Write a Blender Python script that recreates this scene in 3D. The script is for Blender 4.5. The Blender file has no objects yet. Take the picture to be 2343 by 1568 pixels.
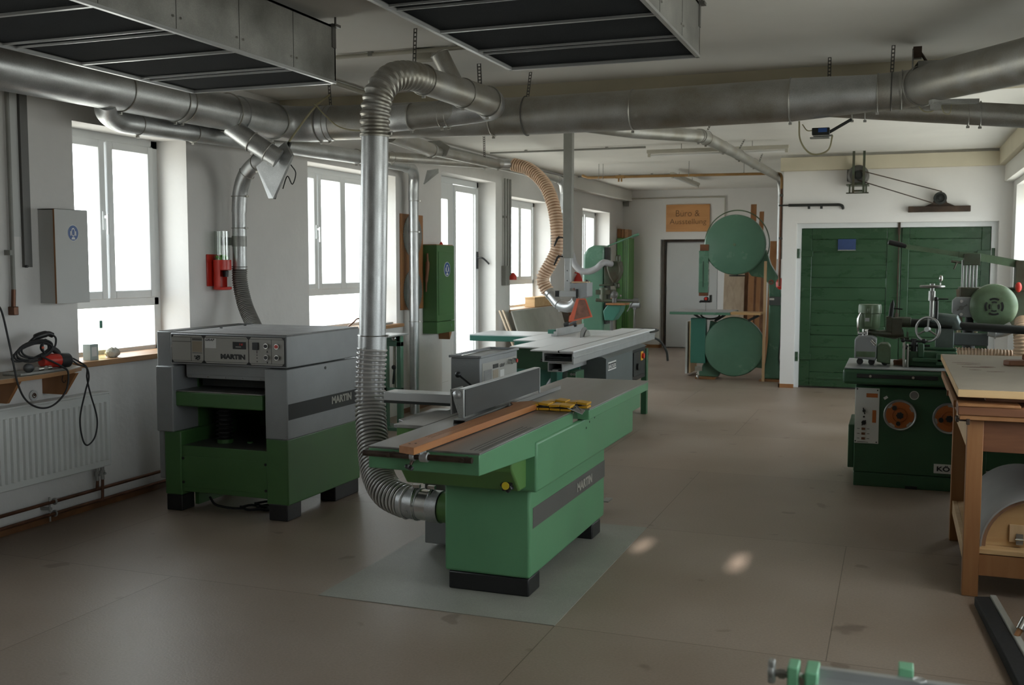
import bpy, bmesh, math, random
from mathutils import Vector, Matrix, Euler
random.seed(7)
C = bpy.context.scene.collection
PI = math.pi

# ---------------------------------------------------------------- camera, sky, sun, exposure
YAW, PITCH, ROLL = 0.3565, 0.0775, -0.001
cam_data = bpy.data.cameras.new('camera')
cam_data.sensor_width = 36.0
cam_data.lens = 36.0 * 2355.0 / 2343.0
cam_data.clip_start = 0.05
cam_data.dof.use_dof = True
cam_data.dof.focus_distance = 5.6
cam_data.dof.aperture_fstop = 5.6
cam = bpy.data.objects.new('camera', cam_data)
C.objects.link(cam)
cam.matrix_world = (Matrix.Translation((0, 0, 1.6)) @ Matrix.Rotation(YAW, 4, 'Z')
                    @ Matrix.Rotation(PI / 2 - PITCH, 4, 'X') @ Matrix.Rotation(-ROLL, 4, 'Z'))
bpy.context.scene.camera = cam

world = bpy.data.worlds.new('sky')
bpy.context.scene.world = world
world.use_nodes = True
wn, wl = world.node_tree.nodes, world.node_tree.links
wn.clear()
w_out = wn.new('ShaderNodeOutputWorld')
w_bg = wn.new('ShaderNodeBackground')
w_co = wn.new('ShaderNodeTexCoord')
w_sep = wn.new('ShaderNodeSeparateXYZ')
w_rmp = wn.new('ShaderNodeValToRGB')
w_rmp.color_ramp.elements[0].position = 0.42
w_rmp.color_ramp.elements[0].color = (0.62, 0.60, 0.55, 1)      # sunlit yard, brighter than the film can hold
w_rmp.color_ramp.elements[1].position = 0.56
w_rmp.color_ramp.elements[1].color = (0.90, 0.945, 1.0, 1)       # hazy bright sky
w_mth = wn.new('ShaderNodeMath'); w_mth.operation = 'MULTIPLY_ADD'
w_mth.inputs[1].default_value = 0.5; w_mth.inputs[2].default_value = 0.5
wl.new(w_co.outputs['Generated'], w_sep.inputs[0])
wl.new(w_sep.outputs['Z'], w_mth.inputs[0])
wl.new(w_mth.outputs[0], w_rmp.inputs[0])
wl.new(w_rmp.outputs[0], w_bg.inputs[0])
w_bg.inputs['Strength'].default_value = 7.5
wl.new(w_bg.outputs[0], w_out.inputs[0])

SUN_ELEV = math.radians(16.0)
sun_data = bpy.data.lights.new('sun', 'SUN')
sun_data.energy = 16.0
sun_data.angle = math.radians(0.53)
sun_data.color = (1.0, 0.96, 0.92)
sun = bpy.data.objects.new('sun', sun_data)
C.objects.link(sun)
sun.rotation_euler = (PI / 2 - SUN_ELEV, 0, 0)                   # comes low from behind the camera, along the room
sun.location = (0, -6, 4)

vs = bpy.context.scene.view_settings
bpy.context.scene.display_settings.display_device = 'sRGB'
vs.view_transform = 'Standard'
vs.look = 'None'
vs.exposure = 0.36
vs.gamma = 1.0
vs.use_curve_mapping = False
cy = bpy.context.scene.cycles
cy.use_denoising = True
cy.max_bounces = 10
cy.diffuse_bounces = 6
cy.glossy_bounces = 4
cy.transparent_max_bounces = 12
cy.sample_clamp_indirect = 6.0
cy.blur_glossy = 1.0
cy.caustics_reflective = False
cy.caustics_refractive = False

def portal(name, loc, rot, sx, sy):
    """marks a window opening so the renderer finds the daylight; gives off no light of its own"""
    l = bpy.data.lights.new(name, 'AREA')
    l.shape = 'RECTANGLE'; l.size = sx; l.size_y = sy
    l.cycles.is_portal = True
    o = bpy.data.objects.new(name, l)
    C.objects.link(o); o.location = loc; o.rotation_euler = rot
    return o

# ---------------------------------------------------------------- materials
MATS = {}
def mat(name, col, rough=0.5, metal=0.0, var=0.08, vscale=3.0, bump=0.0, bscale=60.0, spec=0.5, rvar=0.0, tint=None, stretch=None, fine=0.0):
    if name in MATS: return MATS[name]
    m = bpy.data.materials.new(name); m.use_nodes = True
    n, l = m.node_tree.nodes, m.node_tree.links
    b = n['Principled BSDF']
    b.inputs['Roughness'].default_value = rough
    b.inputs['Metallic'].default_value = metal
    b.inputs['Specular IOR Level'].default_value = spec
    tc = n.new('ShaderNodeTexCoord')
    src = tc.outputs['Object']
    if stretch:
        mp = n.new('ShaderNodeMapping'); mp.inputs['Scale'].default_value = stretch
        l.new(src, mp.inputs[0]); src = mp.outputs[0]
    nz = n.new('ShaderNodeTexNoise'); nz.inputs['Scale'].default_value = vscale
    nz.inputs['Detail'].default_value = 5.0; nz.inputs['Roughness'].default_value = 0.6
    l.new(src, nz.inputs[0])
    rp = n.new('ShaderNodeValToRGB')
    rp.color_ramp.elements[0].position = 0.32; rp.color_ramp.elements[1].position = 0.68
    dark = tint or tuple(c * (1 - 2.2 * var) for c in col)
    rp.color_ramp.elements[0].color = (*[max(0, c) for c in dark], 1)
    rp.color_ramp.elements[1].color = (*[min(1, c * (1 + var)) for c in col], 1)
    l.new(nz.outputs[0], rp.inputs[0])
    out = rp.outputs[0]
    if fine:
        nf = n.new('ShaderNodeTexNoise'); nf.inputs['Scale'].default_value = 180; nf.inputs['Detail'].default_value = 2
        l.new(tc.outputs['Object'], nf.inputs[0])
        mx = n.new('ShaderNodeMixRGB'); mx.blend_type = 'OVERLAY'; mx.inputs[0].default_value = fine
        l.new(out, mx.inputs[1]); l.new(nf.outputs[0], mx.inputs[2]); out = mx.outputs[0]
    l.new(out, b.inputs['Base Color'])
    if rvar:
        mr = n.new('ShaderNodeMapRange')
        mr.inputs['From Min'].default_value = 0.3; mr.inputs['From Max'].default_value = 0.7
        mr.inputs['To Min'].default_value = max(0.02, rough - rvar); mr.inputs['To Max'].default_value = min(1, rough + rvar)
        l.new(nz.outputs[0], mr.inputs[0]); l.new(mr.outputs[0], b.inputs['Roughness'])
    if bump:
        nb = n.new('ShaderNodeTexNoise'); nb.inputs['Scale'].default_value = bscale; nb.inputs['Detail'].default_value = 4
        l.new(tc.outputs['Object'], nb.inputs[0])
        bp = n.new('ShaderNodeBump'); bp.inputs['Strength'].default_value = bump; bp.inputs['Distance'].default_value = 0.01
        l.new(nb.outputs[0], bp.inputs['Height']); l.new(bp.outputs[0], b.inputs['Normal'])
    MATS[name] = m
    return m

def wood(name, c1, c2, rough=0.5, grain=(1, 1, 0.12), scale=14.0):
    m = bpy.data.materials.new(name); m.use_nodes = True
    n, l = m.node_tree.nodes, m.node_tree.links
    b = n['Principled BSDF']; b.inputs['Roughness'].default_value = rough
    tc = n.new('ShaderNodeTexCoord'); mp = n.new('ShaderNodeMapping'); mp.inputs['Scale'].default_value = grain
    nz = n.new('ShaderNodeTexNoise'); nz.inputs['Scale'].default_value = scale; nz.inputs['Detail'].default_value = 6
    nz.inputs['Distortion'].default_value = 0.6
    rp = n.new('ShaderNodeValToRGB')
    rp.color_ramp.elements[0].position = 0.35; rp.color_ramp.elements[1].position = 0.65
    rp.color_ramp.elements[0].color = (*c1, 1); rp.color_ramp.elements[1].color = (*c2, 1)
    l.new(tc.outputs['Object'], mp.inputs[0]); l.new(mp.outputs[0], nz.inputs[0]); l.new(nz.outputs[0], rp.inputs[0])
    l.new(rp.outputs[0], b.inputs['Base Color'])
    MATS[name] = m
    return m

M_WALL = mat('white limewashed plaster', (0.67, 0.655, 0.635), 0.9, var=0.03, vscale=1.6, bump=0.25, bscale=22, spec=0.2)
M_WALLR = mat('white painted plaster', (0.72, 0.71, 0.69), 0.85, var=0.02, vscale=1.2, bump=0.12, bscale=30, spec=0.2)
M_CEIL = mat('cream ceiling paint', (0.70, 0.69, 0.65), 0.9, var=0.03, vscale=0.8, bump=0.05, bscale=30, spec=0.2)
M_BEAM = mat('yellowed cream beam paint', (0.60, 0.55, 0.42), 0.8, var=0.04, vscale=1.5, spec=0.2)
M_CHROME = mat('dull handwheel metal', (0.34, 0.34, 0.33), 0.35, 0.85, var=0.08)
M_GALV = mat('galvanised steel', (0.50, 0.51, 0.51), 0.42, 0.88, var=0.08, vscale=7.0, rvar=0.10, bump=0.03, bscale=30, fine=0.25)
M_GALVD = mat('dusty galvanised steel', (0.40, 0.40, 0.385), 0.46, 0.82, var=0.12, vscale=5.0, rvar=0.10, tint=(0.33, 0.31, 0.26), bump=0.03, bscale=30, fine=0.2)
M_ZINC = mat('dull zinc sheet', (0.34, 0.34, 0.32), 0.5, 0.55, var=0.16, vscale=4.0, rvar=0.1, fine=0.2)
M_ALU = mat('anodised aluminium', (0.50, 0.51, 0.51), 0.38, 0.7, var=0.04, vscale=5)
M_ALUD = mat('brushed aluminium dark', (0.30, 0.30, 0.29), 0.4, 0.7, var=0.1, vscale=5, stretch=(1, 0.1, 1))
M_IRON = mat('planed cast iron table', (0.31, 0.31, 0.30), 0.36, 0.7, var=0.18, vscale=4, rvar=0.08, stretch=(3, 0.25, 1), tint=(0.22, 0.21, 0.195))
M_IROND = mat('dark fence plate', (0.042, 0.043, 0.040), 0.5, 0.0, var=0.2, vscale=4, stretch=(1, 0.2, 1))
M_STEEL = mat('bright steel', (0.62, 0.62, 0.60), 0.22, 1.0, var=0.08, vscale=9)
M_RUST = mat('browned steel bar', (0.09, 0.065, 0.05), 0.45, 0.7, var=0.25, vscale=9)
M_BLACK = mat('black plastic', (0.012, 0.012, 0.013), 0.4, var=0.1)
M_RUB = mat('black rubber cable', (0.016, 0.016, 0.017), 0.6, var=0.1)
M_JG = mat('reseda green machine paint', (0.105, 0.27, 0.135), 0.42, var=0.05, vscale=2, bump=0.03, bscale=90, rvar=0.05)
M_JG2 = mat('yellow green machine paint', (0.095, 0.205, 0.055), 0.42, var=0.05, vscale=2, rvar=0.05)
M_PG = mat('grass green machine paint', (0.060, 0.155, 0.048), 0.42, var=0.06, vscale=2.2, rvar=0.06)
M_PGREY = mat('grey hammered enamel', (0.275, 0.285, 0.29), 0.42, 0.1, var=0.05, vscale=3, bump=0.12, bscale=160)
M_PDUST = mat('dusty grey lid', (0.26, 0.255, 0.25), 0.6, 0.0, var=0.12, vscale=7, fine=0.3)
M_PANEL = mat('light grey control panel', (0.36, 0.35, 0.32), 0.4, var=0.03)
M_STRIPE = mat('dark grey stripe', (0.024, 0.026, 0.024), 0.5, var=0.05, spec=0.3)
M_STRIPE2 = mat('warm grey stripe', (0.10, 0.098, 0.09), 0.45, var=0.05)
M_LETTER = mat('light lettering', (0.34, 0.33, 0.28), 0.5, var=0.03)
M_TEAL = mat('teal green saw paint', (0.045, 0.175, 0.13), 0.4, var=0.05, rvar=0.05)
M_BSG = mat('blue green bandsaw paint', (0.105, 0.225, 0.155), 0.25, var=0.06, vscale=2, rvar=0.05)
M_SG = mat('dark green shaper paint', (0.032, 0.095, 0.045), 0.42, var=0.08, vscale=2.5, rvar=0.06)
M_OLIVE = mat('worn grey green enamel', (0.13, 0.20, 0.12), 0.33, 0.1, var=0.10, vscale=6, rvar=0.06, tint=(0.08, 0.11, 0.06))
M_OLIVED = mat('greasy dark green casting', (0.05, 0.07, 0.045), 0.45, 0.2, var=0.25, vscale=7, tint=(0.05, 0.035, 0.02))
M_LG = mat('bright green locker paint', (0.11, 0.30, 0.075), 0.35, var=0.04)
M_GD = mat('old green door paint', (0.024, 0.064, 0.028), 0.3, var=0.05, vscale=3.2, rvar=0.08, bump=0.14, bscale=26, stretch=(0.7, 1, 2.2))
M_ORANGE = mat('orange handwheel face', (0.42, 0.115, 0.022), 0.45, var=0.06)
M_RED = mat('red plastic', (0.55, 0.035, 0.022), 0.35, var=0.04)
M_SALMON = mat('orange red guard plastic', (0.62, 0.13, 0.07), 0.35, var=0.04)
M_YEL = mat('yellow paint', (0.62, 0.33, 0.02), 0.45, var=0.08)
M_YELB = mat('bright yellow cap', (0.72, 0.55, 0.03), 0.4, var=0.04)
M_WPAINT = mat('white lacquered frame', (0.66, 0.68, 0.68), 0.35, var=0.01)
M_WPLATE = mat('silver white panel plate', (0.64, 0.64, 0.62), 0.4, 0.0, var=0.02)
M_CAB = mat('off white cabinet panel', (0.50, 0.505, 0.49), 0.5, var=0.015)
M_RAD = mat('radiator enamel', (0.62, 0.63, 0.61), 0.3, var=0.01)
M_GTAB = mat('ground steel table', (0.36, 0.37, 0.38), 0.36, 0.35, var=0.08, vscale=4)
M_LAM = mat('pale laminate table', (0.70, 0.71, 0.71), 0.38, 0.0, var=0.015, vscale=3, rvar=0.04)
M_BLUE = mat('blue sign', (0.02, 0.075, 0.26), 0.4, var=0.04)
M_BLUEO = mat('old blue sign', (0.02, 0.045, 0.14), 0.5, var=0.15, vscale=9)
M_WHITE = mat('white print', (0.72, 0.72, 0.70), 0.5, var=0.0)
M_COPPER = mat('browned copper pipe', (0.16, 0.075, 0.045), 0.42, 0.6, var=0.2, vscale=8)
M_OLDPIPE = mat('yellow brown gas pipe', (0.30, 0.17, 0.06), 0.45, 0.2, var=0.12, vscale=5)
M_SKIRT = mat('brown stained base strip', (0.17, 0.075, 0.03), 0.55, var=0.2, vscale=5)
M_TAN = mat('tan hose wall', (0.74, 0.54, 0.38), 0.5, var=0.08, vscale=10)
M_HGREY = mat('grey hose wall', (0.19, 0.185, 0.17), 0.5, var=0.08, vscale=10)
M_HLG = mat('pale grey smooth hose', (0.36, 0.36, 0.37), 0.45, var=0.05)
M_MESH = mat('dark filter honeycomb', (0.012, 0.015, 0.018), 0.9, 0.0, var=0.15, vscale=2.0, bump=0.4, bscale=260, spec=0.15)
M_DUST = mat('rusty brown iron', (0.05, 0.03, 0.018), 0.7, 0.2, var=0.3, vscale=8)
M_CABLE = mat('cream cable', (0.36, 0.33, 0.20), 0.5, var=0.05)
M_BEIGE = mat('cream conduit', (0.44, 0.42, 0.35), 0.55, var=0.06)
M_GREYC = mat('grey conduit', (0.24, 0.24, 0.22), 0.5, var=0.08)
M_BROWNB = mat('dark brush bristle', (0.008, 0.008, 0.008), 0.8, var=0.3, vscale=60)
M_LEDR = mat('red digit', (0.6, 0.02, 0.01), 0.5)
M_CARTON = mat('grey green carton', (0.42, 0.50, 0.48), 0.6, var=0.05)
M_RAG = mat('crumpled white cloth', (0.60, 0.57, 0.50), 0.8, var=0.15, vscale=14)
M_NEON = mat('acid green foam', (0.18, 0.60, 0.05), 0.7, var=0.15, vscale=50)
M_MINT = mat('mint green clamp paint', (0.17, 0.42, 0.24), 0.4, var=0.06, vscale=6)
M_GREYPL = mat('slate grey hood', (0.085, 0.10, 0.10), 0.45, var=0.05)
M_CHIP = mat('grey chipboard face', (0.36, 0.35, 0.31), 0.6, var=0.05, vscale=6)
M_BOARD = mat('grey brown laminated board', (0.30, 0.25, 0.185), 0.55, var=0.05, vscale=4)
M_FELT = mat('grey lining', (0.27, 0.26, 0.25), 0.7, var=0.04)
M_WHITEB = mat('white coated board', (0.62, 0.62, 0.60), 0.5, var=0.02)
M_BEECH = wood('beech wood', (0.27, 0.115, 0.040), (0.33, 0.155, 0.06), 0.5)
M_BEECHY = wood('beech wood lengthwise', (0.33, 0.12, 0.035), (0.42, 0.18, 0.06), 0.45, grain=(1, 0.1, 1))
M_BEECHD = wood('red brown wood', (0.14, 0.05, 0.02), (0.20, 0.08, 0.032), 0.55, grain=(0.15, 1, 1))
M_PINE = wood('pale pine', (0.52, 0.34, 0.18), (0.62, 0.44, 0.26), 0.55)
M_PINEX = wood('pale pine crosswise', (0.50, 0.30, 0.13), (0.60, 0.40, 0.20), 0.55, grain=(0.12, 1, 1))
M_SIGNW = wood('sign pine', (0.52, 0.24, 0.08), (0.62, 0.31, 0.12), 0.5, grain=(0.12, 1, 1), scale=9)
M_WALNUT = wood('dark rough board', (0.17, 0.08, 0.04), (0.27, 0.14, 0.075), 0.7)
M_SHELFW = wood('shelf chipboard edge', (0.30, 0.15, 0.06), (0.38, 0.21, 0.10), 0.55, grain=(1, 0.12, 1))
M_GREYW = wood('planed board', (0.42, 0.32, 0.23), (0.52, 0.42, 0.31), 0.6)

def glassy(name, tr, tint=(1, 1, 1), rough=0.02):
    m = bpy.data.materials.new(name); m.use_nodes = True
    n, l = m.node_tree.nodes, m.node_tree.links
    n.clear()
    o = n.new('ShaderNodeOutputMaterial'); mx = n.new('ShaderNodeMixShader')
    t = n.new('ShaderNodeBsdfTransparent'); t.inputs[0].default_value = (*tint, 1)
    g = n.new('ShaderNodeBsdfGlossy'); g.inputs['Roughness'].default_value = rough
    mx.inputs[0].default_value = 1 - tr
    l.new(t.outputs[0], mx.inputs[1]); l.new(g.outputs[0], mx.inputs[2]); l.new(mx.outputs[0], o.inputs[0])
    MATS[name] = m
    return m
M_GLASS = glassy('window glass', 0.93, (0.97, 0.99, 0.98))
M_CLEAR = glassy('clear acrylic', 0.90, (0.93, 0.95, 0.93), 0.1)

def hose_clear():
    m = mat('clear ribbed plastic', (0.50, 0.48, 0.45), 0.25, var=0.06, vscale=9)
    b = m.node_tree.nodes['Principled BSDF']
    b.inputs['Transmission Weight'].default_value = 0.25
    b.inputs['Coat Weight'].default_value = 0.4
    return m
M_CHOSE = hose_clear()

def floor_mat():
    m = bpy.data.materials.new('worn fibreboard floor'); m.use_nodes = True
    n, l = m.node_tree.nodes, m.node_tree.links
    b = n['Principled BSDF']
    tc = n.new('ShaderNodeTexCoord'); mp = n.new('ShaderNodeMapping')
    # boards 2.05 m by 1.8 m, rows shifted; origin on a real board corner
    mp.inputs['Location'].default_value = (1.37, -0.62, 0)
    l.new(tc.outputs['Object'], mp.inputs[0])
    br = n.new('ShaderNodeTexBrick'); br.inputs['Scale'].default_value = 1.0
    br.inputs['Brick Width'].default_value = 2.05; br.inputs['Row Height'].default_value = 1.8
    br.inputs['Mortar Size'].default_value = 0.0025; br.inputs['Mortar Smooth'].default_value = 0.3
    br.offset = 0.44
    br.inputs['Color1'].default_value = (0.222, 0.178, 0.145, 1); br.inputs['Color2'].default_value = (0.250, 0.202, 0.167, 1)
    br.inputs['Mortar'].default_value = (0.08, 0.055, 0.035, 1)
    l.new(mp.outputs[0], br.inputs[0])
    n1 = n.new('ShaderNodeTexNoise'); n1.inputs['Scale'].default_value = 0.9; n1.inputs['Detail'].default_value = 6
    n2 = n.new('ShaderNodeTexNoise'); n2.inputs['Scale'].default_value = 90; n2.inputs['Detail'].default_value = 3
    n3 = n.new('ShaderNodeTexNoise'); n3.inputs['Scale'].default_value = 4.2; n3.inputs['Detail'].default_value = 2
    for q in (n1, n2, n3): l.new(tc.outputs['Object'], q.inputs[0])
    r1 = n.new('ShaderNodeValToRGB'); r1.color_ramp.elements[0].position = 0.35; r1.color_ramp.elements[1].position = 0.7
    r1.color_ramp.elements[0].color = (0.42, 0.36, 0.30, 1); r1.color_ramp.elements[1].color = (0.60, 0.58, 0.55, 1)
    l.new(n1.outputs[0], r1.inputs[0])
    m1 = n.new('ShaderNodeMixRGB'); m1.blend_type = 'OVERLAY'; m1.inputs[0].default_value = 0.8
    l.new(br.outputs[0], m1.inputs[1]); l.new(r1.outputs[0], m1.inputs[2])
    m2 = n.new('ShaderNodeMixRGB'); m2.blend_type = 'OVERLAY'; m2.inputs[0].default_value = 0.25
    l.new(m1.outputs[0], m2.inputs[1]); l.new(n2.outputs[0], m2.inputs[2])
    r3 = n.new('ShaderNodeValToRGB'); r3.color_ramp.elements[0].position = 0.27; r3.color_ramp.elements[1].position = 0.31
    r3.color_ramp.elements[0].color = (0.45, 0.38, 0.34, 1); r3.color_ramp.elements[1].color = (1, 1, 1, 1)
    l.new(n3.outputs[0], r3.inputs[0])
    m3 = n.new('ShaderNodeMixRGB'); m3.blend_type = 'MULTIPLY'; m3.inputs[0].default_value = 0.7
    l.new(m2.outputs[0], m3.inputs[1]); l.new(r3.outputs[0], m3.inputs[2])
    l.new(m3.outputs[0], b.inputs['Base Color'])
    mr = n.new('ShaderNodeMapRange'); mr.inputs['To Min'].default_value = 0.36; mr.inputs['To Max'].default_value = 0.54
    l.new(n1.outputs[0], mr.inputs[0]); l.new(mr.outputs[0], b.inputs['Roughness'])
    b.inputs['Specular IOR Level'].default_value = 1.0
    bp = n.new('ShaderNodeBump'); bp.inputs['Strength'].default_value = 0.08; bp.inputs['Distance'].default_value = 0.01
    l.new(n2.outputs[0], bp.inputs['Height']); l.new(bp.outputs[0], b.inputs['Normal'])
    MATS['floor'] = m
    return m
M_FLOOR = floor_mat()
M_PATCH = mat('newer pale floor board', (0.29, 0.285, 0.245), 0.5, var=0.10, vscale=1.6, rvar=0.08, fine=0.25)

# ---------------------------------------------------------------- mesh helpers
class MB:
    def __init__(s): s.v = []; s.f = []; s.m = None
    def add(s, vs_, fs_):
        n = len(s.v); s.v += [Vector(v) for v in vs_]; s.f += [[i + n for i in f] for f in fs_]
        return s
    def box(s, x0, x1, y0, y1, z0, z1):
        x0, x1 = min(x0, x1), max(x0, x1); y0, y1 = min(y0, y1), max(y0, y1); z0, z1 = min(z0, z1), max(z0, z1)
        return s.add([(x0, y0, z0), (x1, y0, z0), (x1, y1, z0), (x0, y1, z0), (x0, y0, z1), (x1, y0, z1), (x1, y1, z1), (x0, y1, z1)],
                     [(0, 3, 2, 1), (4, 5, 6, 7), (0, 1, 5, 4), (1, 2, 6, 5), (2, 3, 7, 6), (3, 0, 4, 7)])
    def obox(s, c, d, rot=(0, 0, 0)):
        R = Euler(rot).to_matrix(); c = Vector(c); h = [q / 2 for q in d]
        vs_ = [c + R @ Vector((a * h[0], b * h[1], e * h[2])) for a, b, e in
               [(-1, -1, -1), (1, -1, -1), (1, 1, -1), (-1, 1, -1), (-1, -1, 1), (1, -1, 1), (1, 1, 1), (-1, 1, 1)]]
        return s.add(vs_, [(0, 3, 2, 1), (4, 5, 6, 7), (0, 1, 5, 4), (1, 2, 6, 5), (2, 3, 7, 6), (3, 0, 4, 7)])
    def bar(s, p0, p1, w, h, up=(0, 0, 1)):
        """square bar between two points, w across, h along up"""
        p0, p1 = Vector(p0), Vector(p1); d = (p1 - p0).normalized(); up = Vector(up)
        sd = d.cross(up)
        if sd.length < 1e-5: sd = d.cross(Vector((0, 1, 0)))
        sd.normalize(); u = sd.cross(d).normalized()
        vs_ = []
        for p in (p0, p1):
            for a, b in ((-1, -1), (1, -1), (1, 1), (-1, 1)): vs_.append(p + sd * (a * w / 2) + u * (b * h / 2))
        return s.add(vs_, [(3, 2, 1, 0), (4, 5, 6, 7), (0, 1, 5, 4), (1, 2, 6, 5), (2, 3, 7, 6), (3, 0, 4, 7)])
    def prism(s, pts, axis, a, b):
        n = len(pts)
        def P(p, t):
            if axis == 'x': return (t, p[0], p[1])
            if axis == 'y': return (p[0], t, p[1])
            return (p[0], p[1], t)
        vs_ = [P(p, a) for p in pts] + [P(p, b) for p in pts]
        fs_ = [tuple(range(n))[::-1], tuple(range(n, 2 * n))] + [(i, (i + 1) % n, (i + 1) % n + n, i + n) for i in range(n)]
        return s.add(vs_, fs_)
    def slab(s, pts3, off):
        """a flat polygon given in space, thickened by the vector off"""
        n = len(pts3); off = Vector(off)
        vs_ = [Vector(p) for p in pts3] + [Vector(p) + off for p in pts3]
        fs_ = [tuple(range(n))[::-1], tuple(range(n, 2 * n))] + [(i, (i + 1) % n, (i + 1) % n + n, i + n) for i in range(n)]
        return s.add(vs_, fs_)
    def tube(s, path, r, n=16, cap=True, closed=False):
        path = [Vector(p) for p in path]; k = len(path)
        rr = r if isinstance(r, (list, tuple)) else [r] * k
        tang = []
        for i in range(k):
            if closed: t = path[(i + 1) % k] - path[i - 1]
            else: t = path[min(i + 1, k - 1)] - path[max(i - 1, 0)]
            tang.append(t.normalized() if t.length > 1e-9 else Vector((0, 0, 1)))
        t0 = tang[0]; ref = Vector((0, 0, 1)) if abs(t0.z) < 0.9 else Vector((1, 0, 0))
        u = t0.cross(ref).normalized(); base = len(s.v); vs_ = []
        for i in range(k):
            t = tang[i]
            u = (u - t * u.dot(t)); u.normalize(); w = t.cross(u)
            for j in range(n):
                a = 2 * PI * j / n
                vs_.append(path[i] + (u * math.cos(a) + w * math.sin(a)) * rr[i])
        fs_ = []
        m = k if closed else k - 1
        for i in range(m):
            for j in range(n):
                a, b = i * n + j, i * n + (j + 1) % n
                c, d = ((i + 1) % k) * n + (j + 1) % n, ((i + 1) % k) * n + j
                fs_.append((a, b, c, d))
        if cap and not closed:
            fs_.append(tuple(range(n))[::-1]); fs_.append(tuple(range((k - 1) * n, k * n)))
        return s.add(vs_, fs_)
    def cyl(s, p0, p1, r, r1=None, n=24):
        return s.tube([p0, p1], [r, r if r1 is None else r1], n)
    def torus(s, c, axis, R, r, n=40, m=8):
        c = Vector(c); ax = Vector(axis).normalized()
        ref = Vector((0, 0, 1)) if abs(ax.z) < 0.9 else Vector((1, 0, 0))
        u = ax.cross(ref).normalized(); w = ax.cross(u)
        return s.tube([c + (u * math.cos(2 * PI * i / n) + w * math.sin(2 * PI * i / n)) * R for i in range(n)], r, m, closed=True)
    def lathe(s, prof, o, axis=(0, 0, 1), n=32):
        """profile of (radius, height) pairs turned about axis from o"""
        o = Vector(o); ax = Vector(axis).normalized()
        return s.tube2([o + ax * h for _, h in prof], [max(r, 1e-4) for r, _ in prof], ax, n)
    def tube2(s, pts, rr, ax, n):
        ref = Vector((0, 0, 1)) if abs(ax.z) < 0.9 else Vector((1, 0, 0))
        u = ax.cross(ref).normalized(); w = ax.cross(u); vs_ = []; k = len(pts)
        for i in range(k):
            for j in range(n):
                a = 2 * PI * j / n; vs_.append(pts[i] + (u * math.cos(a) + w * math.sin(a)) * rr[i])
        fs_ = [(i * n + j, i * n + (j + 1) % n, (i + 1) * n + (j + 1) % n, (i + 1) * n + j) for i in range(k - 1) for j in range(n)]
        fs_ += [tuple(range(n))[::-1], tuple(range((k - 1) * n, k * n))]
        return s.add(vs_, fs_)
    def ball(s, c, r, n=16, m=10, sc=(1, 1, 1)):
        c = Vector(c); vs_ = []; fs_ = []
        for i in range(1, m):
            th = PI * i / m
            for j in range(n):
                ph = 2 * PI * j / n
                vs_.append(c + Vector((r * sc[0] * math.sin(th) * math.cos(ph), r * sc[1] * math.sin(th) * math.sin(ph), r * sc[2] * math.cos(th))))
        top, bot = len(vs_), len(vs_) + 1
        vs_ += [c + Vector((0, 0, r * sc[2])), c - Vector((0, 0, r * sc[2]))]
        for i in range(m - 2):
            for j in range(n): fs_.append((i * n + j, (i + 1) * n + j, (i + 1) * n + (j + 1) % n, i * n + (j + 1) % n))
        for j in range(n):
            fs_.append((top, j, (j + 1) % n)); fs_.append((bot, (m - 2) * n + (j + 1) % n, (m - 2) * n + j))
        return s.add(vs_, fs_)

def spline(pts, k=10):
    """smooth path through points (Catmull-Rom)"""
    P = [Vector(p) for p in pts]; P = [P[0] * 2 - P[1]] + P + [P[-1] * 2 - P[-2]]; out = []
    for i in range(1, len(P) - 2):
        for j in range(k):
            t = j / k; a, b, c, d = P[i - 1], P[i], P[i + 1], P[i + 2]
            out.append(0.5 * ((2 * b) + (c - a) * t + (2 * a - 5 * b + 4 * c - d) * t * t + (3 * b - a - 3 * c + d) * t ** 3))
    out.append(P[-2]); return out

def resample(path, step):
    path = [Vector(p) for p in path]; out = [path[0]]; acc = 0.0
    for a, b in zip(path, path[1:]):
        L = (b - a).length
        if L < 1e-9: continue
        pos = step - acc
        while pos <= L:
            out.append(a + (b - a) * (pos / L)); pos += step
        acc = (acc + L) % step
    return out

def ribbed(path, R, pitch, amp, n=20, sub=4, sharp=False):
    p = resample(path, pitch / sub)
    if sharp: rr = [R - amp * 0.5 + amp * (0.5 + 0.5 * math.cos(2 * PI * i / sub)) ** 2.2 for i in range(len(p))]
    else: rr = [R + amp * (0.5 + 0.5 * math.cos(2 * PI * i / sub)) - amp * 0.5 for i in range(len(p))]
    mb = MB(); mb.tube(p, rr, n); return mb

def hose(path, R, pitch, m_wall, m_rib, parent, rib=0.0045, n=30):
    """flexible hose: a wall tube and the raised rings of its wire spiral"""
    p = resample(path, pitch / 4); mb = MB(); mb.tube(p, [R - 0.002 * (i % 4 == 2) for i in range(len(p))], n); w = build(mb, 'hose_wall', m_wall, parent, smooth=60)
    mb = MB()
    for i in range(1, len(p) - 1, 4): mb.torus(p[i], p[i + 1] - p[i - 1], R + rib * 0.35, rib, n, 6)
    return build(mb, 'spiral_ribs', m_rib, w, smooth=60)

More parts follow.
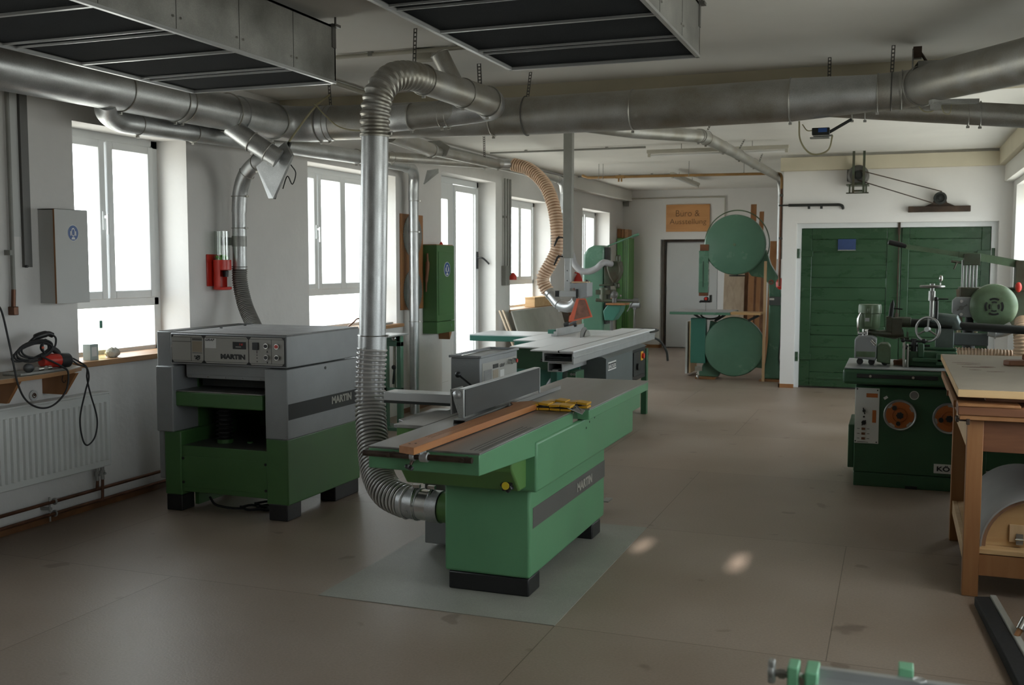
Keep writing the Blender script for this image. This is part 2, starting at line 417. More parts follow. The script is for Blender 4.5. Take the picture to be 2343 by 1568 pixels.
ORG = {}
def build(mb, name, m, parent=None, bevel=0.0, smooth=38, seg=2, loc=None):
    if parent is not None: org = ORG[parent.name]
    else:
        if loc is None:
            xs = [v.x for v in mb.v]; ys = [v.y for v in mb.v]; zs = [v.z for v in mb.v]
            loc = ((min(xs) + max(xs)) / 2, (min(ys) + max(ys)) / 2, min(zs))
        org = Vector(loc)
    me = bpy.data.meshes.new(name)
    me.from_pydata([v - org for v in mb.v], [], mb.f)
    bm = bmesh.new(); bm.from_mesh(me); bmesh.ops.recalc_face_normals(bm, faces=bm.faces); bm.to_mesh(me); bm.free()
    me.materials.append(m)
    if smooth:
        for p in me.polygons: p.use_smooth = True
        me.set_sharp_from_angle(angle=math.radians(smooth))
    o = bpy.data.objects.new(name, me); C.objects.link(o)
    if parent is not None: o.parent = parent
    else: o.location = org
    ORG[o.name] = Vector(org)
    if bevel:
        bv = o.modifiers.new('bevel', 'BEVEL'); bv.width = bevel; bv.segments = seg
        bv.limit_method = 'ANGLE'; bv.angle_limit = math.radians(40); bv.harden_normals = False
    return o

def T(name, label, cat, loc, group=None):
    o = bpy.data.objects.new(name, None); C.objects.link(o); o.location = loc
    o.empty_display_size = 0.1
    ORG[o.name] = Vector(loc); o['label'] = label; o['category'] = cat
    if group: o['group'] = group
    return o
def tag(o, label, cat, group=None):
    o['label'] = label; o['category'] = cat
    if group: o['group'] = group
    return o
def struct(mb, name, m, **k):
    o = build(mb, name, m, **k); o['kind'] = 'structure'; return o
def lab(o, text): o['label'] = text; return o

def lettering(txt, name, m, parent, pos, facing, width, height, bold=0.0, slant=0.0, align='LEFT', ext=0.0012):
    """real raised lettering; facing '-y' (towards the camera side) or '+x'"""
    cu = bpy.data.curves.new('tmp', 'FONT'); cu.body = txt; cu.size = 1.0; cu.offset = bold; cu.extrude = 0.0; cu.shear = slant
    cu.resolution_u = 3
    to = bpy.data.objects.new('tmp', cu); C.objects.link(to)
    bpy.context.view_layer.update()
    dg = bpy.context.evaluated_depsgraph_get()
    me = bpy.data.meshes.new_from_object(to.evaluated_get(dg))
    bpy.data.objects.remove(to); bpy.data.curves.remove(cu)
    xs = [v.co.x for v in me.vertices]; ys = [v.co.y for v in me.vertices]
    x0, x1, y0, y1 = min(xs), max(xs), min(ys), max(ys)
    sx, sy = width / (x1 - x0), height / (y1 - y0)
    pos = Vector(pos); org = ORG[parent.name]
    for v in me.vertices:
        a, b = (v.co.x - x0) * sx, (v.co.y - y0) * sy
        if facing == '-y': w = pos + Vector((a, -ext, b))
        else: w = pos + Vector((ext, a, b))
        v.co = w - org
    me.name = name
    me.materials.clear(); me.materials.append(m)
    o = bpy.data.objects.new(name, me); C.objects.link(o); o.parent = parent; ORG[o.name] = org
    return o
# ---------------------------------------------------------------- the room
XL, XR, YB, YF, ZC = -4.866, 1.27, -3.2, 19.1, 2.95
TH = 0.46
mb = MB(); mb.box(XL - 0.5, XR + 0.5, YB - 0.3, YF + 0.4, -0.12, 0.0); struct(mb, 'floor', M_FLOOR, smooth=0, loc=(0, 0, 0))
mb = MB(); mb.box(-2.565, -1.37, 4.22, 6.02, 0.0, 0.003); struct(mb, 'floor', M_PATCH, smooth=0)
mb = MB(); mb.box(XL - 0.5, XR + 0.5, YB - 0.3, YF + 0.4, ZC, ZC + 0.15); struct(mb, 'ceiling', M_CEIL, smooth=0)

def wall_y(x0, x1, ya, yb, openings, zt=ZC):
    """wall along Y with openings (y0, y1, z0, z1)"""
    mb = MB(); y = ya
    for (a, b, c, d) in sorted(openings):
        mb.box(x0, x1, y, a, 0, zt)
        if c > 0: mb.box(x0, x1, a, b, 0, c)
        mb.box(x0, x1, a, b, d, zt); y = b
    mb.box(x0, x1, y, yb, 0, zt); return mb
WL = [(2.2, 3.4, 0.95, 2.48), (5.16, 6.268, 0.95, 2.485), (7.92, 9.62, 0.95, 2.485), (10.76, 12.456, 0.0, 2.63),
      (12.99, 14.716, 0.95, 2.487), (16.39, 18.10, 0.95, 2.497)]
struct(wall_y(XL - TH, XL, YB, YF, WL), 'wall_left', M_WALL, smooth=0)
WR = [(0.3, 2.0, 0.95, 2.4), (3.3, 5.3, 0.95, 2.45), (7.9, 11.0, 0.9, 2.5), (11.4, 13.2, 0.9, 2.5)]
struct(wall_y(XR, XR + TH, YB, 13.55, WR), 'wall_right', M_WALLR, smooth=0)

# back wall, behind the camera, with two holes added so the low sun spots the floor
tz = math.tan(SUN_ELEV); hy = -YB
holes = [(-0.75, (5.507 - YB) * tz), (-1.306, (5.686 - YB) * tz)]
mb = MB(); hw, hh = 0.036, 0.040
(xa, za), (xb, zb) = holes
mb.box(XL - TH, xb - hw, YB - 0.04, YB, 0, ZC); mb.box(xb + hw, xa - hw, YB - 0.04, YB, 0, ZC); mb.box(xa + hw, XR + TH, YB - 0.04, YB, 0, ZC)
mb.box(xb - hw, xb + hw, YB - 0.04, YB, 0, zb - hh); mb.box(xb - hw, xb + hw, YB - 0.04, YB, zb + 0.55 * hh, ZC)
mb.box(xa - hw, xa + hw, YB - 0.04, YB, 0, za - hh); mb.box(xa - hw, xa + hw, YB - 0.04, YB, za + hh, ZC)
struct(mb, 'wall_back', M_WALLR, smooth=0)

# far wall with the door recess
mb = MB(); mb.box(XL - TH, -4.15, YF, YF + 0.3, 0, ZC); mb.box(-4.15, -3.08, YF, YF + 0.3, 2.035, ZC)
mb.box(-3.08, -1.2, YF, YF + 0.3, 0, ZC); mb.box(-4.15, -3.08, YF + 0.16, YF + 0.3, 0, 2.035)
struct(mb, 'wall_far', M_WALLR, smooth=0)
# projecting block with the green barn doors
GY = 13.55
mb = MB(); mb.box(-1.37, -1.20, GY, 19.1, 0, ZC); mb.box(1.13, 1.27 + TH, GY, 19.1, 0, ZC); mb.box(-1.20, 1.13, GY, 19.1, 2.10, ZC)
mb.box(-1.20, 1.13, GY + 0.2, 19.1, 0, 2.10)
struct(mb, 'wall_middle', M_WALLR, smooth=0)
mb = MB(); mb.prism([(-1.20, 0), (-1.145, 0), (-1.145, 2.04), (1.06, 2.04), (1.06, 0), (1.13, 0), (1.13, 2.10), (-1.20, 2.10)], 'y', GY + 0.10, GY + 0.2)
struct(mb, 'trim_1', M_WPAINT, smooth=0)

# ceiling beams
def beam(name, *b, m=M_BEAM):
    mb = MB(); mb.box(*b); return struct(mb, name, m, smooth=0)
beam('trim_2', XL, XR, 7.50, 7.72, 2.765, ZC)
beam('trim_3', XL, -4.70, 15.3, YF, 2.752, ZC, m=M_CEIL)
beam('trim_4', -1.40, 1.10, GY - 0.12, GY, 2.752, 2.915)
beam('trim_5', -1.40, 1.10, GY - 0.05, GY, 2.915, ZC, m=M_CEIL)
beam('trim_6', 1.10, XR, 7.72, GY, 2.752, ZC)
beam('trim_7', 1.17, XR, 9.5, GY, 2.56, 2.752, m=M_CEIL)
# base strips
def skirt(name, *b, m=M_SKIRT):
    mb = MB(); mb.box(*b); return struct(mb, name, m, smooth=0)
skirt('baseboard_left', XL, XL + 0.022, YB, 7.2, 0, 0.045)
skirt('baseboard_left', XL, XL + 0.012, 9.7, 10.7, 0, 0.05)
skirt('baseboard_middle', -1.385, -1.195, GY - 0.014, GY, 0, 0.05, m=M_BEECH)
skirt('baseboard_middle', -1.385, -1.37, GY - 0.014, 18.9, 0, 0.05, m=M_BEECH)
skirt('baseboard_far', -4.86, -4.14, YF - 0.014, YF, 0, 0.06, m=M_BEECH)
skirt('baseboard_far', -4.155, -4.14, YF - 0.014, YF + 0.16, 0, 0.06, m=M_BEECH)

# windows: outer frame, sashes with handles, panes, a low fixed light
def left_window(i, y0, y1, z0, z1, sashes, handles=(), low=True, side=-1):
    xf = (XL - 0.26) if side < 0 else (XR + 0.26)
    d = 0.07 * side
    x0, x1 = xf, xf + d
    root = None
    mb = MB()
    mb.box(x0, x1, y0 - 0.02, y0 + 0.05, z0, z1); mb.box(x0, x1, y1 - 0.05, y1 + 0.02, z0, z1)
    mb.box(x0, x1, y0 - 0.02, y1 + 0.02, z1 - 0.06, z1 + 0.01); mb.box(x0, x1, y0, y1, z0, z0 + 0.045)
    if low: mb.box(x0, x1, y0, y1, 1.285, 1.345)
    root = struct(mb, 'window_%d' % i, M_WPAINT, bevel=0.004, smooth=30)
    zb_ = 1.345 if low else z0 + 0.045
    for k, (a, b) in enumerate(sashes):
        f = 0.055; xs0, xs1 = xf - 0.012 * side, xf + 0.06 * side
        mb = MB()
        mb.box(xs0, xs1, a, a + f, zb_, z1 - 0.05); mb.box(xs0, xs1, b - f, b, zb_, z1 - 0.05)
        mb.box(xs0, xs1, a + f, b - f, zb_, zb_ + f); mb.box(xs0, xs1, a + f, b - f, z1 - 0.05 - f, z1 - 0.05)
        s_ = build(mb, 'sash', M_WPAINT, root, bevel=0.006, smooth=30)
        mb = MB(); mb.box(xf + 0.02 * side, xf + 0.032 * side, a + f - 0.005, b - f + 0.005, zb_ + f - 0.005, z1 - 0.045 - f)
        build(mb, 'pane', M_GLASS, s_, smooth=0)
        if k in handles:
            mb = MB(); yh = b - f / 2 - 0.0
            mb.box(xs0, xs0 - 0.012 * side, yh - 0.015, yh + 0.015, 1.82, 1.95)
            mb.box(xs0 - 0.012 * side, xs0 - 0.045 * side, yh - 0.008, yh + 0.008, 1.90, 1.92)
            mb.box(xs0 - 0.035 * side, xs0 - 0.05 * side, yh - 0.012, yh + 0.012, 1.79, 1.93)
            build(mb, 'handle', M_WPAINT, s_, bevel=0.003)
    if low:
        mb = MB(); mb.box(xf + 0.02 * side, xf + 0.032 * side, y0 + 0.04, y1 - 0.04, z0 + 0.04, 1.29)
        build(mb, 'pane', M_GLASS, root, smooth=0)
    portal('daylight_%d' % i, (xf + 0.12 * side, (y0 + y1) / 2, (z0 + z1) / 2), (0, -PI / 2 if side < 0 else PI / 2, 0), z1 - z0 + 0.1, y1 - y0 + 0.1)
    return root
left_window(1, 5.14, 6.25, 0.95, 2.485, [(5.19, 5.715), (5.74, 6.21)], handles=(0,))
left_window(2, 7.90, 9.62, 0.95, 2.485, [(7.95, 8.49), (8.51, 8.975), (8.965, 9.57)], handles=(0,))
left_window(3, 12.97, 14.70, 0.95, 2.487, [(13.02, 13.52), (13.54, 14.06), (14.06, 14.60)])
left_window(4, 16.37, 18.08, 0.95, 2.497, [(16.42, 16.87), (16.87, 17.32), (17.38, 18.0)])
left_window(5, 2.2, 3.4, 0.95, 2.48, [(2.25, 2.78), (2.80, 3.35)])
left_window(8, 0.3, 2.0, 0.95, 2.4, [(0.35, 1.14), (1.16, 1.95)], side=1)
left_window(12, 3.3, 5.3, 0.95, 2.45, [(3.35, 4.29), (4.31, 5.25)], side=1)
left_window(9, 11.4, 13.2, 0.9, 2.5, [(11.45, 12.28), (12.30, 13.15)], side=1)
left_window(11, 7.9, 11.0, 0.9, 2.5, [(7.95, 8.95), (8.97, 9.93), (9.95, 10.95)], side=1)

# window boards
def sill(y0, y1, zt=0.965, ext=0.05):
    mb = MB(); mb.box(XL - 0.26, XL + ext, y0, y1, zt - 0.035, zt); return struct(mb, 'trim_8', M_SHELFW, bevel=0.003, smooth=30)
sill(5.10, 6.32); sill(7.88, 9.70); sill(12.95, 14.76); sill(16.36, 18.14); sill(2.16, 3.44)

# glazed yard door: side light with a low panel, tall glazed leaf, standing open a little
xf = XL - 0.24
mb = MB(); mb.box(xf, xf - 0.08, 10.76, 10.83, 0, 2.63); mb.box(xf, xf - 0.08, 12.40, 12.456, 0, 2.63); mb.box(xf, xf - 0.08, 10.76, 12.456, 2.56, 2.63)
mb.box(xf, xf - 0.08, 11.56, 11.64, 0, 2.56); mb.box(xf, xf - 0.08, 10.83, 11.56, 0, 0.95); mb.box(xf, xf - 0.08, 10.83, 11.56, 1.35, 1.42)
door1 = struct(mb, 'door_1', M_WPAINT, bevel=0.004, smooth=30)
mb = MB()
for a, b, c, d in ((10.83, 11.16, 0.95, 2.56), (11.46, 11.56, 0.95, 2.56), (11.16, 11.46, 2.36, 2.56), (11.16, 11.46, 0.95, 1.05)): mb.box(xf + 0.01, xf - 0.05, a, b, c, d)
sl = build(mb, 'side_light', M_WPAINT, door1, bevel=0.004)
mb = MB(); mb.box(xf - 0.03, xf - 0.04, 11.14, 11.48, 1.0, 2.4); build(mb, 'pane', M_GLASS, sl, smooth=0)
mb = MB(); mb.box(xf + 0.008, xf - 0.02, 10.95, 11.48, 0.15, 0.85); build(mb, 'low_panel', M_WPAINT, door1, bevel=0.01)
mb = MB()
for a, b, c, d in ((11.65, 11.70, 0.02, 2.55), (12.33, 12.40, 0.02, 2.55), (11.70, 12.33, 0.02, 0.14), (11.70, 12.33, 2.47, 2.55)): mb.box(xf + 0.015, xf - 0.05, a, b, c, d)
leaf = build(mb, 'door_leaf', M_WPAINT, door1, bevel=0.005)
mb = MB(); mb.box(xf - 0.02, xf - 0.03, 11.69, 12.34, 0.13, 2.48); build(mb, 'pane', M_GLASS, leaf, smooth=0)
mb = MB(); mb.box(xf + 0.02, xf - 0.04, 12.235, 12.262, 0.14, 2.47); build(mb, 'glazing_bar', M_WPAINT, leaf, bevel=0.003)
mb = MB(); mb.box(xf + 0.015, xf + 0.03, 12.345, 12.385, 1.52, 1.74); mb.tube(spline([(xf + 0.03, 12.36, 1.66), (xf + 0.09, 12.36, 1.66), (xf + 0.12, 12.40, 1.63), (xf + 0.16, 12.43, 1.58)], 5), 0.013, 8)
build(mb, 'door_handle', M_BLACK, leaf, bevel=0.003)
portal('daylight_10', (xf - 0.15, 11.6, 1.32), (0, -PI / 2, 0), 2.6, 1.7)

# white office door in the far wall
mb = MB(); mb.box(-4.05, -3.10, YF + 0.10, YF + 0.145, 0.015, 1.97)
door2 = struct(mb, 'door_2', M_WPAINT, bevel=0.003, smooth=30); door2.data.materials[0] = M_CAB
mb = MB(); mb.prism([(-4.10, 0), (-4.065, 0), (-4.065, 1.99), (-3.09, 1.99), (-3.09, 0), (-3.08, 0), (-3.08, 2.035), (-4.10, 2.035)], 'y', YF + 0.09, YF + 0.155)
build(mb, 'door_frame', M_DUST, door2)
for z in (0.25, 1.05, 1.75, 1.88):
    mb = MB(); mb.cyl((-4.062, YF + 0.085, z), (-4.062, YF + 0.085, z + 0.11), 0.012, n=10); build(mb, 'hinge', M_STRIPE, door2)

# green double barn door: stiles, rails, sunk panels, strap hinges, rod bolt
GD = GY + 0.12
mb = MB(); mb.box(-1.145, 0.045, GD + 0.02, GD + 0.06, 0.02, 2.035); door3 = struct(mb, 'door_3', M_GD, smooth=0)
mb = MB(); mb.box(0.052, 1.055, GD + 0.02, GD + 0.06, 0.02, 2.035); door4 = struct(mb, 'door_4', M_GD, smooth=0)
def leafwork(root, x0, x1, sl_, sr):
    mb = MB(); a, b = GD, GD + 0.021
    mb.box(x0, x0 + sl_, a, b, 0.02, 2.035); mb.box(x1 - sr, x1, a, b, 0.02, 2.035)
    for z0, z1 in ((0.02, 0.20), (0.685, 0.80), (1.29, 1.41), (1.90, 2.035)): mb.box(x0 + sl_, x1 - sr, a, b, z0, z1)
    build(mb, 'door_frame', M_GD, root, bevel=0.006)
    mb = MB()
    for z0, z1 in ((0.20, 0.685), (0.80, 1.29), (1.41, 1.90)):
        n = 2
        for k in range(n + 1):
            zz = z0 + (z1 - z0) * (k + 0.5) / (n + 1)
            h = (z1 - z0) / (n + 1) * 0.47
            mb.box(x0 + sl_, x1 - sr, a + 0.010 + 0.004 * (k % 2), b, zz - h, zz + h)
    build(mb, 'board_panel', M_GD, root, bevel=0.004)
leafwork(door3, -1.145, 0.045, 0.13, 0.16); leafwork(door4, 0.052, 1.055, 0.09, 0.10)
mb = MB(); mb.box(-0.92, -0.62, GD - 0.012, GD, 0.115, 0.14); build(mb, 'weather_strip', M_GD, door3, bevel=0.004)
for root, xx, sg in ((door3, -1.14, 1), (door4, 1.05, -1)):
    for z in (0.36, 1.68):
        mb = MB(); mb.box(xx - 0.03 * sg, xx + 0.14 * sg, GD - 0.014, GD, z, z + 0.075); mb.cyl((xx - 0.035 * sg, GD - 0.015, z - 0.02), (xx - 0.035 * sg, GD - 0.015, z + 0.10), 0.02, n=10)
        build(mb, 'strap_hinge', M_GD, root, bevel=0.004)
mb = MB(); mb.cyl((0.02, GD - 0.025, 0.66), (0.02, GD - 0.025, 2.10), 0.008, n=8); mb.box(0.0, 0.04, GD - 0.03, GD, 0.66, 0.98); mb.box(0.005, 0.035, GD - 0.03, GD, 1.95, 2.10)
mb.box(0.01, 0.03, GD - 0.028, GD, 1.40, 1.44); mb.cyl((0.02, GD - 0.03, 0.86), (0.16, GD - 0.06, 0.85), 0.009, n=8)
build(mb, 'rod_bolt', M_DUST, door3)
mb = MB(); mb.box(-0.70, -0.485, GD - 0.006, GD, 1.765, 1.90)
s_ = tag(build(mb, 'enamel_sign', M_BLUEO, bevel=0.002), 'small worn blue sign plate on left leaf of green barn door', 'sign')
mb = MB(); mb.box(-0.70, -0.485, GD - 0.008, GD - 0.006, 1.755, 1.765); build(mb, 'lower_edge', M_GREYC, s_)
# ---------------------------------------------------------------- surface planer (jointer) in the middle of the floor
J = T('surface_planer', 'long green surface planer with dark fence standing on the pale floor board in the middle', 'woodworking machine', (-1.82, 5.2, 0.003))
mb = MB(); mb.box(-2.04, -1.597, 4.533, 5.87, 0.092, 0.60); body = build(mb, 'body', M_JG, J, bevel=0.014, seg=3)
mb = MB(); mb.box(-1.5975, -1.5955, 4.575, 5.868, 0.329, 0.429); st = build(mb, 'stripe', M_STRIPE2, body)
lettering('MARTIN', 'lettering', M_LETTER, J, (-1.5945, 5.30, 0.352), '+x', 0.29, 0.05, bold=0.05)
for y0, y1 in ((4.538, 4.702), (5.64, 5.81)):
    mb = MB(); mb.box(-2.022, -1.603, y0, y1, 0.003, 0.092); build(mb, 'plinth', M_BLACK, J, bevel=0.008)
mb = MB(); mb.prism([(4.40, 0.545), (5.98, 0.545), (6.10, 0.69), (6.10, 0.735), (4.30, 0.735), (4.30, 0.66)], 'x', -2.18, -1.60)
build(mb, 'bed_casting', M_JG2, J, bevel=0.010)
mb = MB(); mb.box(-2.09, -2.08, 4.398, 4.41, 0.545, 0.735); build(mb, 'seam_strip', M_SG, J)
mb = MB(); mb.box(-1.655, -1.545, 4.485, 6.36, 0.525, 0.765); g = build(mb, 'cutter_cover', M_JG, J, bevel=0.013, seg=3)
for y, z in ((5.30, 0.71), (5.36, 0.735), (5.46, 0.745)):
    mb = MB(); mb.cyl((-1.5455, y, z), (-1.5435, y, z), 0.006, n=10); build(mb, 'screw', M_STRIPE, J)
mb = MB(); mb.prism([(3.802, 0.738), (4.95, 0.67), (5.09, 0.74), (5.09, 0.824), (3.802, 0.824)], 'x', -2.06, -1.556); build(mb, 'infeed_table', M_JG, J, bevel=0.004)
mb = MB(); mb.box(-2.062, -1.554, 3.80, 5.09, 0.824, 0.832); build(mb, 'infeed_plate', M_IRON, J, bevel=0.0015)
mb = MB(); mb.box(-2.05, -1.497, 5.19, 6.57, 0.772, 0.824); mb.box(-2.04, -1.549, 5.9, 6.57, 0.655, 0.775); mb.prism([(5.19, 0.74), (5.30, 0.64), (6.2, 0.60), (6.57, 0.66), (6.57, 0.775), (5.19, 0.775)], 'x', -2.045, -1.66); build(mb, 'outfeed_table', M_JG, J, bevel=0.004)
mb = MB(); mb.box(-2.052, -1.495, 5.19, 6.572, 0.824, 0.832); build(mb, 'outfeed_plate', M_IRON, J, bevel=0.0015)
mb = MB(); mb.cyl((-2.05, 5.14, 0.772), (-1.56, 5.14, 0.772), 0.05, n=24); build(mb, 'cutter_block', M_STEEL, J)
for x in (-1.62, -1.60, -1.58, -1.57):       # machined grooves near the table edge
    mb = MB(); mb.box(x - 0.0015, x + 0.0015, 3.86, 4.5, 0.8318, 0.8326); build(mb, 'groove', M_STRIPE, J)
# rebate ledge left of the table
mb = MB(); mb.box(-2.225, -2.068, 4.36, 4.86, 0.815, 0.832); build(mb, 'rebate_ledge', M_IRON, J, bevel=0.002)
mb = MB(); mb.box(-2.215, -2.07, 4.37, 4.85, 0.735, 0.815); build(mb, 'ledge_bracket', M_JG2, J, bevel=0.003)
mb = MB(); mb.prism([(-2.33, 4.62), (-2.225, 4.52), (-2.225, 5.05), (-2.33, 5.05)], 'z', 0.795, 0.812); build(mb, 'rebate_ledge', M_IRON, J, bevel=0.002)
mb = MB(); mb.box(-2.32, -2.226, 4.66, 5.04, 0.70, 0.795); build(mb, 'ledge_bracket', M_JG2, J, bevel=0.003)
# fence with arm
mb = MB(); mb.box(-1.935, -1.903, 4.46, 5.565, 0.868, 1.002); f_ = build(mb, 'fence', M_ALU, J, bevel=0.002)
mb = MB(); mb.box(-1.9035, -1.900, 4.468, 5.558, 0.870, 0.998); build(mb, 'fence_face', M_IROND, f_)
mb = MB(); mb.slab([(-1.955, 4.452, 1.0), (-1.905, 4.452, 1.0), (-1.902, 4.452, 0.862), (-1.925, 4.452, 0.862), (-1.955, 4.452, 0.95)], (0, 0.012, 0))
mb.box(-1.975, -1.967, 4.46, 4.60, 0.878, 0.998); mb.box(-1.975, -1.935, 4.46, 4.47, 0.985, 0.998)
build(mb, 'fence_end', M_ZINC, f_, bevel=0.0015)
mb = MB(); mb.lathe([(0.021, 0), (0.021, 0.006), (0.014, 0.008), (0.012, 0.010), (0.004, 0.012), (0.001, 0.012)], (-1.935, 4.452, 0.975), (0, -1, 0), 28); build(mb, 'pivot_disc', M_ALU, f_)
mb = MB(); mb.box(-1.905, -1.90, 5.553, 5.568, 0.85, 1.0); build(mb, 'end_strip', M_ALU, f_)
mb = MB(); mb.box(-1.955, -1.890, 4.445, 5.925, 0.852, 0.856); mb.box(-1.955, -1.951, 4.445, 5.925, 0.834, 0.852); mb.box(-1.894, -1.890, 4.445, 5.925, 0.834, 0.852)
mb.box(-1.955, -1.93, 4.445, 5.925, 0.832, 0.836)
build(mb, 'cutter_guard', M_ALUD, J, bevel=0.001)
mb = MB(); mb.box(-2.56, -1.975, 4.90, 5.03, 0.862, 0.908); build(mb, 'fence_arm', M_ALU, J, bevel=0.003)
mb = MB(); mb.box(-2.56, -1.985, 4.905, 5.02, 0.848, 0.862); build(mb, 'arm_rail', M_STRIPE, J)
mb = MB(); mb.box(-2.14, -1.975, 4.87, 5.06, 0.834, 0.848); mb.box(-2.0, -1.975, 4.86, 5.06, 0.80, 0.93); build(mb, 'arm_mount', M_JG2, J, bevel=0.003)
mb = MB(); mb.box(-1.992, -1.972, 4.80, 4.90, 0.85, 0.925); build(mb, 'arm_clamp', M_BLACK, J, bevel=0.003)
# rod and clamp under the front edge
mb = MB(); mb.cyl((-2.062, 3.765, 0.808), (-1.572, 3.765, 0.808), 0.0125, n=20); rod = build(mb, 'front_rod', M_RUST, J)
for x in (-1.94, -1.61): 
    mb = MB(); mb.cyl((x, 3.748, 0.808), (x, 3.80, 0.808), 0.009, n=14); build(mb, 'rod_bolt', M_RUST, rod)
# knob with yellow cap
def star_knob(name, c, r, axis, parent, m=M_BLACK, t=0.03):
    c = Vector(c); ax = Vector(axis).normalized(); ref = Vector((0, 0, 1)) if abs(ax.z) < .9 else Vector((1, 0, 0))
    u = ax.cross(ref).normalized(); w = ax.cross(u); mb = MB(); n = 42; vs_ = []
    for hh_, k in ((0, 0.9), (0.006, 1), (t - 0.006, 1), (t, 0.88)):
        for i in range(n):
            a = 2 * PI * i / n; rr = r * k * (0.86 + 0.14 * math.cos(7 * a))
            vs_.append(c + ax * hh_ + (u * math.cos(a) + w * math.sin(a)) * rr)
    fs_ = [(i * n + j, i * n + (j + 1) % n, (i + 1) * n + (j + 1) % n, (i + 1) * n + j) for i in range(3) for j in range(n)]
    fs_ += [tuple(range(n))[::-1], tuple(range(3 * n, 4 * n))]
    mb.add(vs_, fs_); return build(mb, name, m, parent)
kn = star_knob('adjusting_knob', (-1.648, 4.385, 0.577), 0.034, (-0.12, -1, 0.05), J)
mb = MB(); mb.cyl((-1.652, 4.357, 0.578), (-1.6525, 4.350, 0.5785), 0.018, n=20); build(mb, 'knob_cap', M_YELB, kn)
mb = MB(); mb.cyl((-1.644, 4.385, 0.577), (-1.64, 4.42, 0.577), 0.016, n=14); build(mb, 'knob_shaft', M_BLACK, kn)
# dust outlet, motor housing, switch box, lever, pedal
mb = MB(); mb.cyl((-2.03, 4.72, 0.353), (-2.135, 4.725, 0.355), 0.078, n=32); build(mb, 'dust_outlet', M_JG2, J)
mb = MB(); mb.box(-2.44, -2.05, 5.15, 5.60, 0.03, 0.50); build(mb, 'motor_housing', M_PGREY, J, bevel=0.006)
mb = MB(); mb.box(-2.48, -2.29, 5.61, 6.245, 0.55, 1.035); sb = build(mb, 'switch_box', M_PGREY, J, bevel=0.006)
mb = MB(); mb.box(-2.49, -2.475, 5.60, 6.255, 1.035, 1.05); mb.box(-2.295, -2.28, 5.60, 6.255, 1.035, 1.05); mb.box(-2.475, -2.295, 5.60, 5.615, 1.035, 1.05); mb.box(-2.475, -2.295, 6.24, 6.255, 1.035, 1.05)
build(mb, 'tray_rim', M_PGREY, sb, bevel=0.003)
mb = MB(); mb.box(-2.40, -2.36, 5.7, 5.8, 0.05, 0.56); mb.box(-2.40, -2.1, 5.7, 5.8, 0.5, 0.56); build(mb, 'box_stand', M_STRIPE, J)
mb = MB(); mb.box(-2.2895, -2.288, 5.64, 6.225, 0.80, 1.0); pn = build(mb, 'label_panel', M_PANEL, sb)
for a, b, c, d, m in ((5.66, 5.79, 0.86, 0.955, M_PDUST), (5.66, 5.79, 0.80, 0.85, M_PDUST), (5.81, 5.90, 0.955, 0.98, M_STRIPE), (5.81, 5.90, 0.85, 0.945, M_BOARD), (5.93, 6.0, 0.85, 0.935, M_WPLATE)):
    mb = MB(); mb.box(-2.288, -2.2865, a, b, c, d); build(mb, 'label', m, sb)
lettering('GRAF', 'lettering', M_STRIPE, sb, (-2.2870, 5.925, 0.952), '+x', 0.085, 0.022, bold=0.03, slant=0.3)
for y, m in ((6.08, M_STEEL), (6.16, M_RED)):
    mb = MB(); mb.cyl((-2.288, y, 0.975), (-2.262, y, 0.975), 0.016, n=18); q = build(mb, 'push_button', M_STEEL, sb)
    mb = MB(); mb.cyl((-2.262, y, 0.975), (-2.256, y, 0.975), 0.012, n=16); build(mb, 'button_cap', m, q)
mb = MB(); mb.cyl((-2.38, 5.50, 0.943), (-2.30, 5.49, 0.89), 0.006, n=10); mb.cyl((-2.30, 5.49, 0.89), (-2.25, 5.62, 0.86), 0.006, n=10); lv = build(mb, 'lever', M_BLACK, J)
mb = MB(); mb.ball((-2.385, 5.50, 0.946), 0.018); build(mb, 'lever_ball', M_BLACK, lv)
mb = MB(); mb.box(-1.745, -1.70, 6.35, 6.46, 0.055, 0.063); mb.box(-1.90, -1.74, 6.39, 6.42, 0.055, 0.063); mb.box(-1.90, -1.88, 5.8, 6.42, 0.055, 0.075); build(mb, 'foot_pedal', M_ZINC, J)

# orange-brown guide stick clamped to the rod
K = T('wooden_guide_bar', 'orange-brown wooden guide bar lying along the surface planer table, clamped to its front rod', 'guide bar', (-1.81, 4.2, 0.835))
mb = MB()
mb.prism([(-1.855, 3.68), (-1.775, 3.65), (-1.735, 5.10), (-1.80, 5.14), (-1.885, 5.04), (-1.843, 4.965), (-1.838, 4.90)], 'z', 0.836, 0.866)
bar_ = build(mb, 'bar', M_BEECHY, K, bevel=0.002)
for dx in (0.0, 0.014, 0.028):
    mb = MB(); mb.bar((-1.842 + dx, 3.90, 0.8663), (-1.832 + dx, 4.30, 0.8663), 0.003, 0.0008); build(mb, 'slot', M_WALNUT, bar_)
for x, y in ((-1.832, 3.73), (-1.812, 3.745)):
    mb = MB(); mb.cyl((x, y, 0.866), (x, y, 0.8668), 0.005, n=10); build(mb, 'screw', M_STRIPE, bar_)
mb = MB(); mb.box(-1.850, -1.785, 3.728, 3.79, 0.822, 0.836); mb.cyl((-1.80, 3.765, 0.808), (-1.765, 3.765, 0.808), 0.0205, n=20); mb.cyl((-1.845, 3.765, 0.808), (-1.825, 3.765, 0.808), 0.0195, n=20)
cl = build(mb, 'rod_clamp', M_ALU, K, bevel=0.002)
sk = star_knob('star_knob', (-1.842, 3.752, 0.770), 0.020, (-0.2, -0.5, -0.8), K, t=0.014)
mb = MB(); mb.cyl((-1.840, 3.752, 0.775), (-1.83, 3.765, 0.80), 0.007, n=10); build(mb, 'knob_stem', M_RUST, sk)

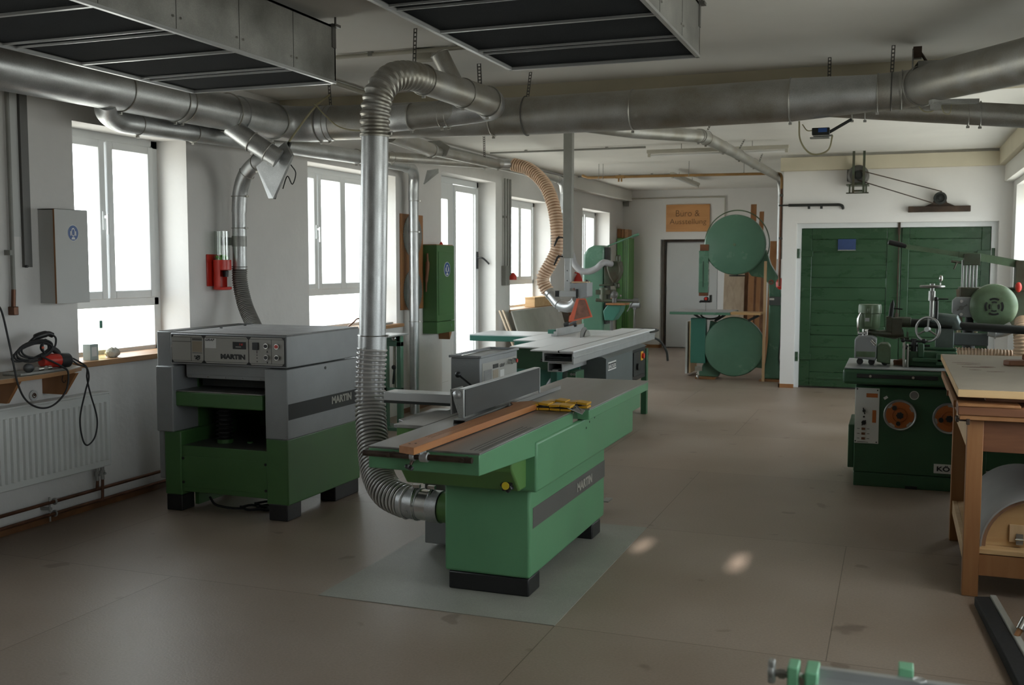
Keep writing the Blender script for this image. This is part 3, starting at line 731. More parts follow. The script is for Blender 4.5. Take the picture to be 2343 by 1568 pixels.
# yellow jointed cutter-block cover folded on the table
Yc = T('jointed_guard', 'yellow jointed cutter guard of hinged segments folded up on the planer table', 'guard', (-1.65, 5.1, 0.832))
for row, (yy, nseg, xs) in enumerate(((5.035, 4, -1.785), (5.17, 4, -1.735))):
    for k in range(nseg):
        for lay in (0, 1):
            up = 0.017 * lay + (0.006 if (k in (1,) and lay) else 0.0)
            a = xs + k * 0.059; zig = 0.005 * (1 if k % 2 else -1) * (1 if lay else -0.3)
            mb = MB(); mb.obox((a + 0.029, yy + 0.03, 0.8405 + up + 0.003 * lay), (0.056, 0.085 if lay else 0.07, 0.012), (0, zig * 18, 0))
            build(mb, 'segment', M_YEL, Yc, bevel=0.002)
mb = MB(); mb.box(-1.78, -1.54, 5.035, 5.09, 0.8465, 0.8520); mb.box(-1.78, -1.54, 5.16, 5.20, 0.8465, 0.8500); build(mb, 'joint_strip', M_STRIPE, Yc)
mb = MB(); mb.tube([(-1.56, 5.08, 0.855), (-1.535, 5.09, 0.858), (-1.505, 5.07, 0.835)], [0.003] * 3, 6)
mb.slab([(-1.565, 5.02, 0.853), (-1.565, 5.11, 0.853), (-1.505, 5.14, 0.828), (-1.495, 5.05, 0.820)], (0, 0, 0.004)); build(mb, 'end_flap', M_ALUD, Yc)

# ---------------------------------------------------------------- thicknessing planer
P = T('thickness_planer', 'grey and green thicknessing planer with a dusty flat lid below the second window', 'woodworking machine', (-3.92, 5.83, 0.0))
X0, X1, Y0, Y1 = -4.33, -3.47, 5.38, 6.29
mb = MB(); mb.box(X0, X1, Y0, Y1, 0.953, 1.150); hd = build(mb, 'head_box', M_PGREY, P, bevel=0.006)
mb = MB(); mb.box(X0 + 0.004, X1 - 0.004, Y0 + 0.01, Y1 - 0.004, 1.150, 1.157); build(mb, 'lid', M_PDUST, P, bevel=0.002)
for x, y in ((-4.25, 5.8), (-4.27, 6.1)):
    mb = MB(); mb.cyl((x, y, 1.157), (x, y, 1.163), 0.010, n=12); build(mb, 'lid_screw', M_BLACK, P)
mb = MB(); mb.box(-4.455, -4.33, 5.40, Y1, 0.20, 1.157); build(mb, 'side_casing', M_PGREY, P, bevel=0.006)
mb = MB(); mb.box(-4.452, -4.333, 5.42, Y1 - 0.01, 1.157, 1.160); build(mb, 'casing_top', M_STRIPE, P)
# front control panel
mb = MB(); mb.box(-4.322, -3.478, Y0 - 0.004, Y0, 0.963, 1.142); fr = build(mb, 'panel_frame', M_BLACK, hd)
def cham(x0, x1, z0, z1, c=0.016): return [(x0 + c, z0), (x1 - c, z0), (x1, z0 + c), (x1, z1 - c), (x1 - c, z1), (x0 + c, z1), (x0, z1 - c), (x0, z0 + c)]
for x0, x1 in ((-4.315, -4.075), (-4.068, -3.742), (-3.735, -3.485)):
    mb = MB(); mb.prism(cham(x0, x1, 0.968, 1.138), 'y', Y0 - 0.008, Y0 - 0.003); build(mb, 'panel_plate', M_PANEL, hd, bevel=0.001)
def chip(x0, x1, z0, z1, m, nm='label', t=0.0005, y=Y0 - 0.008):
    mb = MB(); mb.box(x0, x1, y - t, y, z0, z1); return build(mb, nm, m, hd)
chip(-4.31, -3.49, 1.1265, 1.1285, M_STRIPE, 'border_line'); chip(-4.31, -3.49, 0.977, 0.979, M_STRIPE, 'border_line')
chip(-4.168, -4.165, 0.979, 1.127, M_STRIPE, 'border_line'); chip(-3.575, -3.572, 0.979, 1.127, M_STRIPE, 'border_line')
chip(-4.31, -4.168, 1.098, 1.101, M_STRIPE, 'border_line'); chip(-4.158, -4.083, 1.108, 1.123, M_STRIPE2); chip(-4.158, -4.083, 1.035, 1.104, M_BOARD); chip(-4.158, -4.083, 1.028, 1.031, M_STRIPE)
chip(-4.060, -3.978, 1.063, 1.125, M_WPLATE, 'sticker')
lettering('GRAF', 'lettering', M_BLACK, hd, (-4.056, Y0 - 0.0088, 1.108), '-y', 0.070, 0.014, bold=0.03, slant=0.3)
lettering('MARTIN', 'lettering', M_BLACK, hd, (-3.944, Y0 - 0.0085, 0.998), '-y', 0.182, 0.032, bold=0.07)
mb = MB(); mb.torus((-4.115, Y0 - 0.009, 1.000), (0, 1, 0), 0.013, 0.003, 20, 5); mb.bar((-4.135, Y0 - 0.009, 0.990), (-4.100, Y0 - 0.009, 1.012), 0.003, 0.006); mb.torus((-4.138, Y0 - 0.009, 1.008), (0, 1, 0), 0.005, 0.0015, 12, 4); build(mb, 'test_mark', M_STRIPE, hd)
ds = chip(-3.851, -3.757, 1.063, 1.108, M_BLACK, 'display', 0.004)
lettering('16', 'digit', M_LEDR, hd, (-3.802, Y0 - 0.0125, 1.086), '-y', 0.026, 0.015, bold=0.02, slant=0.2)
chip(-3.83, -3.79, 1.074, 1.079, M_PANEL, 'legend', 0.0045)
mb = MB(); mb.box(-3.705, -3.662, Y0 - 0.020, Y0 - 0.008, 1.062, 1.108); build(mb, 'main_switch', M_BLACK, hd, bevel=0.003)
for x, z, r, m in ((-3.603, 1.088, 0.016, M_BLACK), (-3.603, 1.018, 0.016, M_BLACK), (-3.527, 1.087, 0.016, M_RED), (-3.527, 1.019, 0.016, M_BLACK)):
    mb = MB(); mb.cyl((x, Y0 - 0.008, z), (x, Y0 - 0.026, z), r, n=20); q = build(mb, 'push_button', M_STEEL, hd)
    mb = MB(); mb.cyl((x, Y0 - 0.026, z), (x, Y0 - 0.030, z), r * 0.72, n=18); build(mb, 'button_cap', m, q)
for x, z in ((-3.603, 1.047), (-3.603, 0.992)): 
    mb = MB(); s_ = 1 if z > 1.018 else -1
    mb.prism([(x - 0.009, z), (x + 0.009, z), (x + 0.003, z + 0.003 * s_), (x + 0.003, z + 0.012 * s_), (x - 0.003, z + 0.012 * s_), (x - 0.003, z + 0.003 * s_)], 'y', Y0 - 0.009, Y0 - 0.0075); build(mb, 'arrow_mark', M_STRIPE, hd)
for z in (1.055, 1.045, 1.03, 1.012, 0.99): chip(-3.680, -3.674, z - 0.004, z + 0.003, M_STRIPE, 'legend')
# shell below the head
mb = MB(); mb.box(-3.63, X1, Y0 - 0.004, Y1, 0.508, 0.945); shell = build(mb, 'right_cover', M_PGREY, P, bevel=0.008, seg=3)
mb = MB(); mb.box(-4.43, -4.30, Y0 - 0.03, Y0 + 0.25, 0.517, 0.938); build(mb, 'left_post_cover', M_PGREY, P, bevel=0.008, seg=3)
mb = MB(); mb.box(X1 - 0.001, X1 + 0.002, Y0 + 0.01, Y1 - 0.005, 0.632, 0.730); build(mb, 'stripe', M_STRIPE, P)
lettering('MARTIN', 'lettering', M_LETTER, P, (X1 + 0.0030, 5.902, 0.667), '+x', 0.262, 0.050, bold=0.05)
mb = MB(); mb.cyl((X1, 5.83, 0.915), (X1 + 0.003, 5.83, 0.915), 0.010, n=12); build(mb, 'plug', M_BLACK, P)
mb = MB(); mb.box(-4.26, -3.63, Y0 + 0.06, Y0 + 0.08, 0.868, 0.953); mb.box(-4.25, -3.64, Y0 + 0.055, Y0 + 0.06, 0.862, 0.885); fas = build(mb, 'throat_fascia', M_PGREY, P, bevel=0.002)
for x in (-4.22, -4.09, -3.96, -3.83, -3.70):
    mb = MB(); mb.cyl((x, Y0 + 0.055, 0.872), (x, Y0 + 0.050, 0.872), 0.005, n=8); build(mb, 'rivet', M_ZINC, fas)
mb = MB(); mb.box(-4.30, -3.63, Y1 - 0.03, Y1, 0.42, 0.955); mb.box(-4.33, -4.29, Y0 + 0.22, Y1, 0.42, 0.955); build(mb, 'rear_wall', M_PG, P)
mb = MB(); mb.box(-4.22, -3.67, 5.55, 5.62, 0.80, 0.95); mb.cyl((-4.22, 5.70, 0.86), (-3.67, 5.70, 0.86), 0.06, n=20); build(mb, 'feed_rollers', M_STRIPE, P)
mb = MB(); mb.box(-4.306, -3.655, Y0 + 0.002, 6.22, 0.682, 0.776); tb = build(mb, 'thickness_table', M_PG, P, bevel=0.008)
mb = MB(); mb.box(-4.304, -3.657, Y0 + 0.004, 6.22, 0.776, 0.783); build(mb, 'table_plate', M_IRON, P, bevel=0.001)
for x, y in ((-4.075, 5.58), (-3.69, 5.58)):
    bl = ribbed([(x, y, 0.455), (x, y, 0.683)], 0.050, 0.028, 0.024, 26, 8, sharp=True); build(bl, 'bellows', M_RUB, P)
    mb = MB(); mb.cyl((x, y, 0.427), (x, y, 0.456), 0.052, n=24); build(mb, 'bellows_flange', M_PG, P, bevel=0.002)
mb = MB(); mb.cyl((-3.91, 5.62, 0.427), (-3.91, 5.62, 0.438), 0.02, n=14); build(mb, 'oil_plug', M_PG, P)
mb = MB(); mb.box(-4.29, -3.50, Y0 + 0.02, Y1 - 0.02, 0.415, 0.427); build(mb, 'pan', M_STRIPE2, P)
mb = MB(); mb.box(-3.63, X1 - 0.004, Y0, Y1 - 0.003, 0.098, 0.512); build(mb, 'right_base_panel', M_PG, P, bevel=0.008, seg=3)
mb = MB(); mb.box(-4.398, -4.27, Y0, Y1 - 0.003, 0.104, 0.519); build(mb, 'left_base_panel', M_PG, P, bevel=0.008, seg=3)
mb = MB(); mb.box(-4.27, -3.63, Y0 + 0.012, Y0 + 0.03, 0.128, 0.428); fp = build(mb, 'front_base_panel', M_PG, P, bevel=0.004)
mb = MB(); mb.box(-4.27, -3.63, Y0 + 0.008, Y0 + 0.012, 0.160, 0.360); build(mb, 'access_panel', M_PG, fp, bevel=0.002)
for x, z in ((-4.26, 0.345), (-4.26, 0.19), (-3.64, 0.345), (-3.64, 0.18)):
    mb = MB(); mb.cyl((x, Y0 + 0.012, z), (x, Y0 + 0.004, z), 0.009, n=12); build(mb, 'screw', M_STRIPE, fp)
for x0, x1, y0, y1 in ((-4.392, -4.272, Y0 + 0.002, Y0 + 0.13), (-3.615, -3.482, Y0 - 0.002, Y0 + 0.16), (-3.60, -3.482, 5.96, 6.28), (-4.39, -4.27, 5.96, 6.28)):
    mb = MB(); mb.box(x0, x1, y0, y1, 0.0, 0.104); build(mb, 'foot', M_BLACK, P, bevel=0.006)
mb = MB(); mb.box(-4.268, -4.24, 5.51, 5.98, 0.02, 0.13); build(mb, 'skid', M_PG, P)
mb = MB()
for cx, cyy, a, b in ((-3.86, 5.58, 0.10, 0.05), (-3.75, 5.62, 0.11, 0.06), (-3.80, 5.70, 0.13, 0.06)):
    mb.tube([(cx + a * math.cos(t * PI / 12), cyy + b * math.sin(t * PI / 12), 0.012 + 0.004 * math.sin(t)) for t in range(24)], 0.008, 8, closed=True)
mb.tube(spline([(-4.16, 5.52, 0.07), (-4.10, 5.50, 0.03), (-4.0, 5.52, 0.012), (-3.9, 5.54, 0.012)], 8), 0.008, 8)
tag(build(mb, 'power_cable', M_RUB), 'black power cable lying in loops on the floor beneath the grey and green thicknessing planer', 'cable')
# ---------------------------------------------------------------- hangers, rings and small helpers
def strap(p0, p1, parent=None, w=0.022):
    """perforated hanging strap: two edges joined by rungs"""
    p0, p1 = Vector(p0), Vector(p1); L = (p1 - p0).length; mb = MB(); n = max(2, int(L / 0.022))
    for s in (-1, 1): mb.bar(p0 + Vector((s * w * 0.38, 0, 0)), p1 + Vector((s * w * 0.38, 0, 0)), w * 0.26, 0.002, up=(0, 1, 0))
    for i in range(n + 1):
        q = p0.lerp(p1, i / n); mb.box(q.x - w / 2, q.x + w / 2, q.y - 0.001, q.y + 0.001, q.z - 0.004, q.z + 0.004)
    return mb
def rings(parent, data, m=None, t=0.005):
    for c, ax, R in data:
        mb = MB(); mb.torus(c, ax, R, t, 40, 6)
        ref = Vector((0, 0, -1)); mb.obox(Vector(c) + ref * (R + 0.01) * (1 if abs(Vector(ax).normalized().z) < .7 else 0) + (Vector((R + 0.01, 0, 0)) if abs(Vector(ax).normalized().z) >= .7 else Vector((0, 0, 0))), (0.02, 0.012, 0.014))
        build(mb, 'clamp_ring', m or M_GALVD, parent)
def part_tube(name, path, r, m, parent, n=28):
    mb = MB(); mb.tube(path, r, n); return build(mb, name, m, parent, smooth=50)

# ---------------------------------------------------------------- trunk duct under the ceiling
D1 = T('main_duct', 'large galvanised main extraction duct crossing the room below the ceiling, bending along the window wall', 'duct', (-2.4, 6.95, 2.5))
part_tube('cross_pipe', [(-4.05, 6.95, 2.655), (-3.2, 6.95, 2.645), (-2.4, 6.95, 2.633), (-1.5, 6.95, 2.638), (-0.66, 6.95, 2.648)], [0.128, 0.130, 0.1325, 0.1345, 0.1355], M_GALVD, D1, 36)
part_tube('branch_piece', spline([(-4.03, 6.95, 2.655), (-4.22, 6.94, 2.655), (-4.38, 6.85, 2.655), (-4.44, 6.66, 2.655), (-4.45, 6.30, 2.655)], 6), 0.1335, M_GALV, D1, 36)
part_tube('wall_side_pipe', [(-4.45, 6.32, 2.655), (-4.45, 4.2, 2.628), (-4.455, 1.0, 2.60), (-4.46, -3.0, 2.57)], 0.125, M_GALV, D1, 36)
part_tube('reducer', [(-0.67, 6.95, 2.648), (-0.14, 6.95, 2.665)], [0.1375, 0.113], M_GALV, D1, 36)
part_tube('collar', [(-0.14, 6.95, 2.665), (0.03, 6.95, 2.675)], 0.116, M_GALVD, D1, 36)
part_tube('right_pipe', spline([(0.0, 6.95, 2.675), (0.07, 6.92, 2.678), (0.13, 6.82, 2.675), (0.20, 6.65, 2.67), (0.575, 5.86, 2.618)], 6) + [Vector((1.05, 4.85, 2.57)), Vector((1.2, 4.5, 2.55))], 0.115, M_GALVD, D1, 36)
X = (1, 0, 0); Yx = (0, 1, 0); Zx = (0, 0, 1)
rings(D1, [((-4.45, 5.12, 2.64), Yx, 0.127), ((-4.45, 5.63, 2.645), Yx, 0.127), ((-4.45, 5.70, 2.647), Yx, 0.127), ((-4.45, 6.19, 2.652), Yx, 0.136), ((-4.42, 6.70, 2.655), (-0.25, 1, 0), 0.136),
           ((-4.14, 6.945, 2.655), X, 0.135), ((-4.07, 6.95, 2.655), X, 0.132), ((-2.73, 6.95, 2.637), X, 0.134), ((-1.71, 6.95, 2.637), X, 0.137), ((-0.67, 6.95, 2.648), X, 0.140), ((-0.14, 6.95, 2.665), X, 0.119), ((0.0, 6.95, 2.675), X, 0.120), ((0.115, 6.84, 2.676), (0.45, -0.9, 0), 0.120)])
for x in (-2.48, -0.06):
    mb = MB(); R = 0.137 if x < -1 else 0.120; zc = 2.634 if x < -1 else 2.67
    mb.tube([(x, 6.95 + R * math.sin(a * PI / 16), zc + R * math.cos(a * PI / 16)) for a in range(32)], [0.004] * 32, 6, closed=True); build(mb, 'hanger_band', M_STRIPE2, D1)
for a, b in (((-2.475, 7.02, ZC), (-2.48, 6.97, 2.765)), ((-0.055, 6.94, ZC), (-0.06, 6.95, 2.785)), ((-4.06, 6.93, ZC), (-4.06, 6.95, 2.785)), ((-4.45, 3.0, ZC), (-4.45, 3.0, 2.74))):
    build(strap(a, b), 'perforated_hanger', M_STRIPE2, D1)
# slide gate with its angular plates at the right elbow
mb = MB(); mb.slab([(0.055, 6.93, 2.56), (0.055, 6.80, 2.60), (0.055, 6.80, 2.80), (0.055, 6.93, 2.92), (0.055, 7.00, 2.85), (0.055, 7.06, 2.72)], (0.008, 0, 0))
mb.slab([(0.09, 6.80, 2.77), (0.28, 6.98, 2.80), (0.28, 7.02, 2.80), (0.07, 6.98, 2.77)], (0, 0, 0.05)); gate = build(mb, 'slide_gate', M_ZINC, D1)
mb = MB(); mb.cyl((0.10, 6.95, 2.90), (0.17, 6.90, 2.78), 0.009, n=8); mb.box(0.06, 0.11, 6.92, 6.97, 2.86, 2.93); build(mb, 'gate_lever', M_RUST, gate)
mb = MB(); mb.bar((0.16, 6.62, 2.545), (0.42, 6.72, 2.55), 0.05, 0.025); mb.box(0.16, 0.22, 6.60, 6.66, 2.50, 2.54); build(mb, 'gate_cylinder', M_ZINC, D1)
mb = MB(); mb.tube(spline([(0.10, 6.70, 2.53), (0.13, 6.68, 2.50), (0.17, 6.66, 2.495), (0.20, 6.65, 2.52)], 6), 0.004, 6); mb.tube(spline([(0.22, 6.7, 2.54), (0.24, 6.7, 2.49), (0.27, 6.7, 2.485), (0.28, 6.7, 2.55)], 6), 0.003, 6)
build(mb, 'air_line', M_CABLE, D1)

D2 = T('branch_duct', 'galvanised branch duct sloping off to the right behind the main duct', 'duct', (0.3, 7.22, 2.4))
part_tube('pipe', [(-0.62, 7.16, 2.65), (-0.36, 7.20, 2.625), (0.62, 7.22, 2.525), (1.22, 7.24, 2.46)], 0.072, M_GALVD, D2)
rings(D2, [((0.40, 7.22, 2.548), X, 0.076), ((0.47, 7.22, 2.541), X, 0.076), ((-0.30, 7.20, 2.615), X, 0.076), ((-0.22, 7.20, 2.61), X, 0.075)])
mb = MB(); mb.box(-0.54, -0.43, 7.03, 7.08, 2.43, 2.475); mb.bar((-0.48, 7.06, 2.42), (-0.30, 7.12, 2.53), 0.02, 0.02); act = build(mb, 'gate_actuator', M_STRIPE, D2, bevel=0.004)
mb = MB(); mb.box(-0.50, -0.445, 7.024, 7.03, 2.445, 2.470); build(mb, 'blue_label', M_BLUE, act)
mb = MB(); mb.box(-0.55, -0.43, 7.02, 7.06, 2.405, 2.415); mb.box(-0.53, -0.41, 7.02, 7.06, 2.419, 2.427); build(mb, 'actuator_rail', M_ZINC, act)
mb = MB(); mb.tube(spline([(-0.62, 7.02, 2.52), (-0.61, 7.0, 2.40), (-0.56, 7.0, 2.32), (-0.50, 7.0, 2.30), (-0.43, 7.0, 2.33), (-0.41, 7.02, 2.42)], 8), 0.0055, 8); mb.tube(spline([(-0.60, 7.03, 2.50), (-0.57, 7.03, 2.46), (-0.53, 7.04, 2.46)], 5), 0.004, 6)
build(mb, 'air_line', M_CABLE, act)
build(strap((-0.45, 7.2, 2.765 + 0.185), (-0.45, 7.2, 2.70)), 'perforated_hanger', M_STRIPE2, D2)
mb = MB(); mb.slab([(-0.36, 7.30, 2.68), (-0.24, 7.30, 2.68), (-0.29, 7.30, 2.76), (-0.34, 7.30, 2.78)], (0, 0.01, 0)); build(mb, 'gate_plate', M_ZINC, D2)

# ---------------------------------------------------------------- drop to the surface planer
D3 = T('planer_drop_duct', 'vertical galvanised duct with ribbed elbow and clear ribbed hose down to the surface planer', 'duct', (-2.5, 5.3, 0.27))
part_tube('vertical_pipe', [(-2.756, 5.2, 2.32), (-2.79, 5.21, 1.17)], 0.076, M_GALV, D3, 36)
el = spline([(-2.756, 5.2, 2.30), (-2.752, 5.2, 2.44), (-2.732, 5.225, 2.56), (-2.70, 5.32, 2.645), (-2.66, 5.46, 2.675), (-2.635, 5.60, 2.672)], 14)
rb = resample(el, 0.010); rr = [0.0805 + 0.0045 * (1 if (i % 4) < 2 else -1) for i in range(len(rb))]
mb = MB(); mb.tube(rb, rr, 32); build(mb, 'ribbed_elbow', M_GALVD, D3, smooth=30)
part_tube('upper_pipe', [(-2.64, 5.58, 2.67), (-2.625, 5.9, 2.672), (-2.612, 6.2, 2.676), (-2.60, 6.52, 2.678)], [0.080, 0.085, 0.092, 0.096], M_GALVD, D3, 36)
part_tube('return_bend', spline([(-2.60, 6.50, 2.678), (-2.605, 6.58, 2.672), (-2.66, 6.64, 2.66), (-2.80, 6.655, 2.648), (-3.0, 6.65, 2.634)], 8), [0.097] * 16 + [0.093] * 17, M_GALV, D3, 36)
part_tube('return_pipe', [(-2.85, 6.652, 2.645), (-3.25, 6.62, 2.618)], 0.088, M_GALVD, D3, 36)
part_tube('return_elbow', spline([(-3.22, 6.62, 2.618), (-3.36, 6.63, 2.615), (-3.46, 6.69, 2.62), (-3.56, 6.82, 2.628)], 8), 0.090, M_GALV, D3, 36)
rings(D3, [((-2.756, 5.2, 2.315), Zx, 0.082), ((-2.637, 5.585, 2.672), (0.05, 1, 0), 0.089), ((-2.615, 6.12, 2.675), (0.03, 1, 0), 0.093), ((-2.60, 6.50, 2.678), (0, 1, 0), 0.101), ((-2.95, 6.655, 2.637), X, 0.095), ((-3.0, 6.65, 2.634), X, 0.095), ((-3.22, 6.62, 2.618), X, 0.093), ((-3.40, 6.65, 2.617), (-1, 0.5, 0), 0.094)], t=0.004)
mb = MB(); mb.tube([(-2.61, 5.98, 2.71), (-2.70, 5.955, 2.895)], [0.056, 0.056], 28); mb.torus((-2.70, 5.955, 2.895), (-0.42, -0.1, 0.9), 0.057, 0.004, 28, 6); sb0 = build(mb, 'open_stub', M_GALVD, D3)
mb = MB(); mb.cyl((-2.7005, 5.955, 2.8955), (-2.7025, 5.954, 2.8995), 0.050, n=24); build(mb, 'mouth_shade', M_STRIPE2, sb0)  # dark disc paints the shade inside the open stub
build(strap((-2.645, 5.497, ZC), (-2.650, 5.49, 2.758)), 'perforated_hanger', M_STRIPE2, D3); build(strap((-2.70, 6.60, ZC), (-2.69, 6.60, 2.752), w=0.03), 'perforated_hanger', M_STRIPE2, D3)
part_tube('hose_collar', [(-2.790, 5.21, 1.19), (-2.793, 5.21, 1.10)], 0.0815, M_GALV, D3, 36)
mb = MB(); mb.cyl((-2.793, 5.128, 1.115), (-2.793, 5.122, 1.115), 0.008, n=12); build(mb, 'rivet', M_ZINC, D3)
rings(D3, [((-2.79, 5.21, 1.185), Zx, 0.083)], M_STEEL, 0.003)
hp = spline([(-2.793, 5.21, 1.11), (-2.800, 5.20, 0.95), (-2.785, 5.17, 0.76), (-2.725, 5.08, 0.60), (-2.63, 4.95, 0.46), (-2.50, 4.82, 0.385), (-2.36, 4.75, 0.362), (-2.31, 4.74, 0.358)], 14)
hose(hp, 0.0800, 0.0265, mat('hose groove shade', (0.22, 0.21, 0.20), 0.25, var=0.06), M_CHOSE, D3, rib=0.0072, n=36)  # wall coloured darker than the ribs, painting shade into the grooves
part_tube('outlet_collar', [(-2.37, 4.748, 0.362), (-2.26, 4.735, 0.357)], 0.0835, M_GALV, D3, 36)
part_tube('outlet_pipe', [(-2.27, 4.736, 0.357), (-2.19, 4.728, 0.355)], 0.080, M_STEEL, D3, 36)
part_tube('outlet_collar', [(-2.20, 4.728, 0.355), (-2.137, 4.724, 0.355)], 0.083, M_GALV, D3, 36)
mb = MB()
for x in (-2.29, -2.282, -2.20, -2.192): mb.torus((x, 4.737, 0.358), (1, 0.1, 0.03), 0.085, 0.003, 36, 6)
for x in (-2.285, -2.20): mb.box(x - 0.02, x + 0.02, 4.72, 4.74, 0.443, 0.460)
build(mb, 'spring_clamp', M_STEEL, D3)
mb = MB(); mb.cyl((-2.31, 4.663, 0.33), (-2.31, 4.655, 0.328), 0.007, n=12); build(mb, 'rivet', M_ZINC, D3)

# branch to the thicknesser
D4 = T('thicknesser_duct', 'galvanised duct with a triangular slide gate and grey hose dropping behind the thickness planer', 'duct', (-4.6, 6.6, 1.1))
part_tube('branch_pipe', [(-4.44, 6.21, 2.56), (-4.32, 6.26, 2.465), (-4.14, 6.35, 2.335)], 0.069, M_GALV, D4)
rings(D4, [((-4.30, 6.265, 2.45), (0.8, 0.3, -0.55), 0.073), ((-4.20, 6.32, 2.385), (0.8, 0.3, -0.55), 0.073)])
mb = MB(); mb.slab([(-4.36, 6.40, 2.29), (-4.13, 6.42, 2.46), (-4.07, 6.42, 2.36), (-4.22, 6.40, 2.06), (-4.26, 6.40, 2.06)], (0.01, 0.014, 0)); g4 = build(mb, 'slide_gate', M_GALV, D4)
mb = MB(); mb.bar((-4.10, 6.44, 2.46), (-4.24, 6.44, 2.06), 0.02, 0.02); mb.tube(spline([(-4.10, 6.45, 2.30), (-4.06, 6.45, 2.24), (-4.09, 6.45, 2.16), (-4.13, 6.45, 2.22), (-4.17, 6.45, 2.13)], 5), 0.004, 6); build(mb, 'gate_track', M_STRIPE, g4)
part_tube('elbow', spline([(-4.25, 6.46, 2.345), (-4.36, 6.55, 2.35), (-4.50, 6.62, 2.345), (-4.63, 6.66, 2.26), (-4.695, 6.68, 2.13), (-4.71, 6.68, 1.98)], 8), 0.057, M_GALV, D4)
part_tube('vertical_pipe', [(-4.71, 6.68, 2.0), (-4.714, 6.68, 1.55)], 0.053, M_GALV, D4)
rings(D4, [((-4.50, 6.62, 2.345), (1, -.4, .1), 0.060), ((-4.62, 6.66, 2.27), (1, -.2, 1), 0.060), ((-4.705, 6.68, 2.10), Zx, 0.060), ((-4.712, 6.68, 1.86), Zx, 0.058)], t=0.003)
mb = MB(); mb.cyl((-4.713, 6.68, 1.72), (-4.713, 6.68, 1.80), 0.056, n=28); mb.box(-4.865, -4.70, 6.66, 6.70, 1.73, 1.79); build(mb, 'wall_bracket', M_ZINC, D4)
hose(spline([(-4.714, 6.68, 1.57), (-4.714, 6.68, 1.45), (-4.66, 6.66, 1.28), (-4.55, 6.60, 1.14), (-4.42, 6.50, 1.04)], 14), 0.053, 0.017, mat('dark hose groove shade', (0.06, 0.057, 0.05), 0.5, var=0.05), M_HGREY, D4, rib=0.0045, n=28)  # groove shade painted by the near-black wall between grey ribs

# pipe along the window wall, down beside the green cabinet
D5 = T('wall_duct', 'thin galvanised duct along the window wall, dropping to the floor beside the green wall cabinet', 'duct', (-4.7, 8.0, 0.0))
part_tube('start_elbow', spline([(-4.45, 5.0, 2.56), (-4.52, 5.08, 2.51), (-4.575, 5.24, 2.478), (-4.58, 5.42, 2.478)], 8), 0.066, M_GALV, D5)
part_tube('long_pipe', [(-4.58, 5.4, 2.477), (-4.58, 8.3, 2.55)], 0.062, M_GALV, D5)
part_tube('end_pipe', [(-4.58, 8.28, 2.55), (-4.60, 8.5, 2.555), (-4.64, 9.4, 2.56)], [0.063, 0.052, 0.052], M_GALV, D5)
part_tube('down_elbow', spline([(-4.64, 9.38, 2.56), (-4.68, 9.62, 2.555), (-4.725, 9.76, 2.50), (-4.748, 9.80, 2.38), (-4.75, 9.80, 2.25)], 8), 0.055, M_GALV, D5)
part_tube('down_pipe', [(-4.75, 9.80, 2.28), (-4.75, 9.80, 0.0)], 0.051, M_GALV, D5)
rings(D5, [((-4.58, 5.42, 2.478), Yx, 0.067), ((-4.58, 5.98, 2.493), Yx, 0.066), ((-4.58, 8.28, 2.55), Yx, 0.067), ((-4.74, 9.80, 2.24), Zx, 0.057), ((-4.75, 9.80, 1.92), Zx, 0.055), ((-4.75, 9.80, 0.98), Zx, 0.055), ((-4.75, 9.80, 0.16), Zx, 0.055)], t=0.003)
mb = MB(); mb.slab([(-4.62, 9.86, 2.56), (-4.52, 9.92, 2.58), (-4.52, 9.92, 2.54), (-4.66, 9.86, 2.42)], (0, 0.01, 0)); mb.bar((-4.52, 9.92, 2.54), (-4.66, 9.86, 2.42), 0.012, 0.015); build(mb, 'slide_gate', M_ZINC, D5)

# pipe to the saw guard hose
D6 = T('saw_hose_duct', 'thin galvanised duct ending in a tan ribbed hose that curls down to the saw guard', 'duct', (-3.9, 10.1, 1.1))
part_tube('pipe', [(-4.50, 8.7, 2.585), (-4.086, 10.08, 2.633), (-3.90, 10.38, 2.648)], 0.050, M_GALVD, D6)
part_tube('end_collar', [(-3.97, 10.28, 2.643), (-3.86, 10.42, 2.648)], 0.054, M_GALV, D6)
build(strap((-4.085, 10.12, ZC), (-4.07, 10.10, 2.685)), 'perforated_hanger', M_STRIPE2, D6)
rings(D6, [((-4.075, 10.10, 2.634), (0.3, 1, 0), 0.053), ((-4.48, 8.78, 2.587), (0.3, 1, 0), 0.053), ((-3.98, 10.26, 2.642), (0.5, 0.7, 0), 0.053)], t=0.003)
hp = spline([(-3.86, 10.40, 2.645), (-3.66, 10.35, 2.58), (-3.46, 10.25, 2.42), (-3.33, 10.15, 2.20), (-3.272, 10.1, 1.95), (-3.268, 10.1, 1.74), (-3.345, 10.1, 1.58), (-3.425, 10.1, 1.43), (-3.36, 10.1, 1.29)], 14)
hose(hp, 0.060, 0.030, mat('tan hose groove shade', (0.42, 0.25, 0.15), 0.5, var=0.06), M_TAN, D6, rib=0.0085, n=28)  # deeper tan on the wall paints the shade between ribs
part_tube('lower_pipe', spline([(-3.375, 10.1, 1.315), (-3.30, 10.07, 1.245), (-3.22, 10.03, 1.175), (-3.13, 10.0, 1.15), (-3.05, 9.96, 1.17), (-3.0, 9.93, 1.22)], 6), 0.056, M_GALV, D6)
rings(D6, [((-3.33, 10.08, 1.27), (1, -.4, -.9), 0.060), ((-3.22, 10.03, 1.175), (1, -.4, -.7), 0.059)], t=0.003)

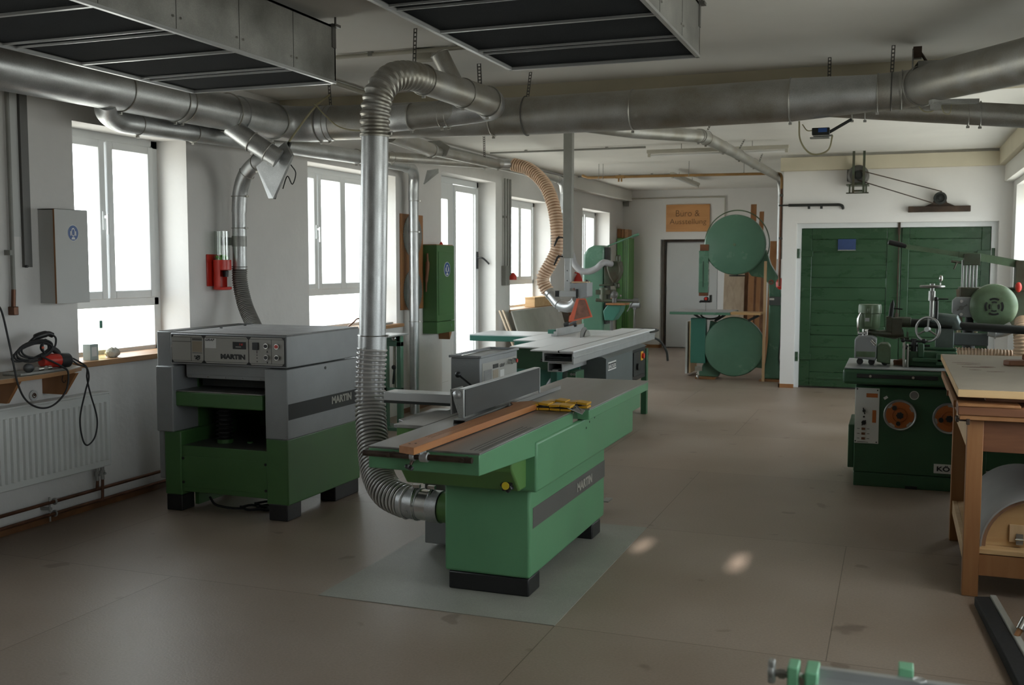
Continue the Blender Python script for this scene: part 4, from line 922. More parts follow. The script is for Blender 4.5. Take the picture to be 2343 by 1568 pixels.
D7 = T('far_wall_side_duct', 'thin galvanised duct leaving the main duct towards the far windows, with a slide gate plate', 'duct', (-3.95, 9.8, 2.0))
part_tube('pipe', [(-3.60, 7.02, 2.56), (-3.9, 8.44, 2.593)], 0.060, M_GALVD, D7)
mb = MB(); mb.slab([(-4.06, 8.60, 2.56), (-3.84, 8.60, 2.56), (-3.80, 8.60, 2.64), (-3.90, 8.60, 2.70), (-4.02, 8.60, 2.70)], (0, 0.012, 0)); mb.box(-4.0, -3.97, 8.55, 8.58, 2.54, 2.62); build(mb, 'slide_gate', M_ZINC, D7)
part_tube('rear_pipe', [(-3.9, 8.40, 2.593), (-3.96, 9.6, 2.62), (-4.10, 12.75, 2.665)], 0.045, M_GALVD, D7)
part_tube('drop_elbow', spline([(-4.10, 12.70, 2.665), (-4.11, 12.9, 2.64), (-4.12, 13.0, 2.55), (-4.12, 13.02, 2.45), (-4.12, 13.02, 2.25)], 8), 0.052, M_GALV, D7)
rings(D7, [((-3.88, 8.36, 2.592), Yx, 0.062), ((-4.09, 12.6, 2.664), Yx, 0.048), ((-4.12, 13.02, 2.30), Zx, 0.055)], t=0.003)

D8 = T('bandsaw_duct', 'thin galvanised duct kinked down from the main duct to the bandsaw by the wall corner', 'duct', (-1.7, 10.5, 0.5))
part_tube('pipe', [(-2.077, 7.02, 2.57), (-1.99, 8.12, 2.646), (-1.72, 9.65, 2.768)], 0.058, M_GALVD, D8)
part_tube('sloping_pipe', [(-1.725, 9.6, 2.766), (-1.708, 9.85, 2.77), (-1.665, 11.4, 2.785), (-1.49, 13.85, 2.72)], [0.064, 0.058, 0.055, 0.050], M_GALVD, D8)
part_tube('drop_pipe', spline([(-1.49, 13.83, 2.72), (-1.475, 14.08, 2.68), (-1.47, 14.16, 2.56), (-1.47, 14.17, 2.42)], 6) + [Vector((-1.47, 14.17, 1.65))], 0.036, M_GALV, D8)
rings(D8, [((-1.735, 9.56, 2.763), (0.15, 1, 0.1), 0.061), ((-1.71, 9.8, 2.77), (0.1, 1, 0), 0.066), ((-1.69, 10.7, 2.778), (0, 1, 0), 0.060), ((-1.655, 11.6, 2.783), (0, 1, 0), 0.058), ((-1.60, 12.4, 2.765), (0, 1, 0), 0.056), ((-1.47, 14.17, 2.40), Zx, 0.04)], t=0.003)
for y, z in ((9.62, 2.77), (11.6, 2.785), (13.2, 2.74)):
    build(strap((-1.6, y, ZC), (-1.66, y, z + 0.055), w=0.016), 'perforated_hanger', M_STRIPE2, D8)

# ---------------------------------------------------------------- sheet metal boxes under the ceiling
def air_box(x0, x1, y0, y1, z0, z1, bars, thin, label):
    B = T('ceiling_filter_box', label, 'air filter box', ((x0 + x1) / 2, (y0 + y1) / 2, z0), 'ceiling filter boxes')
    mb = MB(); t = 0.012
    mb.box(x0, x0 + t, y0, y1, z0, z1); mb.box(x1 - t, x1, y0, y1, z0, z1); mb.box(x0, x1, y0, y0 + t, z0, z1); mb.box(x0, x1, y1 - t, y1, z0, z1)
    mb.box(x0, x1, y0, y1, z1 - t, z1); cs = build(mb, 'casing', M_ZINC, B)
    mb = MB(); w = 0.016
    mb.box(x0 - 0.004, x0 + w, y0, y1, z0 - 0.008, z0 + 0.006); mb.box(x1 - w, x1 + 0.004, y0, y1, z0 - 0.008, z0 + 0.006)
    mb.box(x0, x1, y1 - w, y1 + 0.002, z0 - 0.008, z0 + 0.006); mb.box(x0, x1, y0, y0 + w, z0 - 0.008, z0 + 0.006)
    build(mb, 'bottom_frame', M_ALU, B)
    for b in bars:
        mb = MB(); mb.box(x0 + w, x1 - w, b - 0.012, b + 0.004, z0 - 0.004, z0 + 0.008); mb.box(x0 + w, x1 - w, b + 0.010, b + 0.016, z0 - 0.001, z0 + 0.008); build(mb, 'cross_bar', M_ALU, B)
    for b in thin:
        mb = MB(); mb.box(x0 + w, x1 - w, b - 0.040, b - 0.034, z0 - 0.002, z0 + 0.008); mb.box(x0 + w, x1 - w, b + 0.034, b + 0.040, z0 - 0.002, z0 + 0.008); build(mb, 'cross_bar', M_ALU, B)
    es = sorted([y0] + list(bars) + list(thin) + [y1])
    for a, b in zip(es, es[1:]):
        mb = MB(); mb.box(x0 + w, x1 - w, a + 0.01, b - 0.01, z0 + 0.010, z0 + 0.022); build(mb, 'filter_panel', M_MESH, B)
    for y in es[1:-1]:
        mb = MB(); mb.box(x1, x1 + 0.001, y - 0.0015, y + 0.0015, z0 + 0.01, z1 - 0.01); mb.box(x0 - 0.001, x0, y - 0.0015, y + 0.0015, z0 + 0.01, z1 - 0.01); build(mb, 'sheet_seam', M_STRIPE, B)
        for dy in (-0.025, 0.025):
            mb = MB(); mb.cyl((x1, y + dy, z0 + 0.06), (x1 + 0.006, y + dy, z0 + 0.06), 0.006, n=8); build(mb, 'bolt', M_STEEL, B)
    for x in (x0, x1):
        for y in (y1 - 0.02, y0 + 0.3):
            mb = MB(); s = 1 if x == x1 else -1
            mb.box(x, x + 0.004 * s, y - 0.02, y + 0.02, z1 - 0.12, z1 + 0.01); mb.box(x - 0.01, x + 0.03 * s, y - 0.03, y + 0.03, z1 - 0.01, z1 + 0.005); mb.cyl((x + 0.012 * s, y, z1), (x + 0.012 * s, y, ZC), 0.006, n=8)
            build(mb, 'hanger_bracket', M_STRIPE2, B)
    return B
air_box(-3.913, -2.955, 0.9, 5.12, 2.600, 2.905, (3.29, 4.22), (2.83, 3.76, 4.69), 'galvanised ceiling filter box with dark mesh panels, the one nearer the window wall')
air_box(-2.03, -0.985, 1.2, 5.42, 2.665, 2.93, (3.45, 4.46), (2.95, 3.97, 4.95), 'galvanised ceiling filter box with dark mesh panels, the one nearer the middle of the room')

# ---------------------------------------------------------------- ceiling lamps and conduits
def tube_lamp(c, along, L, label):
    B = T('fluorescent_lamp', label, 'ceiling lamp', (c[0], c[1], c[2] - 0.05), 'fluorescent ceiling lamps')
    d = Vector((L / 2, 0, 0)) if along == 'x' else Vector((0, L / 2, 0)); c = Vector(c); o = Vector((0.04, 0, 0)) if along == 'x' else Vector((0, 0.04, 0))
    mb = MB(); mb.bar(c - d, c + d, 0.06, 0.04); build(mb, 'batten', M_BEIGE, B, bevel=0.004)
    mb = MB(); mb.cyl(c - d * 0.96 - Vector((0, 0, 0.045)), c + d * 0.96 - Vector((0, 0, 0.045)), 0.013, n=12); build(mb, 'tube', M_WHITE, B)
    for s in (-1, 1):
        e = c + d * 0.97 * s; mb = MB(); mb.obox(e - Vector((0, 0, 0.035)), (0.03, 0.03, 0.05)); build(mb, 'socket', M_BEIGE, B)
    mb = MB()
    for s in (-0.5, 0.5): mb.cyl(c + d * s, (c.x + d.x * s, c.y + d.y * s, ZC), 0.004, n=6)
    build(mb, 'suspension', M_GREYC, B); return B
tube_lamp((-1.93, 11.75, 2.87), 'x', 1.58, 'long fluorescent batten lamp crosswise below the far ceiling')
tube_lamp((-3.07, 15.9, 2.88), 'y', 2.1, 'fluorescent batten lamp lengthwise below the far ceiling, near the office door')
def conduit(path, r, m, label, name='conduit', clips=()):
    mb = MB(); mb.tube(path, r, 10); o = tag(build(mb, name, m), label, 'conduit')
    for c in clips:
        mb = MB(); mb.obox(c, (0.03, 0.03, 0.03)); build(mb, 'clip', M_GREYC, o)
    return o
conduit([(-3.45, 5.99, 2.93), (-2.80, 5.99, 2.93), (-1.1, 6.0, 2.93)], 0.013, M_BEIGE, 'cream conduit crosswise on the near ceiling between the two filter boxes', clips=((-3.2, 5.99, 2.935),))
mb = MB(); mb.box(-2.90, -2.78, 6.0, 6.08, 2.875, 2.948); jb = tag(build(mb, 'junction_box', M_BEIGE, bevel=0.006), 'cream junction box on the ceiling above the ribbed duct elbow', 'junction box')
conduit([(-3.94, 4.4, 2.925), (-3.94, 7.45, 2.925)], 0.018, M_BEIGE, 'cream conduit lengthwise on the near ceiling beside the left filter box')
conduit([(-4.66, 11.75, 2.925), (-2.74, 11.75, 2.925)], 0.012, M_GREYC, 'grey conduit on the far ceiling leading to the crosswise lamp', clips=((-4.2, 11.75, 2.93), (-3.7, 11.75, 2.93), (-3.2, 11.75, 2.93)))
conduit([(-4.66, 15.45, 2.925), (-3.12, 15.45, 2.925)], 0.011, M_GREYC, 'grey conduit on the far ceiling leading to the lengthwise lamp', clips=((-4.0, 15.45, 2.93), (-3.5, 15.45, 2.93)))
conduit([(-4.83, 7.8, 2.90), (-4.83, 15.2, 2.90)], 0.02, M_GREYC, 'grey conduit in the corner of the ceiling above the windows')
conduit([(-4.82, 19.08, 2.80), (-2.96, 19.08, 2.80), (-2.96, 19.08, 2.0)], 0.013, M_BEIGE, 'cream conduit on the far wall above the wooden sign')
mb = MB(); mb.box(-4.85, -4.76, 19.03, 19.09, 2.66, 2.76); tag(build(mb, 'junction_box', M_GREYC, bevel=0.004), 'grey junction box in the far left corner below the beam', 'junction box')
conduit([(-4.83, 12.70, 2.70), (-4.83, 12.70, 1.55)], 0.014, M_GREYC, 'left grey conduit running down the wall between yard door and third window', clips=((-4.84, 12.70, 2.2),))
conduit([(-4.83, 12.80, 2.70), (-4.83, 12.80, 1.40)], 0.014, M_GREYC, 'middle grey conduit running down the wall between yard door and third window', clips=((-4.84, 12.80, 2.2),))
conduit([(-4.83, 12.90, 2.70), (-4.83, 12.90, 1.40)], 0.016, M_GREYC, 'right grey conduit beside the third window edge')
mb = MB(); mb.box(-4.866, -4.80, 12.66, 12.80, 1.30, 1.56); tag(build(mb, 'switch_box', M_GREYC, bevel=0.006), 'grey switch box at the foot of the conduits beside the yard door', 'switch')
mb = MB(); mb.lathe([(0.05, 0), (0.05, 0.05), (0.02, 0.09), (0.0, 0.1)], (-4.80, 12.92, 1.37), (0, 0, 1), 16); tag(build(mb, 'red_socket', M_RED), 'red power socket hanging beside the edge of the third window', 'socket')
# gas pipe
G = T('gas_pipe', 'yellow-brown pipe hung crosswise below the far ceiling, turning down the wall corner', 'pipe', (-2.7, 13.8, 1.0))
mb = MB(); mb.tube([(-4.1, 13.78, 2.80), (-4.02, 13.78, 2.768), (-2.8, 13.77, 2.762), (-1.50, 13.75, 2.75)] + spline([(-1.47, 13.75, 2.75), (-1.425, 13.72, 2.73), (-1.41, 13.70, 2.66), (-1.41, 13.70, 2.55)], 5), 0.018, 12); build(mb, 'pipe', M_OLDPIPE, G)
mb = MB(); mb.tube([(-1.41, 13.70, 2.56), (-1.415, 13.70, 1.3)], 0.016, 12); build(mb, 'drop_pipe', M_COPPER, G)
for x in (-3.86, -3.80, -2.62, -1.9):
    mb = MB(); mb.cyl((x, 13.77, 2.77), (x, 13.77, ZC), 0.004, n=6); mb.torus((x, 13.77, 2.765), X, 0.022, 0.004, 16, 6); build(mb, 'hanger_rod', M_GREYC, G)
mb = MB(); mb.box(-3.62, -3.50, 13.74, 13.80, 2.745, 2.785); mb.cyl((-3.58, 13.77, 2.75), (-3.58, 13.77, 2.70), 0.012, n=8); mb.cyl((-3.54, 13.77, 2.75), (-3.54, 13.77, 2.70), 0.012, n=8); build(mb, 'valve', M_OLDPIPE, G)
for z in (2.45, 1.9):
    mb = MB(); mb.box(-1.43, -1.37, 13.68, 13.72, z, z + 0.03); build(mb, 'pipe_clip', M_STRIPE2, G)
Wp = T('wall_pipe', 'dark iron pipe on the wall above the left barn door leaf', 'pipe', (-1.03, 13.5, 2.3))
mb = MB(); mb.tube([(-1.42, 13.50, 2.325), (-1.30, 13.50, 2.325)], 0.010, 10); mb.tube([(-1.30, 13.50, 2.325), (-0.70, 13.50, 2.322)] + spline([(-0.69, 13.50, 2.322), (-0.655, 13.50, 2.31), (-0.645, 13.51, 2.29), (-0.645, 13.545, 2.28)], 4), 0.018, 12); build(mb, 'pipe', M_STRIPE, Wp)
for x in (-1.05, -0.90):
    mb = MB(); mb.cyl((x, 13.50, 2.32), (x, 13.50, 2.275), 0.016, n=10); build(mb, 'stub', M_STRIPE, Wp)

# old line-shaft motor and bearing above the barn doors
O = T('wall_motor', 'old belt motor on an iron hanger high on the wall above the barn doors', 'motor', (-0.467, 13.4, 2.43))
mb = MB(); mb.lathe([(0.10, 0), (0.125, 0.02), (0.125, 0.17), (0.10, 0.20), (0.05, 0.21)], (-0.467, 13.50, 2.665), (0, -1, 0), 28); mo = build(mb, 'motor_body', M_STRIPE2, O)
mb = MB(); mb.lathe([(0.055, 0), (0.055, 0.03), (0.03, 0.035), (0.03, 0.05)], (-0.467, 13.31, 2.665), (0, -1, 0), 20); build(mb, 'drive_pulley', M_STRIPE, O)
mb = MB(); mb.box(-0.60, -0.56, 13.36, 13.50, 2.60, 2.74); build(mb, 'terminal_box', M_STRIPE2, O, bevel=0.004)
for x in (-0.52, -0.40):
    mb = MB(); mb.box(x - 0.014, x + 0.014, 13.24, 13.27, 2.45, ZC - 0.0); build(mb, 'hanger_bar', M_OLIVED, O)
mb = MB(); mb.box(-0.60, -0.34, 13.25, 13.52, 2.54, 2.555); mb.box(-0.60, -0.34, 13.25, 13.28, 2.44, 2.455); mb.box(-0.57, -0.55, 13.25, 13.28, 2.44, 2.55); mb.box(-0.38, -0.36, 13.25, 13.28, 2.44, 2.55); mb.box(-0.53, -0.39, 13.25, 13.27, 2.46, 2.485); mb.box(-0.53, -0.40, 13.27, 13.545, 2.55, 2.57)
build(mb, 'hanger_frame', M_OLIVED, O, bevel=0.002)
O2 = T('shaft_bearing', 'rusty iron beam with a pulley bearing on the wall above the right barn door leaf', 'bearing', (0.46, 13.5, 2.21))
mb = MB(); mb.box(0.115, 0.81, 13.47, 13.55, 2.215, 2.285); build(mb, 'beam', M_DUST, O2, bevel=0.004)
mb = MB(); mb.prism([(0.30, 2.285), (0.64, 2.285), (0.55, 2.325), (0.52, 2.42), (0.42, 2.42), (0.39, 2.325)], 'y', 13.50, 13.55); build(mb, 'pedestal', M_DUST, O2, bevel=0.004)
mb = MB(); mb.lathe([(0.075, 0), (0.075, 0.05), (0.05, 0.052), (0.045, 0.03), (0.02, 0.03), (0.02, 0.06), (0.001, 0.06)], (0.468, 13.46, 2.375), (0, -1, 0), 28); build(mb, 'pulley', M_STRIPE, O2)
O3 = T('drive_belt', 'thin drive belt stretched from the old wall motor to the rusty pulley bearing', 'belt', (0.0, 13.4, 2.3))
mb = MB(); mb.bar((-0.455, 13.285, 2.722), (0.485, 13.42, 2.453), 0.012, 0.008, up=(0, 1, 0)); build(mb, 'upper_strand', M_DUST, O3)
mb = MB(); mb.bar((-0.475, 13.285, 2.606), (0.44, 13.42, 2.300), 0.012, 0.008, up=(0, 1, 0)); build(mb, 'lower_strand', M_DUST, O3)

# thin cable loops near the main duct
mb = MB(); mb.tube(spline([(-3.99, 6.60, ZC - 0.2), (-3.90, 6.6, 2.66), (-3.78, 6.6, 2.57), (-3.60, 6.6, 2.54), (-3.38, 6.6, 2.58), (-3.26, 6.6, 2.63)], 8), 0.005, 8)
tag(build(mb, 'signal_cable', M_CABLE), 'thin slack cable sagging in front of the main duct left of the vertical drop', 'cable')
mb = MB(); mb.tube(spline([(-3.95, 6.75, 2.83), (-3.99, 6.6, 2.72), (-4.12, 6.5, 2.50), (-4.22, 6.46, 2.33)], 8), 0.008, 8)
tag(build(mb, 'air_line', M_CABLE), 'cream air line slanting from the main duct down to the triangular slide gate', 'cable')

# ---------------------------------------------------------------- window wall: near end
Cb = T('wall_cabinet', 'off-white hearing protection cabinet on the wall beside the nearest window', 'wall cabinet', (-4.80, 4.99, 1.355))
mb = MB(); mb.box(-4.866, -4.745, 4.861, 5.12, 1.352, 1.915); cbx = build(mb, 'carcass', M_CAB, Cb, bevel=0.001)
mb = MB(); mb.box(-4.745, -4.733, 4.856, 5.125, 1.350, 1.918); dr = build(mb, 'door', M_CAB, Cb, bevel=0.001)
mb = MB(); mb.box(-4.745, -4.7345, 4.8545, 4.8562, 1.350, 1.918); build(mb, 'door_edge', M_BEECH, dr)
mb = MB(); mb.box(-4.866, -4.733, 4.858, 5.122, 1.918, 1.921); build(mb, 'top_edge', M_STRIPE2, Cb)
def ear_sign(parent, x, y, z, ry, rz):
    mb = MB(); n = 36
    mb.slab([(x, y + ry * math.cos(2 * PI * i / n), z + rz * math.sin(2 * PI * i / n)) for i in range(n)], (0.0015, 0, 0)); s = build(mb, 'sign_disc', M_WHITE, parent)
    mb = MB(); mb.slab([(x + 0.0015, y + 0.93 * ry * math.cos(2 * PI * i / n), z + 0.93 * rz * math.sin(2 * PI * i / n)) for i in range(n)], (0.001, 0, 0)); build(mb, 'blue_field', M_BLUE, s)
    # a head wearing ear muffs: white outline, two cups, blue face
    mb = MB(); q = x + 0.0025
    mb.slab([(q, y + 0.34 * ry * math.cos(2 * PI * i / n), z + rz * (0.10 + 0.52 * math.sin(2 * PI * i / n))) for i in range(n)], (0.0006, 0, 0))
    mb.box(q, q + 0.0006, y - 0.52 * ry, y - 0.36 * ry, z - 0.32 * rz, z + 0.22 * rz); mb.box(q, q + 0.0006, y + 0.36 * ry, y + 0.52 * ry, z - 0.32 * rz, z + 0.22 * rz)
    mb.prism([(y - 0.36 * ry, z - 0.78 * rz), (y + 0.36 * ry, z - 0.78 * rz), (y + 0.2 * ry, z - 0.5 * rz), (y - 0.2 * ry, z - 0.5 * rz)], 'x', q, q + 0.0006)
    build(mb, 'head_symbol', M_WHITE, s)
    mb = MB(); mb.slab([(q + 0.0006, y + 0.24 * ry * math.cos(2 * PI * i / n), z + rz * (0.08 + 0.40 * math.sin(2 * PI * i / n))) for i in range(n)], (0.0005, 0, 0)); build(mb, 'face', M_BLUE, s)
    return s
ear_sign(dr, -4.733, 5.0, 1.778, 0.045, 0.050)
mb = MB(); mb.box(-4.866, -4.845, 4.73, 4.787, 1.57, 2.602); sp = tag(build(mb, 'wall_strip', M_STRIPE2), 'dark grey channel strip fixed upright on the wall left of the cabinet', 'strip')
mb = MB(); mb.cyl((-4.85, 4.735, 1.575), (-4.83, 4.735, 1.575), 0.008, n=8); build(mb, 'end_screw', M_STRIPE, sp)
mb = MB(); mb.box(-4.866, -4.862, 4.655, 4.728, 1.75, 2.70); tag(build(mb, 'cover_strip', M_CAB), 'pale flat cover strip on the wall at the left picture edge', 'strip')
Pp = T('wall_conduit', 'grey conduit with a brown lower end hanging on the wall above the radiator', 'conduit', (-4.84, 4.63, 1.30))
mb = MB(); mb.tube([(-4.842, 4.638, 2.60), (-4.842, 4.636, 1.44)], 0.012, 10); build(mb, 'pipe', M_GREYC, Pp)
mb = MB(); mb.tube([(-4.842, 4.636, 1.44), (-4.842, 4.630, 1.34)], 0.013, 10); build(mb, 'brown_end', M_COPPER, Pp)
mb = MB(); mb.box(-4.866, -4.82, 4.612, 4.648, 1.29, 1.34); build(mb, 'end_fitting', M_COPPER, Pp, bevel=0.004)
mb = MB(); mb.box(-4.866, -4.822, 4.60, 4.62, 1.64, 1.67); build(mb, 'clip', M_GREYC, Pp)

R = T('radiator', 'white ribbed panel radiator on the window wall below the tool shelf', 'radiator', (-4.79, 4.4, 0.28))
ry0, ry1 = 3.2, 5.285
mb = MB(); mb.box(-4.775, -4.745, ry0, ry1, 0.285, 0.755); pn_ = build(mb, 'front_panel', M_RAD, R, bevel=0.006)
mb = MB(); y = ry0 + 0.03
while y < ry1 - 0.03:
    mb.prism([(-4.746, y), (-4.728, y + 0.005), (-4.728, y + 0.021), (-4.746, y + 0.026)], 'z', 0.33, 0.705); y += 0.0445
build(mb, 'ribs', M_RAD, R, bevel=0.002)
mb = MB(); mb.box(-4.835, -4.812, ry0, ry1, 0.285, 0.755); build(mb, 'rear_panel', M_RAD, R, bevel=0.004)
mb = MB(); mb.box(-4.838, -4.744, ry0 - 0.002, ry1 + 0.002, 0.755, 0.768); build(mb, 'top_grille', M_RAD, R, bevel=0.003)
for yy in (ry0 - 0.001, ry1 - 0.006):
    mb = MB(); mb.box(-4.838, -4.744, yy, yy + 0.007, 0.30, 0.762); build(mb, 'side_cover', M_RAD, R, bevel=0.002)
mb = MB(); mb.cyl((-4.79, ry1, 0.725), (-4.79, ry1 + 0.05, 0.725), 0.012, n=12); mb.cyl((-4.79, ry1 + 0.02, 0.725), (-4.76, ry1 + 0.02, 0.725), 0.01, n=10); build(mb, 'air_valve', M_RAD, R)
for yy in (5.205, 5.250):
    mb = MB(); mb.cyl((-4.79, yy, 0.195), (-4.79, yy, 0.285), 0.013, n=12); mb.cyl((-4.79, yy, 0.225), (-4.79, yy, 0.255), 0.017, n=6); mb.cyl((-4.79, yy, 0.235), (-4.765, yy, 0.235), 0.009, n=8); build(mb, 'pipe_fitting', M_ZINC, R)
for yy in (3.5, 5.0):
    mb = MB(); mb.box(-4.866, -4.83, yy, yy + 0.03, 0.35, 0.70); build(mb, 'wall_bracket', M_RAD, R)
H = T('heating_pipes', 'pair of brown copper heating pipes along the foot of the window wall', 'pipes', (-4.80, 4.5, 0.03))
mb = MB(); mb.tube([(-4.80, 3.0, 0.136), (-4.80, 5.20, 0.136), (-4.80, 6.9, 0.136)], 0.011, 12); build(mb, 'upper_pipe', M_COPPER, H)
mb = MB(); mb.tube([(-4.80, 3.0, 0.063), (-4.80, 5.24, 0.061), (-4.80, 6.9, 0.060)], 0.011, 12); build(mb, 'lower_pipe', M_COPPER, H)
mb = MB(); mb.tube([(-4.79, 5.205, 0.20), (-4.795, 5.205, 0.136)], 0.010, 10); build(mb, 'riser', M_COPPER, H)
mb = MB(); mb.tube([(-4.79, 5.250, 0.20), (-4.795, 5.250, 0.063)], 0.010, 10); build(mb, 'riser', M_COPPER, H)
mb = MB(); mb.torus((-4.80, 4.85, 0.136), Yx, 0.016, 0.006, 16, 6); mb.torus((-4.80, 4.85, 0.062), Yx, 0.016, 0.006, 16, 6); mb.cyl((-4.80, 4.81, 0.02), (-4.80, 4.81, 0.17), 0.006, n=8); mb.box(-4.866, -4.79, 4.80, 4.82, 0.09, 0.105); build(mb, 'pipe_clamp', M_ZINC, H)

# tool shelf with brackets; router with coiled cable on it
S = T('wall_shelf', 'pale shelf board on wooden brackets above the radiator', 'shelf', (-4.74, 4.5, 0.80))
mb = MB(); mb.prism([(-4.866, 3.7), (-4.56, 3.7), (-4.56, 4.55), (-4.60, 4.80), (-4.68, 4.98), (-4.866, 5.08)], 'z', 0.935, 0.958); sbd = build(mb, 'board', M_SHELFW, S, bevel=0.001)
mb = MB(); mb.prism([(-4.866, 3.7), (-4.562, 3.7), (-4.562, 4.55), (-4.602, 4.80), (-4.682, 4.978), (-4.866, 5.078)], 'z', 0.958, 0.9605); build(mb, 'top_face', M_BOARD, sbd)
for yy in (4.42, 4.85):
    mb = MB(); mb.prism([(-4.866, 0.935), (-4.60, 0.935), (-4.70, 0.80), (-4.866, 0.80)], 'y', yy, yy + 0.022); build(mb, 'bracket', M_BEECH, S, bevel=0.001)
mb = MB(); mb.tube(spline([(-4.70, 4.848, 0.92), (-4.70, 4.84, 0.89), (-4.685, 4.84, 0.875), (-4.675, 4.845, 0.89)], 5), 0.003, 6); build(mb, 'wire_hook', M_RUST, S)
mb = MB(); mb.cyl((-4.866, 4.774, 0.797), (-4.855, 4.774, 0.797), 0.032, n=24); so = tag(build(mb, 'pipe_cap', M_CAB), 'small round white wall fitting below the tool shelf', 'fitting')
mb = MB(); mb.torus((-4.853, 4.774, 0.797), X, 0.013, 0.003, 16, 5); mb.cyl((-4.855, 4.774, 0.797), (-4.845, 4.778, 0.805), 0.005, n=8); build(mb, 'cap_ring', M_COPPER, so)

Ro = T('electric_planer', 'red and black handheld power planer with a coiled black cable lying on the wall shelf', 'power tool', (-4.66, 4.66, 0.9605))
mb = MB(); mb.obox((-4.66, 4.60, 0.968), (0.13, 0.36, 0.014), (0, 0, 0.03)); build(mb, 'sole_plate', M_ZINC, Ro, bevel=0.002)
mb = MB(); mb.tube([(-4.655, 4.64, 1.022), (-4.652, 4.70, 1.022), (-4.648, 4.765, 1.018)], [0.030, 0.042, 0.040], 24); build(mb, 'motor_body', M_RED, Ro, bevel=0.003)
mb = MB(); mb.tube([(-4.648, 4.76, 1.018), (-4.646, 4.79, 1.016), (-4.643, 4.83, 1.014), (-4.642, 4.845, 1.013)], [0.041, 0.044, 0.043, 0.030], 24); build(mb, 'motor_cap', M_RUB, Ro)
mb = MB(); mb.lathe([(0.022, 0), (0.026, 0.01), (0.026, 0.035), (0.012, 0.04)], (-4.62, 4.50, 1.0), (0.8, -0.4, 0), 20); build(mb, 'depth_knob', M_BLACK, Ro)
mb = MB(); mb.cyl((-4.61, 4.56, 0.985), (-4.61, 4.60, 0.985), 0.016, n=16); mb.cyl((-4.61, 4.63, 0.985), (-4.61, 4.66, 0.985), 0.016, n=16); build(mb, 'fence_post', M_STEEL, Ro)
mb = MB(); mb.tube(spline([(-4.68, 4.56, 1.12), (-4.67, 4.62, 1.165), (-4.665, 4.70, 1.18), (-4.66, 4.735, 1.17)], 6), [0.010] * 6 + [0.020] * 6 + [0.016] * 7, 14); build(mb, 'handle', M_BLACK, Ro)
mb = MB(); mb.tube(spline([(-4.66, 4.735, 1.175), (-4.655, 4.755, 1.15), (-4.655, 4.75, 1.11), (-4.66, 4.73, 1.08)], 6), 0.006, 8)
mb.tube(spline([(-4.67, 4.72, 1.10), (-4.655, 4.76, 1.07), (-4.65, 4.77, 1.04)], 6), 0.018, 10); build(mb, 'cable_guard', M_RUB, Ro)
mb = MB()
for k in range(6):
    cyy, cz, a, b, tl = 4.575 + 0.006 * k, 1.085 + 0.005 * (k % 3), 0.125 - 0.006 * k, 0.040 + 0.006 * (k % 4), 0.25 - 0.05 * k
    mb.tube([(-4.66 + 0.006 * (k % 3) + 0.02 * math.cos(t * PI / 14), cyy + a * math.cos(t * PI / 14), cz + b * math.sin(t * PI / 14) + tl * a * math.cos(t * PI / 14)) for t in range(28)], 0.0058, 8, closed=True)
for k in range(5):
    mb.tube([(-4.645 + 0.004 * math.sin(k), 4.665 + (0.022 + 0.003 * k) * math.cos(t * PI / 8), 1.105 + (0.045 - 0.004 * k) * math.sin(t * PI / 8)) for t in range(16)], 0.0055, 8, closed=True)
build(mb, 'coiled_cable', M_RUB, Ro)
mb = MB(); mb.ball((-4.625, 4.625, 1.105), 0.008); build(mb, 'lamp_lens', M_SALMON, Ro)
mb = MB()
mb.tube(spline([(-4.62, 4.60, 1.06), (-4.60, 4.67, 1.02), (-4.575, 4.72, 0.985), (-4.550, 4.735, 0.95), (-4.545, 4.71, 0.85), (-4.545, 4.62, 0.78), (-4.545, 4.52, 0.77), (-4.545, 4.42, 0.82), (-4.545, 4.36, 0.92), (-4.56, 4.33, 1.12), (-4.60, 4.32, 1.32), (-4.62, 4.30, 1.37), (-4.63, 4.25, 1.40)], 8), 0.0055, 8)
tag(build(mb, 'power_lead', M_RUB), 'black cable hanging in a big open loop in front of the wall shelf', 'cable')
mb = MB()
mb.tube(spline([(-4.64, 4.83, 1.04), (-4.60, 4.88, 1.0), (-4.575, 4.91, 0.965), (-4.57, 4.92, 0.90), (-4.585, 4.905, 0.82), (-4.60, 4.87, 0.66), (-4.60, 4.885, 0.53), (-4.60, 4.925, 0.485), (-4.60, 4.99, 0.53), (-4.60, 5.01, 0.64), (-4.595, 4.955, 0.80), (-4.58, 4.915, 0.90), (-4.572, 4.905, 0.962), (-4.60, 4.86, 0.99), (-4.63, 4.80, 1.05)], 8), 0.005, 8)
tag(build(mb, 'hanging_flex', M_RUB), 'black cable hanging in a long narrow loop in front of the white radiator', 'cable')

# on the near window board
mb = MB(); mb.box(-4.93, -4.87, 5.262, 5.335, 0.965, 1.068); ct = tag(build(mb, 'small_carton', M_CARTON, bevel=0.001), 'small grey-green carton standing on the nearest window board', 'carton')
mb = MB(); mb.box(-4.8698, -4.8690, 5.275, 5.32, 0.99, 1.05); build(mb, 'printed_label', M_WHITE, ct)
Bt = T('glue_bottle', 'slim translucent yellowish bottle with a dark cap on the nearest window board', 'bottle', (-4.92, 5.42, 0.965))
mb = MB(); mb.lathe([(0.022, 0), (0.024, 0.01), (0.024, 0.13), (0.010, 0.17), (0.007, 0.20)], (-4.92, 5.42, 0.965), n=20); build(mb, 'body', glassy('pale yellow plastic', 0.85, (1.0, 0.97, 0.75), 0.3), Bt)
mb = MB(); mb.cyl((-4.92, 5.42, 1.165), (-4.92, 5.42, 1.215), 0.010, n=12); build(mb, 'cap', M_TEAL, Bt)
mb = MB(); random.seed(3); mb.ball((-4.90, 5.50, 0.995), 0.045, 22, 14, (0.8, 1.2, 0.75))
